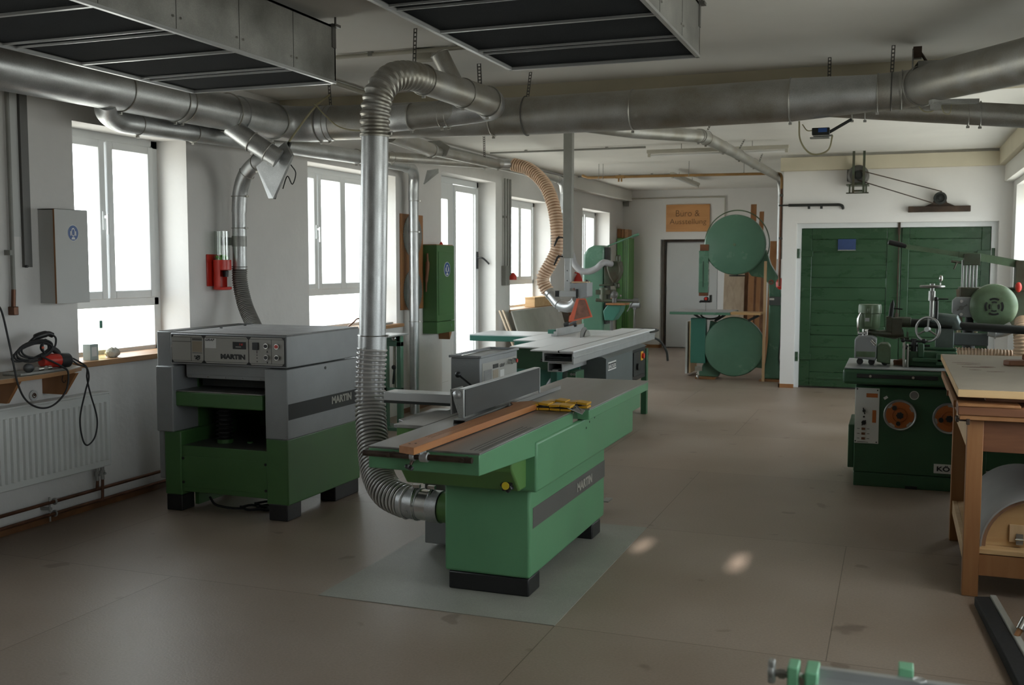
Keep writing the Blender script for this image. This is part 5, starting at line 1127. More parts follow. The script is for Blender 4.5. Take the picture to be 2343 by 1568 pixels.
for i, v in enumerate(mb.v):
    n_ = math.sin(v.x * 190 + v.z * 130) * math.cos(v.y * 170 + v.z * 90); v.z = max(0.9655, v.z + 0.010 * n_); v.y += 0.008 * n_; v.x += 0.006 * math.sin(v.y * 260)
tag(build(mb, 'cleaning_rag', M_RAG, smooth=60), 'crumpled whitish cleaning rag on the nearest window board', 'rag')

# ear plug dispenser
E = T('earplug_dispenser', 'red wall dispenser with a clear tube of green ear plugs between the two near windows', 'dispenser', (-4.80, 6.60, 1.38))
mb = MB(); mb.box(-4.866, -4.852, 6.47, 6.65, 1.42, 1.66); build(mb, 'back_plate', M_RED, E, bevel=0.005)
mb = MB(); mb.lathe([(0.060, 0), (0.067, 0.004), (0.067, 0.078), (0.062, 0.078), (0.058, 0.012), (0.001, 0.012)], (-4.785, 6.56, 1.540), n=36); build(mb, 'cup', M_RED, E)
mb = MB(); n = 22; a0, a1 = math.radians(95), math.radians(290); ro, ri = 0.066, 0.058
pts = [(-4.785 + ro * math.cos(a0 + (a1 - a0) * i / n), 6.56 + ro * math.sin(a0 + (a1 - a0) * i / n)) for i in range(n + 1)] + [(-4.785 + ri * math.cos(a1 + (a0 - a1) * i / n), 6.56 + ri * math.sin(a1 + (a0 - a1) * i / n)) for i in range(n + 1)]
mb.prism(pts, 'z', 1.405, 1.545); mb.lathe([(0.050, 0), (0.066, 0.006), (0.068, 0.022), (0.062, 0.024), (0.050, 0.012), (0.001, 0.012)], (-4.785, 6.56, 1.390), n=36); build(mb, 'shell', M_RED, E)
mb = MB(); mb.lathe([(0.020, 0), (0.024, 0.045), (0.018, 0.05)], (-4.765, 6.57, 1.49), n=16); build(mb, 'turn_knob', M_BLACK, E)
mb = MB(); mb.lathe([(0.056, 0.0), (0.056, 0.235), (0.053, 0.235), (0.053, 0.002)], (-4.785, 6.56, 1.60), n=32); build(mb, 'clear_tube', M_CLEAR, E)
mb = MB(); random.seed(5)
for k in range(46):
    a, r_ = random.random() * 6.28, 0.042 * math.sqrt(random.random()); mb.ball((-4.79 + r_ * math.cos(a), 6.56 + r_ * math.sin(a), 1.605 + 0.045 * random.random()), 0.009, 8, 6)
o = build(mb, 'ear_plugs', M_NEON, E); o['kind'] = 'stuff'
# ---------------------------------------------------------------- sliding table saw
W = T('sliding_table_saw', 'green table saw with a long aluminium sliding table in front of the yard door', 'table saw', (-3.0, 9.6, 0.0))
mb = MB(); mb.box(-3.38, -2.78, 8.95, 10.55, 0.0, 0.80); build(mb, 'body', M_TEAL, W, bevel=0.01)
mb = MB(); mb.box(-3.20, -2.72, 8.55, 8.95, 0.66, 0.845); build(mb, 'front_apron', M_SG, W, bevel=0.006)
mb = MB(); mb.box(-2.80, -2.66, 8.9, 9.3, 0.55, 0.66); mb.box(-2.86, -2.80, 8.66, 8.95, 0.48, 0.80); build(mb, 'front_bracket', M_TEAL, W, bevel=0.006)
for x in (-3.08, -2.98):
    mb = MB(); mb.cyl((x, 8.955, 0.71), (x, 8.945, 0.71), 0.01, n=10); build(mb, 'bolt', M_STRIPE, W)
mb = MB(); mb.box(-3.18, -2.895, 8.48, 10.9, 0.850, 0.862); build(mb, 'main_table', M_LAM, W, bevel=0.002)
mb = MB(); mb.box(-3.42, -3.185, 9.22, 10.9, 0.850, 0.862); build(mb, 'side_table', M_LAM, W, bevel=0.002)
mb = MB(); mb.box(-4.12, -3.425, 9.80, 10.42, 0.850, 0.862); build(mb, 'extension_table', M_LAM, W, bevel=0.002)
mb = MB(); mb.box(-4.115, -3.42, 9.79, 9.82, 0.795, 0.850); mb.box(-4.115, -4.09, 9.8, 10.41, 0.795, 0.850); mb.box(-4.115, -3.42, 10.38, 10.41, 0.795, 0.850); mb.box(-3.41, -3.2, 9.215, 10.85, 0.76, 0.850); build(mb, 'table_apron', M_TEAL, W, bevel=0.003)
mb = MB(); mb.box(-2.885, -2.640, 8.19, 11.30, 0.852, 0.863); mb.box(-2.628, -2.503, 8.19, 11.30, 0.852, 0.863); sl = build(mb, 'sliding_table', M_LAM, W, bevel=0.002)
mb = MB(); mb.box(-2.640, -2.628, 8.192, 11.298, 0.845, 0.8632); build(mb, 'slot', M_STRIPE, sl)
mb = MB(); mb.box(-2.78, -2.505, 8.20, 11.29, 0.838, 0.852); mb.box(-2.520, -2.505, 8.20, 11.29, 0.750, 0.838); mb.box(-2.78, -2.765, 8.20, 11.29, 0.765, 0.838); mb.box(-2.765, -2.52, 8.20, 11.29, 0.765, 0.772); mb.box(-2.507, -2.499, 8.20, 11.29, 0.80, 0.815)
build(mb, 'table_beam', M_ALU, sl, bevel=0.002)
mb = MB(); mb.box(-2.80, -2.51, 8.22, 8.30, 0.775, 0.79); mb.box(-2.82, -2.52, 8.26, 8.31, 0.758, 0.766); mb.cyl((-2.79, 8.24, 0.80), (-2.53, 8.24, 0.80), 0.012, n=10); build(mb, 'end_scraper', M_STRIPE, sl)
mb = MB()
for a in ((-2.735, -2.605, 8.21, 11.0, 0.752, 0.760), (-2.735, -2.605, 8.21, 11.0, 0.682, 0.690), (-2.735, -2.727, 8.21, 11.0, 0.690, 0.752), (-2.613, -2.605, 8.21, 11.0, 0.690, 0.752), (-2.695, -2.645, 8.21, 11.0, 0.69, 0.702)): mb.box(*a)
build(mb, 'lower_rail', M_ALU, W, bevel=0.001)
mb = MB(); mb.tube(spline([(-2.52, 11.0, 0.842), (-2.49, 11.15, 0.842), (-2.485, 11.36, 0.845), (-2.53, 11.43, 0.85), (-2.60, 11.44, 0.852), (-2.72, 11.40, 0.852), (-2.74, 11.3, 0.845)], 6), 0.011, 10); build(mb, 'push_handle', M_STRIPE, sl)
# fence and riving knife
mb = MB(); mb.box(-3.180, -3.168, 9.80, 10.75, 0.864, 0.940); mb.box(-3.23, -3.18, 9.80, 10.75, 0.864, 0.885); mb.box(-3.205, -3.180, 9.80, 10.75, 0.885, 0.91); fe = build(mb, 'rip_fence', M_ALU, W, bevel=0.001)
mb = MB(); mb.box(-3.28, -3.20, 9.84, 9.98, 0.885, 0.925); build(mb, 'fence_mount', M_TEAL, fe, bevel=0.003)
mb = MB(); mb.cyl((-3.23, 10.25, 0.945), (-3.19, 10.25, 0.955), 0.03, n=16); mb.bar((-3.20, 10.3, 0.955), (-3.14, 10.36, 0.985), 0.025, 0.018); mb.cyl((-3.18, 10.40, 0.94), (-3.15, 10.40, 0.95), 0.022, n=14); build(mb, 'fence_lever', M_BLACK, fe)
mb = MB(); mb.prism([(9.72 + 0.135 - 0.135 * math.cos(PI * i / 16), 0.863 + 0.098 * math.sin(PI * i / 16)) for i in range(17)], 'x', -2.905, -2.900); build(mb, 'blade_guard', M_ALUD, W)
mb = MB(); mb.cyl((-2.892, 9.93, 0.80), (-2.889, 9.93, 0.80), 0.125, n=40); build(mb, 'saw_blade', M_STEEL, W)
# machine side under the sliding table
mb = MB(); mb.box(-2.90, -2.66, 8.98, 10.95, 0.0, 0.60); build(mb, 'cabinet', M_TEAL, W, bevel=0.006)
mb = MB(); mb.box(-2.64, -2.56, 8.45, 8.70, 0.0, 0.66); build(mb, 'green_flap', M_SG, W, bevel=0.004)
for z in (0.64, 0.59): 
    for x in (-2.60, -2.575):
        mb = MB(); mb.cyl((x, 8.45, z), (x, 8.444, z), 0.012, n=12); build(mb, 'disc', M_ZINC, W)
mb = MB(); mb.box(-2.66, -2.42, 8.93, 9.92, 0.40, 0.735); mb.prism([(-2.66, 0.735), (-2.42, 0.735), (-2.46, 0.752), (-2.66, 0.752)], 'y', 8.93, 10.55); gb = build(mb, 'control_housing', M_GREYPL, W, bevel=0.004)
mb = MB(); mb.box(-2.66, -2.44, 9.93, 10.55, 0.41, 0.735); build(mb, 'switch_recess', M_BLACK, gb, bevel=0.003)
mb = MB(); mb.box(-2.44, -2.432, 10.02, 10.45, 0.46, 0.70); sp_ = build(mb, 'switch_plate', M_STRIPE, gb, bevel=0.002)
mb = MB(); mb.cyl((-2.432, 10.36, 0.645), (-2.405, 10.36, 0.645), 0.028, n=16); build(mb, 'stop_button', M_RED, gb)
mb = MB(); mb.box(-2.433, -2.428, 10.31, 10.41, 0.60, 0.69); build(mb, 'button_plate', M_YEL, gb)
mb = MB(); mb.cyl((-2.432, 10.15, 0.55), (-2.41, 10.15, 0.55), 0.035, n=16); build(mb, 'rotary_switch', M_BLACK, gb)
mb = MB(); mb.box(-2.42, -2.417, 8.985, 9.265, 0.622, 0.698); lb = build(mb, 'name_plate', M_WPLATE, gb)
mb = MB(); mb.box(-2.417, -2.4165, 8.99, 9.26, 0.634, 0.686); build(mb, 'dark_field', M_STRIPE, gb)
lettering('BÄCKER', 'lettering', M_WPLATE, gb, (-2.4160, 9.0, 0.641), '+x', 0.25, 0.040, bold=0.02)
mb = MB(); mb.box(-2.50, -2.44, 10.62, 10.69, 0.0, 0.70); build(mb, 'support_leg', M_SG, W, bevel=0.003)
mb = MB(); mb.tube(spline([(-2.96, 8.86, 0.30), (-2.945, 8.86, 0.44), (-2.90, 8.86, 0.525), (-2.83, 8.86, 0.575), (-2.74, 8.86, 0.585), (-2.66, 8.87, 0.54), (-2.62, 8.88, 0.46)], 8), 0.036, 18); tag(build(mb, 'dust_hose', M_HLG), 'pale smooth dust hose curving out from under the sliding table saw', 'hose')
mb = MB(); mb.tube(spline([(-2.56, 11.25, 0.78), (-2.50, 11.5, 0.72), (-2.44, 11.6, 0.60), (-2.43, 11.65, 0.48)], 6), 0.014, 8); build(mb, 'cable_arm', M_STRIPE, W)

# guard hung from the ceiling over the blade
Sg = T('saw_guard_arm', 'grey square post from the ceiling carrying the orange-red hooded guard over the saw table', 'saw guard', (-3.05, 9.9, 1.02))
mb = MB(); mb.box(-3.13, -3.042, 9.86, 9.94, 1.645, ZC); build(mb, 'outer_post', M_GREYC, Sg, bevel=0.004)
mb = MB(); mb.box(-3.117, -3.055, 9.87, 9.93, 1.26, 1.70); build(mb, 'inner_post', M_ALU, Sg, bevel=0.003)
for z in (1.52, 1.42):
    mb = MB(); mb.cyl((-3.086, 9.871, z), (-3.086, 9.866, z), 0.006, n=8); build(mb, 'hole', M_BLACK, Sg)
for z in (1.85, 1.66):
    mb = MB(); mb.cyl((-3.13, 9.88, z), (-3.17, 9.86, z + 0.005), 0.008, n=8); mb.tube([(-3.165, 9.86, z + 0.008), (-3.185, 9.85, z - 0.01), (-3.215, 9.84, z - 0.085)], [0.014, 0.012, 0.008], 10); build(mb, 'clamp_lever', M_BLACK, Sg)
mb = MB(); mb.box(-3.15, -2.93, 9.80, 9.86, 1.262, 1.318); build(mb, 'cross_arm', M_ALU, Sg, bevel=0.003)
mb = MB(); mb.box(-3.19, -3.15, 9.798, 9.862, 1.26, 1.32); build(mb, 'end_cap', M_BLACK, Sg)
mb = MB(); mb.prism([(-3.03, 1.345), (-2.985, 1.35), (-2.93, 1.24), (-2.853, 1.265), (-2.853, 1.405), (-2.93, 1.40), (-3.03, 1.395)], 'y', 9.78, 9.98); hb = build(mb, 'guard_head', M_PGREY, Sg, bevel=0.006)
mb = MB(); mb.box(-3.02, -2.87, 9.80, 9.95, 1.402, 1.412); build(mb, 'wood_strip', M_PINE, hb)
mb = MB(); mb.box(-2.965, -2.945, 9.77, 9.782, 1.25, 1.34); mb.cyl((-2.885, 9.88, 1.40), (-2.885, 9.88, 1.43), 0.018, n=12); build(mb, 'latch', M_BLACK, hb)
mb = MB()
mb.slab([(-2.965, 9.79, 1.245), (-2.93, 9.79, 1.245), (-3.005, 9.79, 1.018), (-3.045, 9.79, 1.018)], (0, 0.16, 0))
mb.slab([(-2.945, 9.78, 1.245), (-2.865, 9.78, 1.245), (-2.795, 9.78, 1.065), (-3.01, 9.78, 1.018)], (0, 0.006, 0))
hd_ = build(mb, 'guard_hood', M_SALMON, Sg, bevel=0.002)
mb = MB(); mb.slab([(-2.935, 9.777, 1.235), (-2.875, 9.777, 1.235), (-2.82, 9.777, 1.078), (-2.985, 9.777, 1.035)], (0, 0.003, 0)); build(mb, 'scratched_window', mat('smoked orange window', (0.22, 0.10, 0.07), 0.4, var=0.2, vscale=14), hd_)

# ---------------------------------------------------------------- band saw
BS = T('bandsaw', 'big blue-green bandsaw with two round wheel covers in front of the office door', 'bandsaw', (-2.0, 14.4, 0.0))
yb = 14.30
def disc(cx, cz, R, y, dome, name, m, parent, n=64):
    mb = MB(); mb.lathe([(R, 0), (R, 0.10), (R - 0.012, 0.115), (R * 0.6, 0.115 + dome * 0.6), (R * 0.3, 0.115 + dome * 0.9), (0.001, 0.115 + dome)], (cx, y, cz), (0, -1, 0), n)
    return build(mb, name, m, parent, smooth=40)
uc = disc(-2.062, 1.845, 0.408, yb, 0.03, 'upper_wheel_cover', M_BSG, BS)
disc(-2.055, 0.455, 0.408, yb, 0.03, 'lower_wheel_cover', M_BSG, BS)
mb = MB(); mb.cyl((-2.062, 14.16, 1.845), (-2.062, 14.145, 1.845), 0.02, n=14); build(mb, 'cover_screw', M_OLIVE, uc)
mb = MB(); mb.tube([(-2.055 + 0.435 * math.cos(PI * (-0.12 + 1.24 * i / 40)), 14.33, 1.86 + 0.455 * math.sin(PI * (-0.12 + 1.24 * i / 40))) for i in range(41)], 0.008, 8); build(mb, 'outer_hoop', M_OLIVE, BS)
mb = MB(); mb.prism([(-1.66, 1.78), (-1.60, 1.58), (-1.47, 1.37), (-1.452, 1.15), (-1.452, 0.62), (-1.47, 0.30), (-1.44, 0.10), (-1.44, 0.02), (-1.70, 0.02), (-1.68, 0.12), (-1.64, 0.24), (-1.612, 0.55), (-1.61, 1.05), (-1.62, 1.32), (-1.70, 1.40), (-1.85, 1.42), (-2.0, 1.62), (-1.95, 1.80)], 'y', 14.31, 14.48)
build(mb, 'frame', M_BSG, BS, bevel=0.02, seg=3)
mb = MB(); mb.prism([(-2.56, 0.02), (-2.28, 0.02), (-2.20, 0.20), (-1.66, 0.16), (-1.66, 0.60), (-2.4, 0.80), (-2.47, 0.22), (-2.53, 0.12)], 'y', 14.31, 14.46); build(mb, 'base_casting', M_BSG, BS, bevel=0.01)
mb = MB(); mb.box(-2.645, -2.44, 14.18, 14.32, 0.215, 0.838); build(mb, 'blade_box', M_TEAL, BS, bevel=0.006)
mb = MB(); mb.box(-2.545, -2.415, 14.18, 14.27, 1.19, 1.765); bg = build(mb, 'blade_guard', M_BSG, BS, bevel=0.004)
mb = MB(); mb.box(-2.485, -2.478, 14.176, 14.18, 1.27, 1.62); build(mb, 'slot', M_STRIPE, bg)
mb = MB(); mb.box(-2.53, -2.41, 14.17, 14.27, 1.765, 1.85); build(mb, 'upper_block', M_BEECHD, BS, bevel=0.003)
mb = MB(); mb.box(-2.54, -2.42, 14.18, 14.27, 1.145, 1.19); build(mb, 'lower_block', M_BEECHD, BS, bevel=0.003)
mb = MB(); mb.cyl((-2.43, 14.17, 1.105), (-2.43, 14.13, 1.105), 0.032, n=16); mb.box(-2.39, -2.365, 14.16, 14.24, 1.06, 1.16); mb.box(-2.52, -2.38, 14.18, 14.22, 1.055, 1.085); mb.ball((-2.515, 14.16, 1.065), 0.014, 10, 8); gd = build(mb, 'blade_guide', M_STRIPE, BS)
mb = MB(); mb.cyl((-2.43, 14.13, 1.11), (-2.43, 14.12, 1.11), 0.02, n=12); build(mb, 'red_cap', M_RED, gd)
mb = MB(); mb.box(-2.447, -2.442, 14.20, 14.215, 0.9, 1.10); build(mb, 'blade', M_STEEL, BS)
mb = MB(); mb.box(-2.90, -2.455, 13.98, 14.78, 0.895, 0.93); mb.box(-2.45, -2.08, 13.98, 14.78, 0.895, 0.93); tb_ = build(mb, 'table', M_BSG, BS, bevel=0.004)
mb = MB(); mb.box(-2.885, -2.09, 13.99, 14.77, 0.93, 0.937); build(mb, 'table_top', M_GTAB, tb_)
mb = MB(); mb.box(-2.075, -1.68, 13.99, 14.30, 0.905, 0.937); build(mb, 'side_board', M_PINEX, tb_, bevel=0.002)
mb = MB(); mb.bar((-2.60, 14.2, 0.89), (-2.50, 14.25, 0.82), 0.03, 0.03); mb.bar((-2.18, 14.2, 0.89), (-2.32, 14.25, 0.80), 0.03, 0.03); mb.bar((-1.72, 14.15, 0.89), (-1.86, 14.2, 0.82), 0.03, 0.03); mb.tube([(-2.38 + 0.13 * math.cos(PI + PI * i / 12), 14.2, 0.89 + 0.06 * math.sin(PI + PI * i / 12)) for i in range(13)], 0.012, 8); build(mb, 'table_bracket', M_STRIPE, BS)
mb = MB(); mb.box(-1.60, -1.45, 14.22, 14.31, 1.03, 1.145); sw = build(mb, 'switch_box', M_GREYPL, BS, bevel=0.006)
mb = MB(); mb.box(-1.59, -1.53, 14.215, 14.22, 1.10, 1.125); build(mb, 'white_label', M_WHITE, sw)
mb = MB(); mb.torus((-1.585, 14.305, 1.34), (0, 1, 0), 0.028, 0.004, 20, 5); mb.bar((-1.60, 14.305, 1.325), (-1.57, 14.305, 1.355), 0.004, 0.004); build(mb, 'ban_mark', M_RED, BS)
mb = MB(); mb.torus((-2.03, 14.24, 1.425), (0, 0, 1), 0.10, 0.010, 28, 6); mb.bar((-2.13, 14.24, 1.425), (-1.93, 14.24, 1.425), 0.02, 0.012); mb.cyl((-2.03, 14.24, 1.425), (-2.03, 14.24, 1.50), 0.015, n=10); build(mb, 'tension_wheel', M_STRIPE, BS)
mb = MB(); mb.tube([(-1.42, 14.62 + 0.30 * math.cos(t * PI / 16), 0.42 + 0.34 * math.sin(t * PI / 16)) for t in range(32)], 0.022, 8, closed=True); mb.cyl((-1.425, 14.62, 0.42), (-1.415, 14.62, 0.42), 0.28, n=32); build(mb, 'belt_wheel', M_STRIPE, BS)
mb = MB(); mb.torus((-2.52, 14.10, 0.07), (1, 0.3, 0), 0.045, 0.016, 20, 8); mb.box(-2.56, -2.46, 14.08, 14.14, 0.12, 0.18); mb.cyl((-2.54, 14.1, 0.07), (-2.50, 14.1, 0.07), 0.02, n=12); build(mb, 'castor', M_STEEL, BS)
for x0, x1 in ((-2.57, -2.30), (-1.70, -1.43)):
    mb = MB(); mb.box(x0, x1, 14.16, 14.50, 0.0, 0.02); build(mb, 'foot_board', M_BEECH, BS)
mb = MB(); mb.lathe([(0.02, 0), (0.055, 0.03), (0.06, 0.09), (0.04, 0.13), (0.01, 0.15)], (-1.43, 14.0, 1.25), n=16); tag(build(mb, 'red_ear_muffs', M_RED), 'red rounded hearing protector hanging at the wall corner beside the bandsaw', 'ear muffs')
mb = MB(); mb.obox((-2.76, 14.75, 0.40), (0.03, 0.5, 0.74), (0, 0, 0)); tag(build(mb, 'white_board', M_WHITEB), 'white board standing on edge left of the bandsaw', 'board')
mb = MB(); mb.obox((-2.71, 14.75, 0.41), (0.025, 0.5, 0.74), (0, 0, 0)); tag(build(mb, 'pine_board', M_PINE), 'narrow pine board on edge between the white board and the bandsaw', 'board')

# planks leaning behind the bandsaw
def plank(label, xa, xb, zt, y, m, lean=0.5, xo=0.0, t=0.03):
    mb = MB(); mb.slab([(xa + xo, y - lean, 0), (xb + xo, y - lean, 0), (xb, y, zt), (xa, y, zt)], (0, t, 0.004)); return tag(build(mb, 'plank', m, bevel=0.002), label, 'plank', 'planks leaning behind the bandsaw')
plank('broad pale waney plank leaning behind the bandsaw', -2.66, -2.33, 1.60, 17.2, M_GREYW, xo=0.05)
plank('dark rough plank just right of the broad pale one behind the bandsaw', -2.35, -2.23, 1.62, 17.3, M_WALNUT)
plank('tallest thin reddish batten rising above the upper bandsaw wheel', -2.25, -2.16, 2.55, 17.2, M_BEECH, xo=0.03)
plank('second tallest batten behind the bandsaw, right of the tallest', -2.11, -2.04, 2.43, 17.2, M_BEECH)
plank('brown-grey rough plank behind the bandsaw column, low', -2.22, -2.02, 1.66, 17.5, M_WALNUT)
plank('orange-brown plank top showing right of the upper bandsaw wheel', -1.93, -1.82, 1.95, 17.2, M_BEECH)
plank('long narrow pine batten standing in front of the bandsaw column', -1.665, -1.628, 1.62, 14.16, M_PINE, lean=0.03, t=0.02)

# wooden sign above the office door
mb = MB(); mb.box(-4.045, -3.235, YF - 0.03, YF, 2.175, 2.675); sg = tag(build(mb, 'wooden_sign', M_SIGNW, bevel=0.004), 'orange-brown wooden sign with engraved lettering above the office door', 'sign')
M_ENG = mat('burnt lettering', (0.16, 0.075, 0.025), 0.6)
lettering('Büro &', 'lettering', M_ENG, sg, (-3.86, YF - 0.0305, 2.455), '-y', 0.44, 0.115, bold=-0.005)
lettering('Ausstellung', 'lettering', M_ENG, sg, (-3.975, YF - 0.0305, 2.285), '-y', 0.68, 0.125, bold=-0.005)

# ---------------------------------------------------------------- chain mortiser
MO = T('chain_mortiser', 'blue-green chain mortiser with a rounded column and a long lever beyond the table saw', 'mortiser', (-3.68, 13.2, 0.0))
mb = MB(); mb.prism([(-3.87, 0.0), (-3.56, 0.0), (-3.56, 1.79), (-3.60, 1.825), (-3.70, 1.828), (-3.78, 1.79), (-3.84, 1.71), (-3.86, 1.2)], 'y', 12.98, 13.35); build(mb, 'column', M_BSG, MO, bevel=0.03, seg=4)
mb = MB(); mb.box(-3.56, -3.53, 13.0, 13.2, 0.8, 1.80); build(mb, 'slide_rail', M_STRIPE, MO, bevel=0.004)
mb = MB(); mb.cyl((-3.53, 13.05, 1.815), (-3.18, 13.02, 1.945), 0.010, n=10); mb.cyl((-3.20, 13.02, 1.938), (-3.11, 13.015, 1.965), 0.018, n=12); build(mb, 'lever', M_BSG, MO)
mb = MB(); mb.prism([(-3.50, 1.62), (-3.33, 1.62), (-3.31, 1.50), (-3.34, 1.40), (-3.40, 1.33), (-3.46, 1.42), (-3.49, 1.52)], 'y', 12.85, 13.05); mb.cyl((-3.36, 12.95, 1.60), (-3.36, 12.95, 1.70), 0.035, n=16); mb.cyl((-3.37, 12.95, 1.34), (-3.36, 12.95, 1.27), 0.028, n=12); hm = build(mb, 'motor_head', M_OLIVED, MO, bevel=0.02, seg=3)
mb = MB(); mb.box(-3.55, -3.42, 12.95, 13.1, 1.30, 1.55); build(mb, 'head_carriage', M_OLIVED, MO, bevel=0.01)
mb = MB(); mb.cyl((-3.60, 12.90, 1.31), (-3.42, 12.9, 1.31), 0.012, n=8); mb.box(-3.62, -3.42, 12.8, 13.05, 1.19, 1.25); mb.cyl((-3.52, 12.85, 1.10), (-3.52, 12.85, 1.28), 0.06, n=16); mb.cyl((-3.62, 12.82, 1.12), (-3.36, 12.80, 1.11), 0.022, n=12); build(mb, 'table_slides', M_OLIVED, MO, bevel=0.004)
mb = MB(); mb.box(-3.47, -3.22, 12.75, 13.0, 1.06, 1.085); build(mb, 'work_table', M_BEECH, MO, bevel=0.003)
mb = MB(); mb.ball((-3.37, 12.8, 1.19), 0.05, 16, 10); mb.cyl((-3.37, 12.8, 1.09), (-3.37, 12.8, 1.17), 0.03, n=12); build(mb, 'clamp_screw', M_STRIPE2, MO)
mb = MB(); mb.prism([(-3.50, 0.86), (-3.38, 0.86), (-3.30, 0.98), (-3.28, 1.06), (-3.46, 1.06), (-3.52, 0.98)], 'y', 12.8, 13.05); build(mb, 'knee', M_TEAL, MO, bevel=0.01)
mb = MB(); mb.cyl((-3.36, 12.82, 1.12), (-3.06, 12.8, 1.12), 0.018, n=12); mb.cyl((-3.12, 12.8, 1.12), (-3.05, 12.8, 1.12), 0.032, n=14); mb.cyl((-3.13, 12.8, 1.10), (-3.2, 12.8, 0.98), 0.008, n=8); build(mb, 'hand_crank', M_STRIPE2, MO)
mb = MB(); mb.cyl((-3.44, 12.93, 0.0), (-3.44, 12.93, 0.88), 0.02, n=10); build(mb, 'knee_post', M_STRIPE2, MO)
mb2 = MB(); mb2.tube(spline([(-3.43, 12.84, 1.585), (-3.47, 12.62, 1.60), (-3.55, 12.6, 1.53), (-3.66, 12.6, 1.487), (-3.76, 12.6, 1.50), (-3.84, 12.6, 1.58), (-3.87, 12.6, 1.68), (-3.90, 12.6, 1.74)], 10), 0.040, 20); tag(build(mb2, 'grey_hose', M_HLG), 'smooth grey hose sagging between the saw guard post and the mortiser head', 'hose')
mb = MB(); mb.lathe([(0.02, 0), (0.085, 0.05), (0.08, 0.15), (0.045, 0.24), (0.015, 0.30)], (-4.80, 15.95, 1.14), n=14); mb.cyl((-4.86, 15.95, 1.44), (-4.79, 15.95, 1.43), 0.01, n=8); tag(build(mb, 'red_tool_bag', M_RED), 'red rounded bag hanging on the wall between the third and fourth window', 'wall item')

# green locker with wooden blocks on top
LK = T('tall_locker', 'tall narrow bright green locker in the far left corner of the room', 'locker', (-4.74, 18.8, 0.0))
mb = MB(); mb.box(-4.855, -4.63, 18.60, 19.0, 0.02, 2.055); build(mb, 'body', M_LG, LK, bevel=0.004)
mb = MB(); mb.box(-4.85, -4.75, 18.585, 18.60, 0.10, 2.04); lkd = build(mb, 'door', mat('fresh green locker door', (0.16, 0.42, 0.15), 0.35, var=0.03), LK, bevel=0.003)
mb = MB(); mb.cyl((-4.77, 18.585, 0.99), (-4.77, 18.565, 0.99), 0.018, n=12); build(mb, 'lock', M_STEEL, lkd)
for x in (-4.735, -4.70, -4.665):
    mb = MB(); mb.box(x - 0.004, x + 0.004, 18.594, 18.60, 0.08, 2.03); build(mb, 'rib', M_SG, LK)
for i, (x0, x1, m, t) in enumerate(((-4.86, -4.785, M_BEECH, 'pale wooden block, leftmost of three on top of the tall green locker'), (-4.78, -4.73, M_BEECH, 'narrow wooden block, middle of three on top of the tall green locker'), (-4.725, -4.65, M_SHELFW, 'darker wooden block, rightmost of three on top of the tall green locker'))):
    mb = MB(); mb.box(x0, x1, 18.62, 18.9, 2.056, 2.225 - 0.006 * i); tag(build(mb, 'wooden_block', m, bevel=0.006), t, 'block', 'blocks on the locker')
RS = T('roller_stand', 'steel roller stand with a grey head standing before the far wall', 'roller stand', (-4.24, 17.5, 0.0))
mb = MB(); mb.cyl((-4.24, 17.5, 0.02), (-4.24, 17.5, 0.80), 0.018, n=12); build(mb, 'post', M_ZINC, RS)
mb = MB(); mb.cyl((-4.32, 17.5, 0.855), (-4.15, 17.5, 0.862), 0.045, n=20); mb.box(-4.27, -4.21, 17.47, 17.53, 0.79, 0.83); build(mb, 'roller', M_PGREY, RS)
mb = MB()
for a in range(3): mb.bar((-4.24, 17.5, 0.06), (-4.24 + 0.25 * math.cos(a * 2.1 + 0.4), 17.5 + 0.25 * math.sin(a * 2.1 + 0.4), 0.012), 0.02, 0.02)
build(mb, 'foot', M_ZINC, RS)

# boards leaning below the third window
mb = MB(); mb.slab([(-4.42, 12.72, 0.0), (-4.42, 14.72, 0.0), (-4.72, 14.72, 0.965), (-4.72, 12.66, 0.965)], (-0.018, 0, 0)); tag(build(mb, 'leaning_panel', M_CHIP), 'big grey chipboard panel leaning against the wall below the third window', 'panel')
for i, (y, t) in enumerate(((12.33, 'pine batten leaning left of the grey chipboard panel, outer one'), (12.45, 'pine batten leaning against the left edge of the grey chipboard panel, inner one'))):
    mb = MB(); mb.slab([(-4.40, y + 0.12, 0.0), (-4.40, y + 0.17, 0.0), (-4.76, y + 0.04, 0.985), (-4.76, y, 0.985)], (-0.02, 0, 0)); tag(build(mb, 'batten', M_GREYW), t, 'batten', 'battens leaning below the third window')
mb = MB(); mb.slab([(-4.36, 15.0, 0.0), (-4.36, 16.2, 0.0), (-4.70, 16.2, 1.0), (-4.70, 15.0, 1.0)], (-0.018, 0, 0)); tag(build(mb, 'leaning_panel', mat('pinkish plywood', (0.46, 0.33, 0.24), 0.6, var=0.06)), 'pinkish plywood panel leaning against the wall between third and fourth window', 'panel')
PB = T('pine_box', 'pale pine box standing on the third window board', 'box', (-4.95, 14.2, 0.965))
mb = MB(); mb.box(-4.98, -4.83, 13.90, 14.64, 0.966, 1.090); build(mb, 'body', M_PINEX, PB, bevel=0.003)
mb = MB(); mb.box(-4.985, -4.825, 13.89, 14.65, 1.090, 1.105); build(mb, 'lid', M_PINEX, PB, bevel=0.002)
GL = T('work_gloves', 'pair of worn gloves and a brush hanging at the right end of the chipboard panel', 'gloves', (-4.62, 14.85, 0.60))
mb = MB(); mb.tube(spline([(-4.62, 14.86, 1.0), (-4.62, 14.90, 0.9), (-4.62, 14.98, 0.78), (-4.62, 14.96, 0.62)], 6), [0.02] * 6 + [0.035] * 6 + [0.045] * 7, 12); gl_ = build(mb, 'glove', M_WALNUT, GL)
mb = MB(); mb.ball((-4.60, 14.90, 0.74), 0.05, 12, 8, (0.6, 0.8, 1.4)); build(mb, 'red_cuff', M_SALMON, GL)

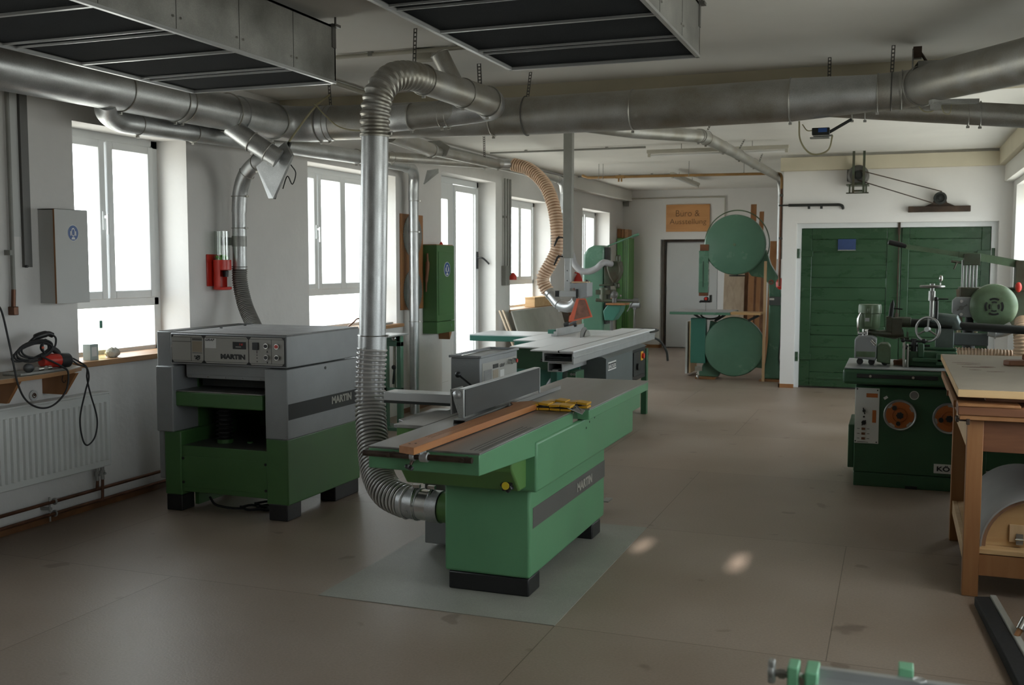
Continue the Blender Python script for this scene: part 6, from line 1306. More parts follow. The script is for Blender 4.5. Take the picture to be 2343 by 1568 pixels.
# green wall cabinet, saw blades on their board
GC = T('green_wall_cabinet', 'green wall cabinet with a round ear protection sign beside the open yard door', 'wall cabinet', (-4.78, 10.5, 0.82))
mb = MB(); mb.box(-4.866, -4.692, 10.252, 10.72, 0.952, 1.79); build(mb, 'body', M_LG and M_PG, GC, bevel=0.004)
mb = MB(); mb.box(-4.866, -4.690, 10.248, 10.722, 0.82, 0.948); build(mb, 'lower_drawer', M_PG, GC, bevel=0.004)
mb = MB(); mb.box(-4.692, -4.686, 10.29, 10.69, 1.02, 1.72); gdr = build(mb, 'door', M_PG, GC, bevel=0.003)
ear_sign(gdr, -4.686, 10.51, 1.525, 0.085, 0.082)
mb = MB(); mb.box(-4.86, -4.70, 10.26, 10.70, 1.79, 1.798); build(mb, 'top_board', M_BEECH, GC)
mb = MB(); mb.cyl((-4.75, 10.5, 1.798), (-4.75, 10.5, 1.83), 0.025, 0.008, n=12); build(mb, 'red_cap', M_RED, GC)
mb = MB(); mb.box(-4.69, -4.686, 10.62, 10.635, 0.88, 0.91); build(mb, 'key_plate', M_STEEL, GC)
mb = MB(); mb.tube(spline([(-4.80, 10.24, 1.70), (-4.795, 10.235, 1.60), (-4.80, 10.235, 1.50), (-4.815, 10.24, 1.38), (-4.82, 10.245, 1.28)], 6), [0.012] * 6 + [0.022] * 6 + [0.018] * 6 + [0.010] * 7, 10); tag(build(mb, 'hanging_glove', M_WALNUT), 'dark brown and blue glove hanging on the side of the green wall cabinet', 'glove')
mb = MB(); mb.slab([(-4.73, 10.66, 0.819), (-4.73, 10.74, 0.819), (-4.73, 10.68, 0.73)], (-0.136, 0, 0)); tag(build(mb, 'wooden_wedge', M_BEECH), 'small wooden bracket below the green wall cabinet', 'bracket')
mb = MB(); mb.box(-4.866, -4.850, 9.70, 10.24, 1.10, 2.11); tag(build(mb, 'blade_board', M_BEECH, bevel=0.003), 'plywood board on the wall carrying two circular saw blades', 'board')
for z, t in ((1.885, 'toothed circular saw blade, upper of two on the plywood wall board'), (1.30, 'toothed circular saw blade, lower of two on the plywood wall board')):
    mb = MB(); pts = []
    for i in range(96):
        a = 2 * PI * i / 96; rr_ = 0.232 if i % 2 else 0.218; pts.append((9.975 + rr_ * math.cos(a), z + rr_ * math.sin(a)))
    mb.prism(pts, 'x', -4.849, -4.845); sbl = tag(build(mb, 'circular_saw', M_ALUD, smooth=0), t, 'saw blade', 'saw blades on the wall board')
    mb = MB(); mb.cyl((-4.845, 9.975, z), (-4.838, 9.975, z), 0.022, n=16); build(mb, 'arbor_bolt', M_STEEL, sbl)
# clamp frame and radiator below the second window
CF = T('glue_press', 'green upright clamping frame with black star knobs below the second window', 'clamp frame', (-4.5, 8.85, 0.0))
for a in ((-4.60, -4.56, 8.80, 8.86, 0.0, 0.885), (-4.455, -4.41, 8.80, 8.86, 0.0, 0.90), (-4.60, -4.41, 8.80, 8.86, 0.80, 0.845), (-4.60, -4.41, 8.80, 8.86, 0.36, 0.40), (-4.50, -4.485, 8.81, 8.85, 0.4, 0.8)):
    mb = MB(); mb.box(*a); build(mb, 'frame_bar', M_BSG if a[0] != -4.50 else M_BEIGE, CF, bevel=0.003)
mb = MB(); mb.box(-4.60, -4.42, 8.80, 8.86, 0.845, 0.90); build(mb, 'jaw', M_BSG, CF, bevel=0.003)
for z, m in ((0.878, M_STEEL), (0.60, M_BLACK)):
    mb = MB(); mb.ball((-4.475, 8.78, z), 0.024, 14, 8, (1, 0.6, 1)); build(mb, 'clamp_knob', m, CF)
mb = MB(); mb.tube([(-4.475, 8.785, 0.58), (-4.478, 8.78, 0.48), (-4.482, 8.78, 0.44)], [0.008, 0.014, 0.012], 8); build(mb, 'lever', M_BLACK, CF)
mb = MB(); mb.box(-4.62, -4.38, 8.70, 8.96, 0.0, 0.03); build(mb, 'base', M_BSG, CF)
R2 = T('radiator', 'white ribbed radiator behind the green clamp frame below the second window', 'radiator', (-4.79, 9.0, 0.2))
mb = MB(); mb.box(-4.80, -4.76, 8.1, 9.15, 0.20, 0.80); build(mb, 'front_panel', M_RAD, R2, bevel=0.005)
mb = MB(); y = 8.13
while y < 9.11: mb.box(-4.762, -4.748, y, y + 0.025, 0.25, 0.75); y += 0.045
build(mb, 'ribs', M_RAD, R2)
mb = MB(); mb.box(-4.80, -4.755, 8.1, 9.15, 0.80, 0.812); mb.box(-4.866, -4.80, 8.3, 8.33, 0.3, 0.7); mb.box(-4.866, -4.80, 9.0, 9.03, 0.3, 0.7); build(mb, 'top_grille', M_RAD, R2)
mb = MB(); mb.box(-4.70, -4.42, 8.2, 9.0, 0.901, 0.915); ar = tag(build(mb, 'aluminium_rail', M_ALU, bevel=0.002), 'aluminium rail lying on the green clamp frame below the second window', 'rail')
SW = T('screw_clamp', 'small dark screw clamp lying on the second window board', 'clamp', (-4.90, 9.38, 0.965))
mb = MB(); mb.box(-4.93, -4.87, 9.22, 9.55, 0.966, 0.985); build(mb, 'bar', M_ALU, SW)
mb = MB(); mb.bar((-4.90, 9.25, 1.02), (-4.90, 9.42, 1.045), 0.015, 0.015); mb.cyl((-4.90, 9.40, 0.985), (-4.90, 9.40, 1.05), 0.010, n=8); build(mb, 'arm', M_BLACK, SW)
mb = MB(); mb.tube(spline([(-4.90, 8.62, 0.97), (-4.90, 8.76, 1.02), (-4.90, 8.86, 1.055), (-4.90, 8.98, 1.02), (-4.90, 9.10, 0.985)], 6), 0.008, 8); tag(build(mb, 'bent_wire', M_COPPER), 'bent brown wire hoop on the second window board behind the planer', 'wire')
mb = MB()
for k in range(3): mb.ball((-4.858, 10.07, 0.44 - 0.05 * k), 0.022, 12, 8, (0.5, 1, 1.1))
tag(build(mb, 'yellow_hook', M_YEL), 'small yellow wavy hook low on the wall beside the silver down pipe', 'hook')

# ---------------------------------------------------------------- spindle moulder at the right
SM = T('spindle_moulder', 'dark green spindle moulder with two orange-faced handwheels in front of the barn doors', 'woodworking machine', (0.17, 8.1, 0.0))
ys = 7.735
mb = MB(); mb.box(-0.252, 0.62, ys, 8.45, 0.10, 0.722); sb_ = build(mb, 'body', M_SG, SM, bevel=0.008, seg=3)
mb = MB(); mb.box(-0.250, 0.622, ys + 0.004, 8.45, 0.0, 0.098); build(mb, 'base', M_SG, SM, bevel=0.004)
mb = MB(); mb.box(0.10, 0.18, ys - 0.002, ys + 0.01, 0.0, 0.02); build(mb, 'pallet_slot', M_BLACK, SM)
mb = MB(); mb.box(-0.295, -0.252, 7.80, 8.35, 0.115, 0.43); build(mb, 'side_box', M_SG, SM, bevel=0.006)
mb = MB(); mb.box(-0.335, 0.80, 7.62, 8.42, 0.745, 0.852); ta = build(mb, 'table', M_SG, SM, bevel=0.022, seg=4)
mb = MB(); mb.box(-0.325, 0.79, 7.63, 8.41, 0.853, 0.862); build(mb, 'table_plate', M_GTAB, SM, bevel=0.003)
mb = MB(); mb.box(-0.24, 0.29, 7.606, 7.62, 0.795, 0.822); rl = build(mb, 'front_rail', M_BLACK, SM, bevel=0.002)
for x in (-0.15, 0.13):
    mb = MB(); mb.cyl((x, 7.606, 0.808), (x, 7.600, 0.808), 0.009, n=12); build(mb, 'screw', M_STEEL, rl)
mb = MB(); mb.box(-0.250, -0.086, ys - 0.006, ys, 0.310, 0.710); cp = build(mb, 'control_plate', M_WPLATE, SM, bevel=0.002)
def cpbox(x0, x1, z0, z1, m, nm, t=0.002): mb = MB(); mb.box(x0, x1, ys - 0.006 - t, ys - 0.006, z0, z1); return build(mb, nm, m, cp)
cpbox(-0.175, -0.098, 0.643, 0.672, M_ORANGE, 'orange_field', 0.001); cpbox(-0.132, -0.106, 0.462, 0.552, M_ORANGE, 'orange_field', 0.001)
for x, z in ((-0.237, 0.70), (-0.10, 0.695), (-0.243, 0.325), (-0.10, 0.322)):
    mb = MB(); mb.cyl((x, ys - 0.006, z), (x, ys - 0.009, z), 0.005, n=10); build(mb, 'screw', M_STRIPE, cp)
for z, r, rr_ in ((0.545, 0.011, 0.3), (0.460, 0.016, -0.7)):
    mb = MB(); mb.cyl((-0.188, ys - 0.006, z), (-0.188, ys - 0.018, z), r, n=16); mb.bar((-0.188 - 0.02 * math.sin(rr_), ys - 0.02, z + 0.024 * math.cos(rr_)), (-0.188 + 0.02 * math.sin(rr_), ys - 0.02, z - 0.024 * math.cos(rr_)), 0.008, 0.008); build(mb, 'rotary_switch', M_BLACK, cp)
mb = MB(); mb.cyl((-0.188, ys - 0.006, 0.502), (-0.188, ys - 0.010, 0.502), 0.007, n=10); build(mb, 'lamp', M_BLACK, cp)
for z in (0.415, 0.380, 0.345):
    cpbox(-0.202, -0.178, z - 0.008, z + 0.008, M_BEECHD, 'push_button', 0.006); cpbox(-0.232, -0.215, z - 0.002, z + 0.002, M_STRIPE2, 'legend', 0.0006); cpbox(-0.165, -0.148, z - 0.002, z + 0.002, M_STRIPE2, 'legend', 0.0006)
cpbox(-0.23, -0.155, 0.317, 0.321, M_STRIPE2, 'legend', 0.0006)
def handwheel(cx, cz, ang):
    mb = MB(); mb.lathe([(0.103, 0.0), (0.110, 0.004), (0.110, 0.020), (0.105, 0.026), (0.098, 0.022), (0.096, 0.016), (0.001, 0.016)], (cx, ys, cz), (0, -1, 0), 48); h = build(mb, 'handwheel', M_ALU, SM)
    mb = MB(); pts = []
    for i in range(72):
        a = 2 * PI * i / 72; k = (a - ang) % (2 * PI); cut = any(abs(((k - c + PI) % (2 * PI)) - PI) < 0.20 for c in (0.5, 2.4, 4.1, 5.5)); r_ = 0.080 if cut else 0.093; pts.append((cx + r_ * math.cos(a), cz + r_ * math.sin(a)))
    mb.prism(pts, 'y', ys - 0.024, ys - 0.015); f = build(mb, 'orange_face', M_ORANGE, h, smooth=30)
    mb = MB(); mb.torus((cx, ys - 0.024, cz), (0, 1, 0), 0.050, 0.004, 32, 6); mb.cyl((cx, ys - 0.024, cz), (cx, ys - 0.034, cz), 0.042, n=28); build(mb, 'hub_ring', M_ORANGE, h)
    mb = MB(); pts = [(cx + (0.026 if i % 2 else 0.021) * math.cos(i * PI / 7), cz + (0.026 if i % 2 else 0.021) * math.sin(i * PI / 7)) for i in range(14)]; mb.prism(pts, 'y', ys - 0.05, ys - 0.03); mb.cyl((cx + 0.055 * math.cos(ang + 2.3), ys - 0.02, cz + 0.07 * math.sin(ang + 2.3)), (cx + 0.055 * math.cos(ang + 2.3), ys - 0.055, cz + 0.07 * math.sin(ang + 2.3)), 0.016, n=14)
    mb.cyl((cx + 0.055 * math.cos(ang - 1.75), ys - 0.02, cz + 0.06 * math.sin(ang - 1.75)), (cx + 0.055 * math.cos(ang - 1.75), ys - 0.045, cz + 0.06 * math.sin(ang - 1.75)), 0.015, n=14); build(mb, 'grip', M_BLACK, h)
handwheel(0.052, 0.527, 0.0); handwheel(0.375, 0.520, 1.0)
mb = MB(); mb.cyl((0.143, ys, 0.670), (0.143, ys - 0.004, 0.670), 0.031, n=28); bd = build(mb, 'round_badge', M_WPLATE, SM)
mb = MB(); mb.cyl((0.143, ys - 0.004, 0.670), (0.143, ys - 0.005, 0.670), 0.026, n=28); mb.bar((0.13, ys - 0.006, 0.66), (0.156, ys - 0.006, 0.68), 0.004, 0.004); build(mb, 'badge_field', M_GREYC, bd)
mb = MB(); mb.obox((-0.045, ys - 0.003, 0.645), (0.028, 0.004, 0.018), (0, -0.6, 0)); build(mb, 'white_tag', M_WHITE, SM)
mb = MB(); mb.box(0.285, 0.485, ys - 0.005, ys, 0.127, 0.192); nb = build(mb, 'name_plate', M_WPLATE, SM)
lettering('KÖ', 'lettering', M_BLACK, nb, (0.305, ys - 0.0055, 0.142), '-y', 0.085, 0.042, bold=0.03)
# fence casting on the table
mb = MB(); mb.box(0.06, 0.075, 7.78, 8.20, 0.863, 1.02); mb.box(0.088, 0.10, 7.78, 8.20, 0.863, 1.0); build(mb, 'fence_plate', M_CHIP, SM, bevel=0.002)
mb = MB(); mb.box(0.10, 0.42, 7.85, 8.25, 0.863, 0.97); mb.box(0.12, 0.38, 7.80, 7.86, 0.90, 0.93); mb.cyl((0.10, 7.95, 0.985), (0.42, 7.95, 0.985), 0.012, n=10); mb.box(0.16, 0.20, 7.82, 7.88, 0.93, 1.03); mb.box(0.28, 0.34, 7.8, 7.9, 0.88, 0.96); build(mb, 'hood_casting', M_SG, SM, bevel=0.008)
mb = MB(); mb.cyl((0.06, 7.90, 1.045), (0.20, 7.88, 1.04), 0.008, n=8); mb.ball((0.06, 7.9, 1.045), 0.016, 10, 8); mb.ball((0.20, 7.88, 1.045), 0.018, 10, 8); mb.cyl((0.10, 7.90, 1.01), (0.24, 7.88, 1.012), 0.008, n=8); mb.cyl((0.135, 7.9, 0.97), (0.135, 7.9, 1.06), 0.022, n=12); mb.ball((0.075, 7.87, 1.0), 0.02, 10, 8); build(mb, 'clamp_levers', M_BLACK, SM)
mb = MB(); mb.box(0.0, 0.06, 7.90, 7.96, 0.865, 0.90); mb.cyl((0.0, 7.93, 0.88), (0.06, 7.93, 0.90), 0.014, n=10); build(mb, 'side_knob', M_BEECHD, SM)

# power feeder with its stand
PF = T('power_feeder', 'grey-green power feeder hanging over the spindle moulder table from a tube arm with handwheels', 'power feeder', (0.0, 7.95, 0.863))
mb = MB(); mb.lathe([(0.066, 0), (0.072, 0.008), (0.072, 0.11), (0.080, 0.115), (0.080, 0.165), (0.076, 0.178), (0.001, 0.180)], (-0.172, 7.92, 1.122), n=32); fm = build(mb, 'feed_motor', M_OLIVE, PF)
mb = MB(); mb.box(-0.205, -0.155, 7.835, 7.856, 1.14, 1.235); mb.cyl((-0.18, 7.84, 1.24), (-0.18, 7.84, 1.275), 0.008, n=8); tx = build(mb, 'terminal_cover', M_OLIVE, fm, bevel=0.004)
mb = MB(); mb.box(-0.200, -0.172, 7.831, 7.8355, 1.18, 1.205); build(mb, 'type_plate', M_ALU, fm)
mb = MB(); mb.tube(spline([(-0.235, 7.87, 1.24), (-0.25, 7.86, 1.20), (-0.25, 7.86, 1.13), (-0.245, 7.87, 1.105)], 5), 0.008, 8); mb.cyl((-0.25, 7.86, 1.09), (-0.19, 7.88, 1.094), 0.010, n=10); mb.cyl((-0.20, 7.92, 1.07), (-0.20, 7.92, 1.12), 0.022, n=14); build(mb, 'side_crank', M_STEEL, PF)
mb = MB(); mb.prism([(-0.268, 0.915), (-0.118, 0.900), (-0.118, 1.055), (-0.15, 1.075), (-0.24, 1.075), (-0.268, 1.05)], 'y', 7.80, 7.99); hdg = build(mb, 'gear_hood', M_PGREY, PF, bevel=0.008)
mb = MB(); mb.box(-0.255, -0.125, 7.796, 7.80, 0.925, 0.965); build(mb, 'hood_band', M_OLIVE, hdg)
mb = MB(); mb.cyl((-0.155, 7.795, 1.045), (-0.125, 7.78, 1.015), 0.009, n=8); build(mb, 'wing_screw', M_STEEL, hdg)
mb = MB(); mb.prism([(-0.115, 0.890), (-0.022, 0.873), (-0.022, 1.0), (-0.04, 1.022), (-0.09, 1.022), (-0.115, 1.0)], 'y', 7.83, 8.01); build(mb, 'roller_hood', M_OLIVE, PF, bevel=0.008)
for x in (-0.23, -0.15, -0.06):
    mb = MB(); mb.cyl((x, 7.86, 0.886), (x, 7.96, 0.886), 0.0225, n=24); build(mb, 'feed_roller', M_BLACK, PF)
mb = MB(); mb.tube([(-0.20, 7.95, 1.10), (-0.10, 7.99, 1.085), (0.0, 8.02, 1.08), (0.06, 8.03, 1.09)], [0.022, 0.024, 0.035, 0.03], 14); mb.box(-0.02, 0.05, 7.98, 8.06, 1.08, 1.20); mb.box(-0.06, -0.02, 7.98, 8.05, 1.10, 1.21); mb.cyl((0.0, 8.02, 1.17), (0.11, 8.02, 1.17), 0.038, n=18); mb.cyl((0.09, 8.0, 1.10), (0.09, 8.0, 1.04), 0.006, n=8); mb.cyl((0.04, 8.0, 1.055), (0.10, 8.0, 1.055), 0.010, n=8); build(mb, 'swivel_head', M_OLIVED, PF, bevel=0.004)
mb = MB(); mb.cyl((0.08, 8.02, 1.168), (0.90, 8.06, 1.125), 0.030, n=20); build(mb, 'tube_arm', M_STRIPE, PF)
mb = MB(); mb.tube([(-0.03, 8.02, 1.20), (-0.02, 8.02, 1.30), (-0.015, 8.02, 1.33)], [0.018, 0.016, 0.004], 10); mb.cyl((-0.01, 8.0, 1.27), (0.05, 8.0, 1.265), 0.006, n=8); build(mb, 'tilt_lever', M_STRIPE, PF)
mb = MB(); mb.tube([(0.20, 8.05, 1.155), (0.28, 8.05, 1.19), (0.40, 8.05, 1.18), (0.42, 8.05, 1.12)], [0.035, 0.055, 0.055, 0.05], 18); mb.box(0.28, 0.40, 8.0, 8.12, 0.99, 1.13); mb.cyl((0.34, 8.06, 0.86), (0.34, 8.06, 1.0), 0.045, n=18); build(mb, 'stand_column', mat('grey blue casting', (0.12, 0.16, 0.15), 0.4, 0.2, var=0.12, vscale=6), PF, bevel=0.006)
def wheel(name, c, axis, R, parent, m=M_CHROME):
    mb = MB(); mb.torus(c, axis, R, 0.009, 36, 8); c = Vector(c); ax = Vector(axis).normalized(); ref = Vector((0, 0, 1)) if abs(ax.z) < .9 else Vector((1, 0, 0)); u = ax.cross(ref).normalized(); w = ax.cross(u)
    for k in range(3):
        a = 2 * PI * k / 3 + 0.5; mb.cyl(c, c + (u * math.cos(a) + w * math.sin(a)) * R, 0.007, n=8)
    mb.cyl(c - ax * 0.012, c + ax * 0.02, 0.018, n=14); return build(mb, name, m, parent)
wheel('handwheel', (0.222, 7.90, 1.128), (-0.5, -1, 0.05), 0.086, PF)
wheel('handwheel', (0.245, 7.98, 1.432), (0, 0, 1), 0.078, PF)
mb = MB(); mb.cyl((0.245, 7.98, 1.19), (0.245, 7.98, 1.43), 0.014, n=12); mb.cyl((0.245, 7.98, 1.33), (0.245, 7.98, 1.40), 0.024, n=14); build(mb, 'lift_spindle', M_CHROME, PF)
mb = MB(); mb.cyl((0.30, 7.96, 1.435), (0.30, 7.96, 1.46), 0.006, n=8); mb.ball((0.30, 7.96, 1.49), 0.016, 12, 8, (0.8, 0.8, 1.5)); build(mb, 'crank_grip', M_STEEL, PF)
mb = MB(); mb.ball((0.27, 7.90, 1.345), 0.016, 10, 8); mb.cyl((0.27, 7.9, 1.345), (0.35, 7.92, 1.345), 0.005, n=8); mb.cyl((0.275, 7.93, 1.20), (0.275, 7.93, 1.33), 0.014, n=10); build(mb, 'clamp_lever', M_BLACK, PF)

# overhead router standing behind
RO = T('overhead_router', 'old green overhead router with round vented motor and long hand lever behind the workbench', 'router', (0.8, 8.75, 0.0))
kq = 8.65 / 7.9
def q(x, z, y=8.65): return (x * kq, y, 1.6 + (z - 1.6) * kq)
mb = MB(); mb.lathe([(0.150, 0), (0.166, 0.012), (0.170, 0.05), (0.166, 0.10), (0.150, 0.115), (0.110, 0.128), (0.001, 0.130)], (0.633 * kq, 8.60, 1.6 - 0.297 * kq), (0, -1, 0), 48); rm = build(mb, 'motor_bell', M_OLIVE, RO)
cx, cz = 0.633 * kq, 1.6 - 0.297 * kq
for r0, r1 in ((0.028, 0.040), (0.052, 0.066)):
    for k in range(4):
        a0 = k * PI / 2 + (0.25 if r0 < 0.05 else 0.22) + PI / 4; a1 = (k + 1) * PI / 2 - (0.25 if r0 < 0.05 else 0.22) + PI / 4; pts = []
        for i in range(9): a = a0 + (a1 - a0) * i / 8; pts.append((cx + r1 * math.cos(a), 8.4698, cz + r1 * math.sin(a)))
        for i in range(9): a = a1 + (a0 - a1) * i / 8; pts.append((cx + r0 * math.cos(a), 8.4698, cz + r0 * math.sin(a)))
        mb = MB(); mb.slab(pts, (0, -0.002, 0)); build(mb, 'vent_slot', M_BLACK, rm)
mb = MB(); mb.cyl((cx, 8.47, cz), (cx, 8.462, cz), 0.016, n=16); build(mb, 'centre_boss', M_OLIVE, rm)
mb = MB(); mb.tube([(cx, 8.60, cz), (cx, 8.95, cz)], [0.155, 0.15], 40); build(mb, 'motor_body', M_OLIVE, RO)
mb = MB(); a_ = q(0.372, 1.365); b_ = q(0.50, 1.225)
mb.prism([(a_[0], a_[2] - 0.03), (a_[0] + 0.03, a_[2]), (b_[0], a_[2]), (b_[0] + 0.01, b_[2]), (a_[0] + 0.03, b_[2]), (a_[0], b_[2] + 0.03)], 'y', 8.52, 8.62); bp_ = build(mb, 'terminal_box', M_PGREY, RO, bevel=0.006)
for z in (1.335, 1.245):
    mb = MB(); c_ = q(0.43, z); mb.cyl((c_[0], 8.52, c_[2]), (c_[0], 8.512, c_[2]), 0.012, n=10); build(mb, 'box_screw', M_STEEL, bp_)
mb = MB(); c_ = q(0.43, 1.29); mb.cyl((c_[0], 8.52, c_[2]), (c_[0], 8.50, c_[2]), 0.016, n=12); mb.bar((c_[0] - 0.03, 8.505, c_[2] - 0.02), (c_[0] + 0.04, 8.505, c_[2] + 0.025), 0.008, 0.01); build(mb, 'box_knob', M_STRIPE2, bp_)
mb = MB()
for dx in (-0.05, -0.028, -0.006, 0.016, 0.038): mb.cyl(q(0.487 + dx, 1.40), q(0.487 + dx, 1.62), 0.0085, n=12)
build(mb, 'guide_rods', M_ALUD, RO)
mb = MB(); lo, hi = q(0.44, 1.585), q(0.545, 1.665); mb.box(lo[0], hi[0], 8.58, 8.72, lo[2], hi[2]); mb.cyl((lo[0] - 0.02, 8.6, lo[2] + 0.02), (lo[0] - 0.09, 8.58, lo[2] + 0.03), 0.010, n=8); mb.cyl((lo[0] - 0.05, 8.58, lo[2] + 0.02), (lo[0] - 0.07, 8.56, lo[2] - 0.03), 0.006, n=8); build(mb, 'rod_head', M_OLIVED, RO, bevel=0.006)
mb = MB(); mb.bar(q(0.06, 1.716), q(0.43, 1.657), 0.03, 0.036); mb.bar(q(0.50, 1.650), q(0.82, 1.587), 0.045, 0.058); mb.bar(q(0.80, 1.591), q(1.05, 1.535), 0.045, 0.062); mb.bar(q(0.41, 1.66), q(0.52, 1.646), 0.05, 0.045); lev = build(mb, 'hand_lever', M_OLIVE, RO)
mb = MB(); mb.tube([q(-0.062, 1.752), q(-0.055, 1.750), q(0.02, 1.730), q(0.064, 1.717)], [0.010, 0.021, 0.022, 0.016], 14); build(mb, 'lever_grip', M_BLACK, lev)
mb = MB(); c0, c1 = q(0.50, 1.43), q(0.62, 1.40); mb.box(c0[0] - 0.09, c1[0] + 0.05, 8.56, 8.85, c1[2] - 0.08, c0[2]); build(mb, 'slide_casting', M_OLIVED, RO, bevel=0.01)
mb = MB(); c0 = q(0.66, 1.43); mb.box(c0[0], 1.22, 8.70, 8.98, 1.08, c0[2]); mb.box(1.0, 1.22, 8.72, 9.05, 0.0, 1.75); build(mb, 'neck_casting', M_OLIVED, RO, bevel=0.02)
mb = MB(); mb.box(0.84, 0.93, 8.60, 8.72, 1.39, 1.62); build(mb, 'lever_link', M_OLIVED, RO, bevel=0.006)
mb = MB(); mb.tube(spline([(0.46, 8.58, 1.16), (0.465, 8.56, 1.06), (0.51, 8.55, 0.995), (0.57, 8.56, 1.03), (0.585, 8.58, 1.14)], 6), 0.013, 10); build(mb, 'cream_lead', M_CABLE, RO)
mb = MB(); mb.cyl((0.535, 8.62, 0.92), (0.535, 8.62, 1.12), 0.045, n=20); mb.cyl((0.50, 8.60, 0.80), (0.50, 8.60, 0.95), 0.014, n=10); mb.cyl((0.535, 8.62, 1.1), (0.535, 8.62, 1.3), 0.03, n=14); build(mb, 'cutter_spindle', M_STRIPE, RO)
mb = MB(); mb.prism([(0.395 * kq, 1.40), (0.43 * kq, 1.40), (0.445 * kq, 1.10), (0.40 * kq, 1.02), (0.41 * kq, 1.2)], 'y', 8.57, 8.575); build(mb, 'hanging_sheet', M_BOARD, RO)
mb = MB(); mb.box(0.46, 1.15, 8.55, 9.15, 0.80, 0.86); mb.box(0.55, 1.1, 8.62, 9.1, 0.0, 0.80); build(mb, 'router_table', M_SG, RO, bevel=0.01)
mb = MB(); mb.ball((0.86, 8.55, 1.42), 0.03, 12, 8, (0.8, 0.6, 1.3)); tag(build(mb, 'red_hearing_muff', M_RED), 'bright red hearing protector hooked on the overhead router below its lever', 'ear muffs')
hh_ = ribbed(spline([(0.18, 8.50, 0.90), (0.45, 8.48, 0.915), (0.75, 8.47, 0.91), (1.0, 8.5, 0.90)], 10), 0.045, 0.022, 0.008, 20, 6); tag(build(hh_, 'tan_floor_hose', M_TAN, smooth=50), 'tan ribbed hose lying across behind the workbench board', 'hose')
hh_ = ribbed(spline([(0.885, 8.36, 0.88), (0.885, 8.36, 1.0), (0.885, 8.40, 1.10), (0.90, 8.48, 1.17)], 10), 0.060, 0.022, 0.010, 20, 6); o = tag(build(hh_, 'tan_riser_hose', M_TAN, smooth=50), 'tan ribbed hose rising at the right edge of the picture behind the workbench', 'hose')
mb = MB(); mb.tube(spline([(0.66, 8.40, 1.10), (0.70, 8.40, 1.09), (0.76, 8.40, 1.10), (0.815, 8.40, 1.13)], 6), 0.042, 18); mb.torus((0.70, 8.40, 1.09), X, 0.05, 0.005, 24, 6); tag(build(mb, 'pale_pipe_elbow', M_ALU), 'pale pipe elbow joined to the tan riser hose below the round router motor', 'pipe elbow')
mb = MB(); mb.box(0.42, 0.66, 8.42, 8.48, 0.98, 1.075); tag(build(mb, 'blue_grey_case', M_GREYPL, bevel=0.01), 'blue-grey motor case behind the power feeder stand', 'case')

# ---------------------------------------------------------------- workbench with board, half-round former, brooms
BN = T('workbench', 'old beech workbench with square legs and a low shelf at the right edge', 'workbench', (0.8, 5.9, 0.0))
for x0, x1, y0, y1 in ((0.338, 0.410, 5.31, 5.38), (0.330, 0.400, 6.36, 6.43), (1.17, 1.24, 5.31, 5.38), (1.17, 1.24, 6.36, 6.43)):
    mb = MB(); mb.box(x0, x1, y0, y1, 0.0, 0.860); build(mb, 'leg', M_BEECH, BN, bevel=0.003)
mb = MB(); mb.box(0.410, 1.17, 5.322, 5.345, 0.705, 0.855); build(mb, 'front_apron', M_BEECHD, BN, bevel=0.002)
mb = MB(); mb.box(0.345, 0.368, 5.38, 6.36, 0.70, 0.855); build(mb, 'side_apron', M_PINE, BN, bevel=0.002)
mb = MB(); mb.box(0.410, 1.17, 5.318, 5.350, 0.105, 0.208); build(mb, 'bottom_rail', M_BEECH, BN, bevel=0.002)
mb = MB(); mb.box(0.340, 0.365, 5.38, 6.36, 0.16, 0.235); build(mb, 'side_stretcher', M_PINE, BN, bevel=0.002)
mb = MB(); mb.box(0.366, 1.20, 5.315, 6.42, 0.212, 0.235); build(mb, 'shelf', M_PINEX, BN, bevel=0.002)
mb = MB(); mb.box(0.30, 1.255, 5.27, 6.62, 0.860, 0.882); build(mb, 'lower_board', M_BEECH, BN, bevel=0.003)
mb = MB(); mb.box(0.292, 1.255, 5.265, 6.64, 0.882, 0.925); build(mb, 'worktop', M_BEECHD, BN, bevel=0.004)
mb = MB(); mb.box(0.292, 0.56, 5.262, 5.40, 0.925, 0.937); mb.box(0.280, 0.300, 5.45, 6.9, 0.895, 0.93); build(mb, 'edge_strip', M_BEECH, BN, bevel=0.002)
mb = MB(); mb.box(0.29, 0.345, 5.275, 5.30, 0.852, 0.866); mb.box(0.285, 0.298, 5.28, 5.36, 0.846, 0.868); mb.box(0.33, 0.345, 5.262, 5.285, 0.838, 0.866); build(mb, 'bench_catch', M_DUST, BN, bevel=0.002)
mb = MB(); mb.cyl((0.288, 5.95, 0.905), (0.272, 5.95, 0.905), 0.015, n=12); build(mb, 'bench_dog', M_BEECHD, BN)
BD = T('loose_board', 'grey-topped wooden board with pale edges lying on the workbench', 'board', (0.77, 6.3, 0.940))
mb = MB(); mb.box(0.290, 1.25, 5.285, 7.30, 0.966, 1.002); build(mb, 'board', M_PINEX, BD, bevel=0.002)
mb = MB(); mb.box(0.293, 1.248, 5.288, 7.297, 1.002, 1.004); build(mb, 'top_face', M_BOARD, BD)
mb = MB(); mb.box(0.42, 1.2, 5.40, 5.48, 0.9375, 0.966); mb.box(0.42, 1.2, 6.5, 6.58, 0.926, 0.966); build(mb, 'bearer', M_BEECHD, BD, bevel=0.002)
M_GLUE = mat('dried brown glue', (0.13, 0.05, 0.025), 0.5)
random.seed(11)
mb = MB()
for k in range(9):
    x, y = 0.40 + 0.16 * random.random(), 6.15 + 0.55 * random.random(); L = 0.03 + 0.05 * random.random()
    mb.slab([(x - L, y - 0.006, 1.0041), (x, y - 0.016, 1.0041), (x + L, y, 1.0041), (x, y + 0.014, 1.0041)], (0, 0, 0.0006))
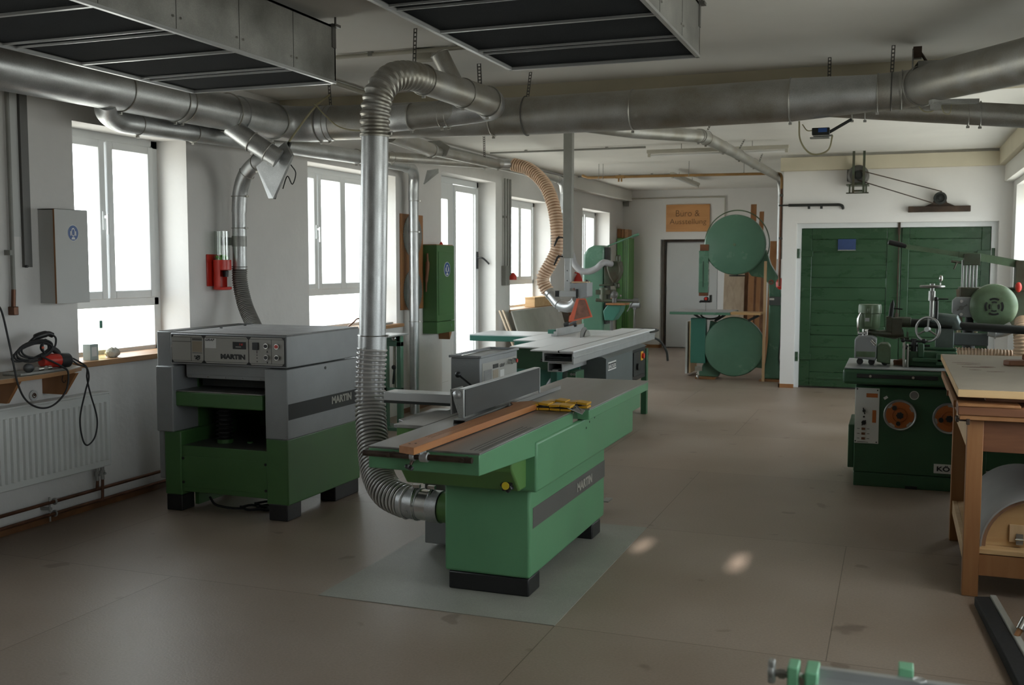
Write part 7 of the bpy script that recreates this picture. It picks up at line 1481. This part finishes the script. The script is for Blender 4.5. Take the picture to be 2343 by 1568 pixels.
build(mb, 'glue_smears', M_GLUE, BD)
mb = MB(); mb.prism([(0.60, 6.62), (0.63, 6.58), (0.80, 6.60), (0.80, 6.70), (0.62, 6.68)], 'z', 1.005, 1.035); mb.prism([(0.70, 6.66), (0.80, 6.64), (0.80, 6.72)], 'z', 1.035, 1.07); tag(build(mb, 'hand_plane', M_BEECHD, bevel=0.006), 'dark brown wooden tool lying on the loose board at the right edge', 'wooden tool')
# half-round former under the bench
HF = T('half_round_former', 'half-round wooden former with a grey curved shell standing on the workbench shelf', 'former', (0.665, 5.8, 0.236))
mb = MB(); n = 28; c0, R0 = (0.672, 0.236), 0.258
pts = [(c0[0] + R0 * math.cos(PI * i / n), c0[1] + R0 * math.sin(PI * i / n)) for i in range(n + 1)] + [(c0[0] + (R0 - 0.008) * math.cos(PI * i / n), c0[1] + (R0 - 0.008) * math.sin(PI * i / n)) for i in range(n, -1, -1)]
mb.prism(pts, 'y', 5.36, 6.25); build(mb, 'curved_shell', M_FELT, HF, smooth=50)
mb = MB()
pts = [(c0[0] + (R0 - 0.008) * math.cos(PI * i / n), c0[1] + (R0 - 0.008) * math.sin(PI * i / n)) for i in range(n + 1)] + [(c0[0] + (R0 - 0.026) * math.cos(PI * i / n), c0[1] + (R0 - 0.026) * math.sin(PI * i / n)) for i in range(n, -1, -1)]
mb.prism(pts, 'y', 5.375, 6.24); build(mb, 'dark_lining', M_WALNUT, HF, smooth=50)
mb = MB(); mb.prism([(c0[0] + (R0 - 0.030) * math.cos(PI * i / n), c0[1] + (R0 - 0.030) * math.sin(PI * i / n)) for i in range(n + 1)], 'y', 5.41, 5.44); build(mb, 'end_board', M_PINEX, HF)
mb = MB(); mb.box(0.545, 0.80, 5.395, 5.41, 0.262, 0.345); pl = build(mb, 'pale_plate', M_PINE, HF, bevel=0.001)
mb = MB(); mb.box(0.574, 0.605, 5.386, 5.395, 0.252, 0.305); mb.cyl((0.570, 5.385, 0.278), (0.609, 5.385, 0.278), 0.005, n=8); build(mb, 'hinge', M_STEEL, pl)
# brooms at the bottom right
BR = T('broom', 'broom with a long row of black bristles resting on the floor at the right edge', 'broom', (0.46, 4.65, 0.0))
mb = MB(); mb.slab([(0.385, 5.17, 0.001), (0.452, 5.19, 0.001), (0.545, 4.10, 0.001), (0.470, 4.08, 0.001)], (0.0, 0, 0.045)); o = build(mb, 'bristles', M_BROWNB, BR, bevel=0.006); o['kind'] = 'stuff'
mb = MB(); mb.slab([(0.452, 5.19, 0.010), (0.480, 5.19, 0.010), (0.575, 4.10, 0.010), (0.545, 4.10, 0.010)], (0.0, 0, 0.045)); build(mb, 'wooden_back', M_CHIP, BR, bevel=0.004)
mb = MB(); mb.cyl((0.525, 4.66, 0.075), (0.548, 4.69, 0.115), 0.017, n=18); build(mb, 'ferrule', M_STEEL, BR)
mb = MB(); mb.cyl((0.545, 4.685, 0.11), (0.95, 5.10, 0.80), 0.014, n=14); mb.cyl((0.51, 4.645, 0.05), (0.53, 4.665, 0.085), 0.012, n=10); build(mb, 'handle', M_BEECH, BR)
mb = MB(); mb.slab([(0.60, 4.90, 0.001), (0.67, 4.90, 0.001), (0.72, 4.0, 0.001), (0.60, 4.0, 0.001)], (0, 0, 0.06)); o = tag(build(mb, 'second_broom', M_BROWNB, bevel=0.008), 'second black-bristled broom head behind the first at the right edge', 'broom')

# mint green clamp stand in the foreground
CL = T('clamp_stand', 'mint green bar clamp with a steel rail on a stand at the bottom edge', 'clamp', (0.1, 1.8, 0.0))
mb = MB(); mb.box(-0.112, 0.40, 1.785, 1.80, 0.893, 0.909); mb.box(-0.112, 0.40, 1.745, 1.80, 0.888, 0.894); build(mb, 'steel_rail', M_ALU, CL, bevel=0.001)
mb = MB(); mb.box(-0.155, -0.136, 1.755, 1.80, 0.80, 0.916); build(mb, 'end_jaw', M_MINT, CL, bevel=0.003)
mb = MB(); mb.box(-0.126, -0.104, 1.75, 1.81, 0.80, 0.913); build(mb, 'sliding_jaw', M_MINT, CL, bevel=0.003)
mb = MB(); mb.box(0.022, 0.046, 1.80, 1.835, 0.86, 0.922); build(mb, 'rear_stop', M_MINT, CL, bevel=0.002)
mb = MB(); mb.box(-0.10, 0.40, 1.71, 1.745, 0.86, 0.885); build(mb, 'lower_beam', M_MINT, CL, bevel=0.003)
mb = MB(); mb.cyl((-0.186, 1.775, 0.895), (-0.150, 1.775, 0.895), 0.006, n=12); mb.cyl((-0.170, 1.775, 0.895), (-0.160, 1.775, 0.895), 0.0085, n=12); sc_ = build(mb, 'clamp_screw', M_ZINC, CL)
mb = MB(); mb.obox((-0.182, 1.775, 0.898), (0.012, 0.018, 0.040)); mb.cyl((-0.188, 1.775, 0.898), (-0.177, 1.775, 0.898), 0.013, n=20); build(mb, 'screw_grip', M_ZINC, sc_, bevel=0.003)
mb = MB(); mb.slab([(-0.138, 1.765, 0.900), (-0.128, 1.765, 0.895), (-0.118, 1.765, 0.872), (-0.130, 1.765, 0.868)], (0, 0.02, 0)); build(mb, 'pressure_pad', M_STEEL, CL)
mb = MB(); mb.torus((0.055, 1.792, 0.9095), (0, 0, 1), 0.010, 0.0008, 24, 5); build(mb, 'rail_stamp', M_WHITE, CL)
for x in (-0.14, 0.34):
    mb = MB(); mb.box(x - 0.02, x + 0.02, 1.72, 1.76, 0.0, 0.86); mb.box(x - 0.02, x + 0.02, 1.55, 1.95, 0.0, 0.03); build(mb, 'leg', M_MINT, CL, bevel=0.004)
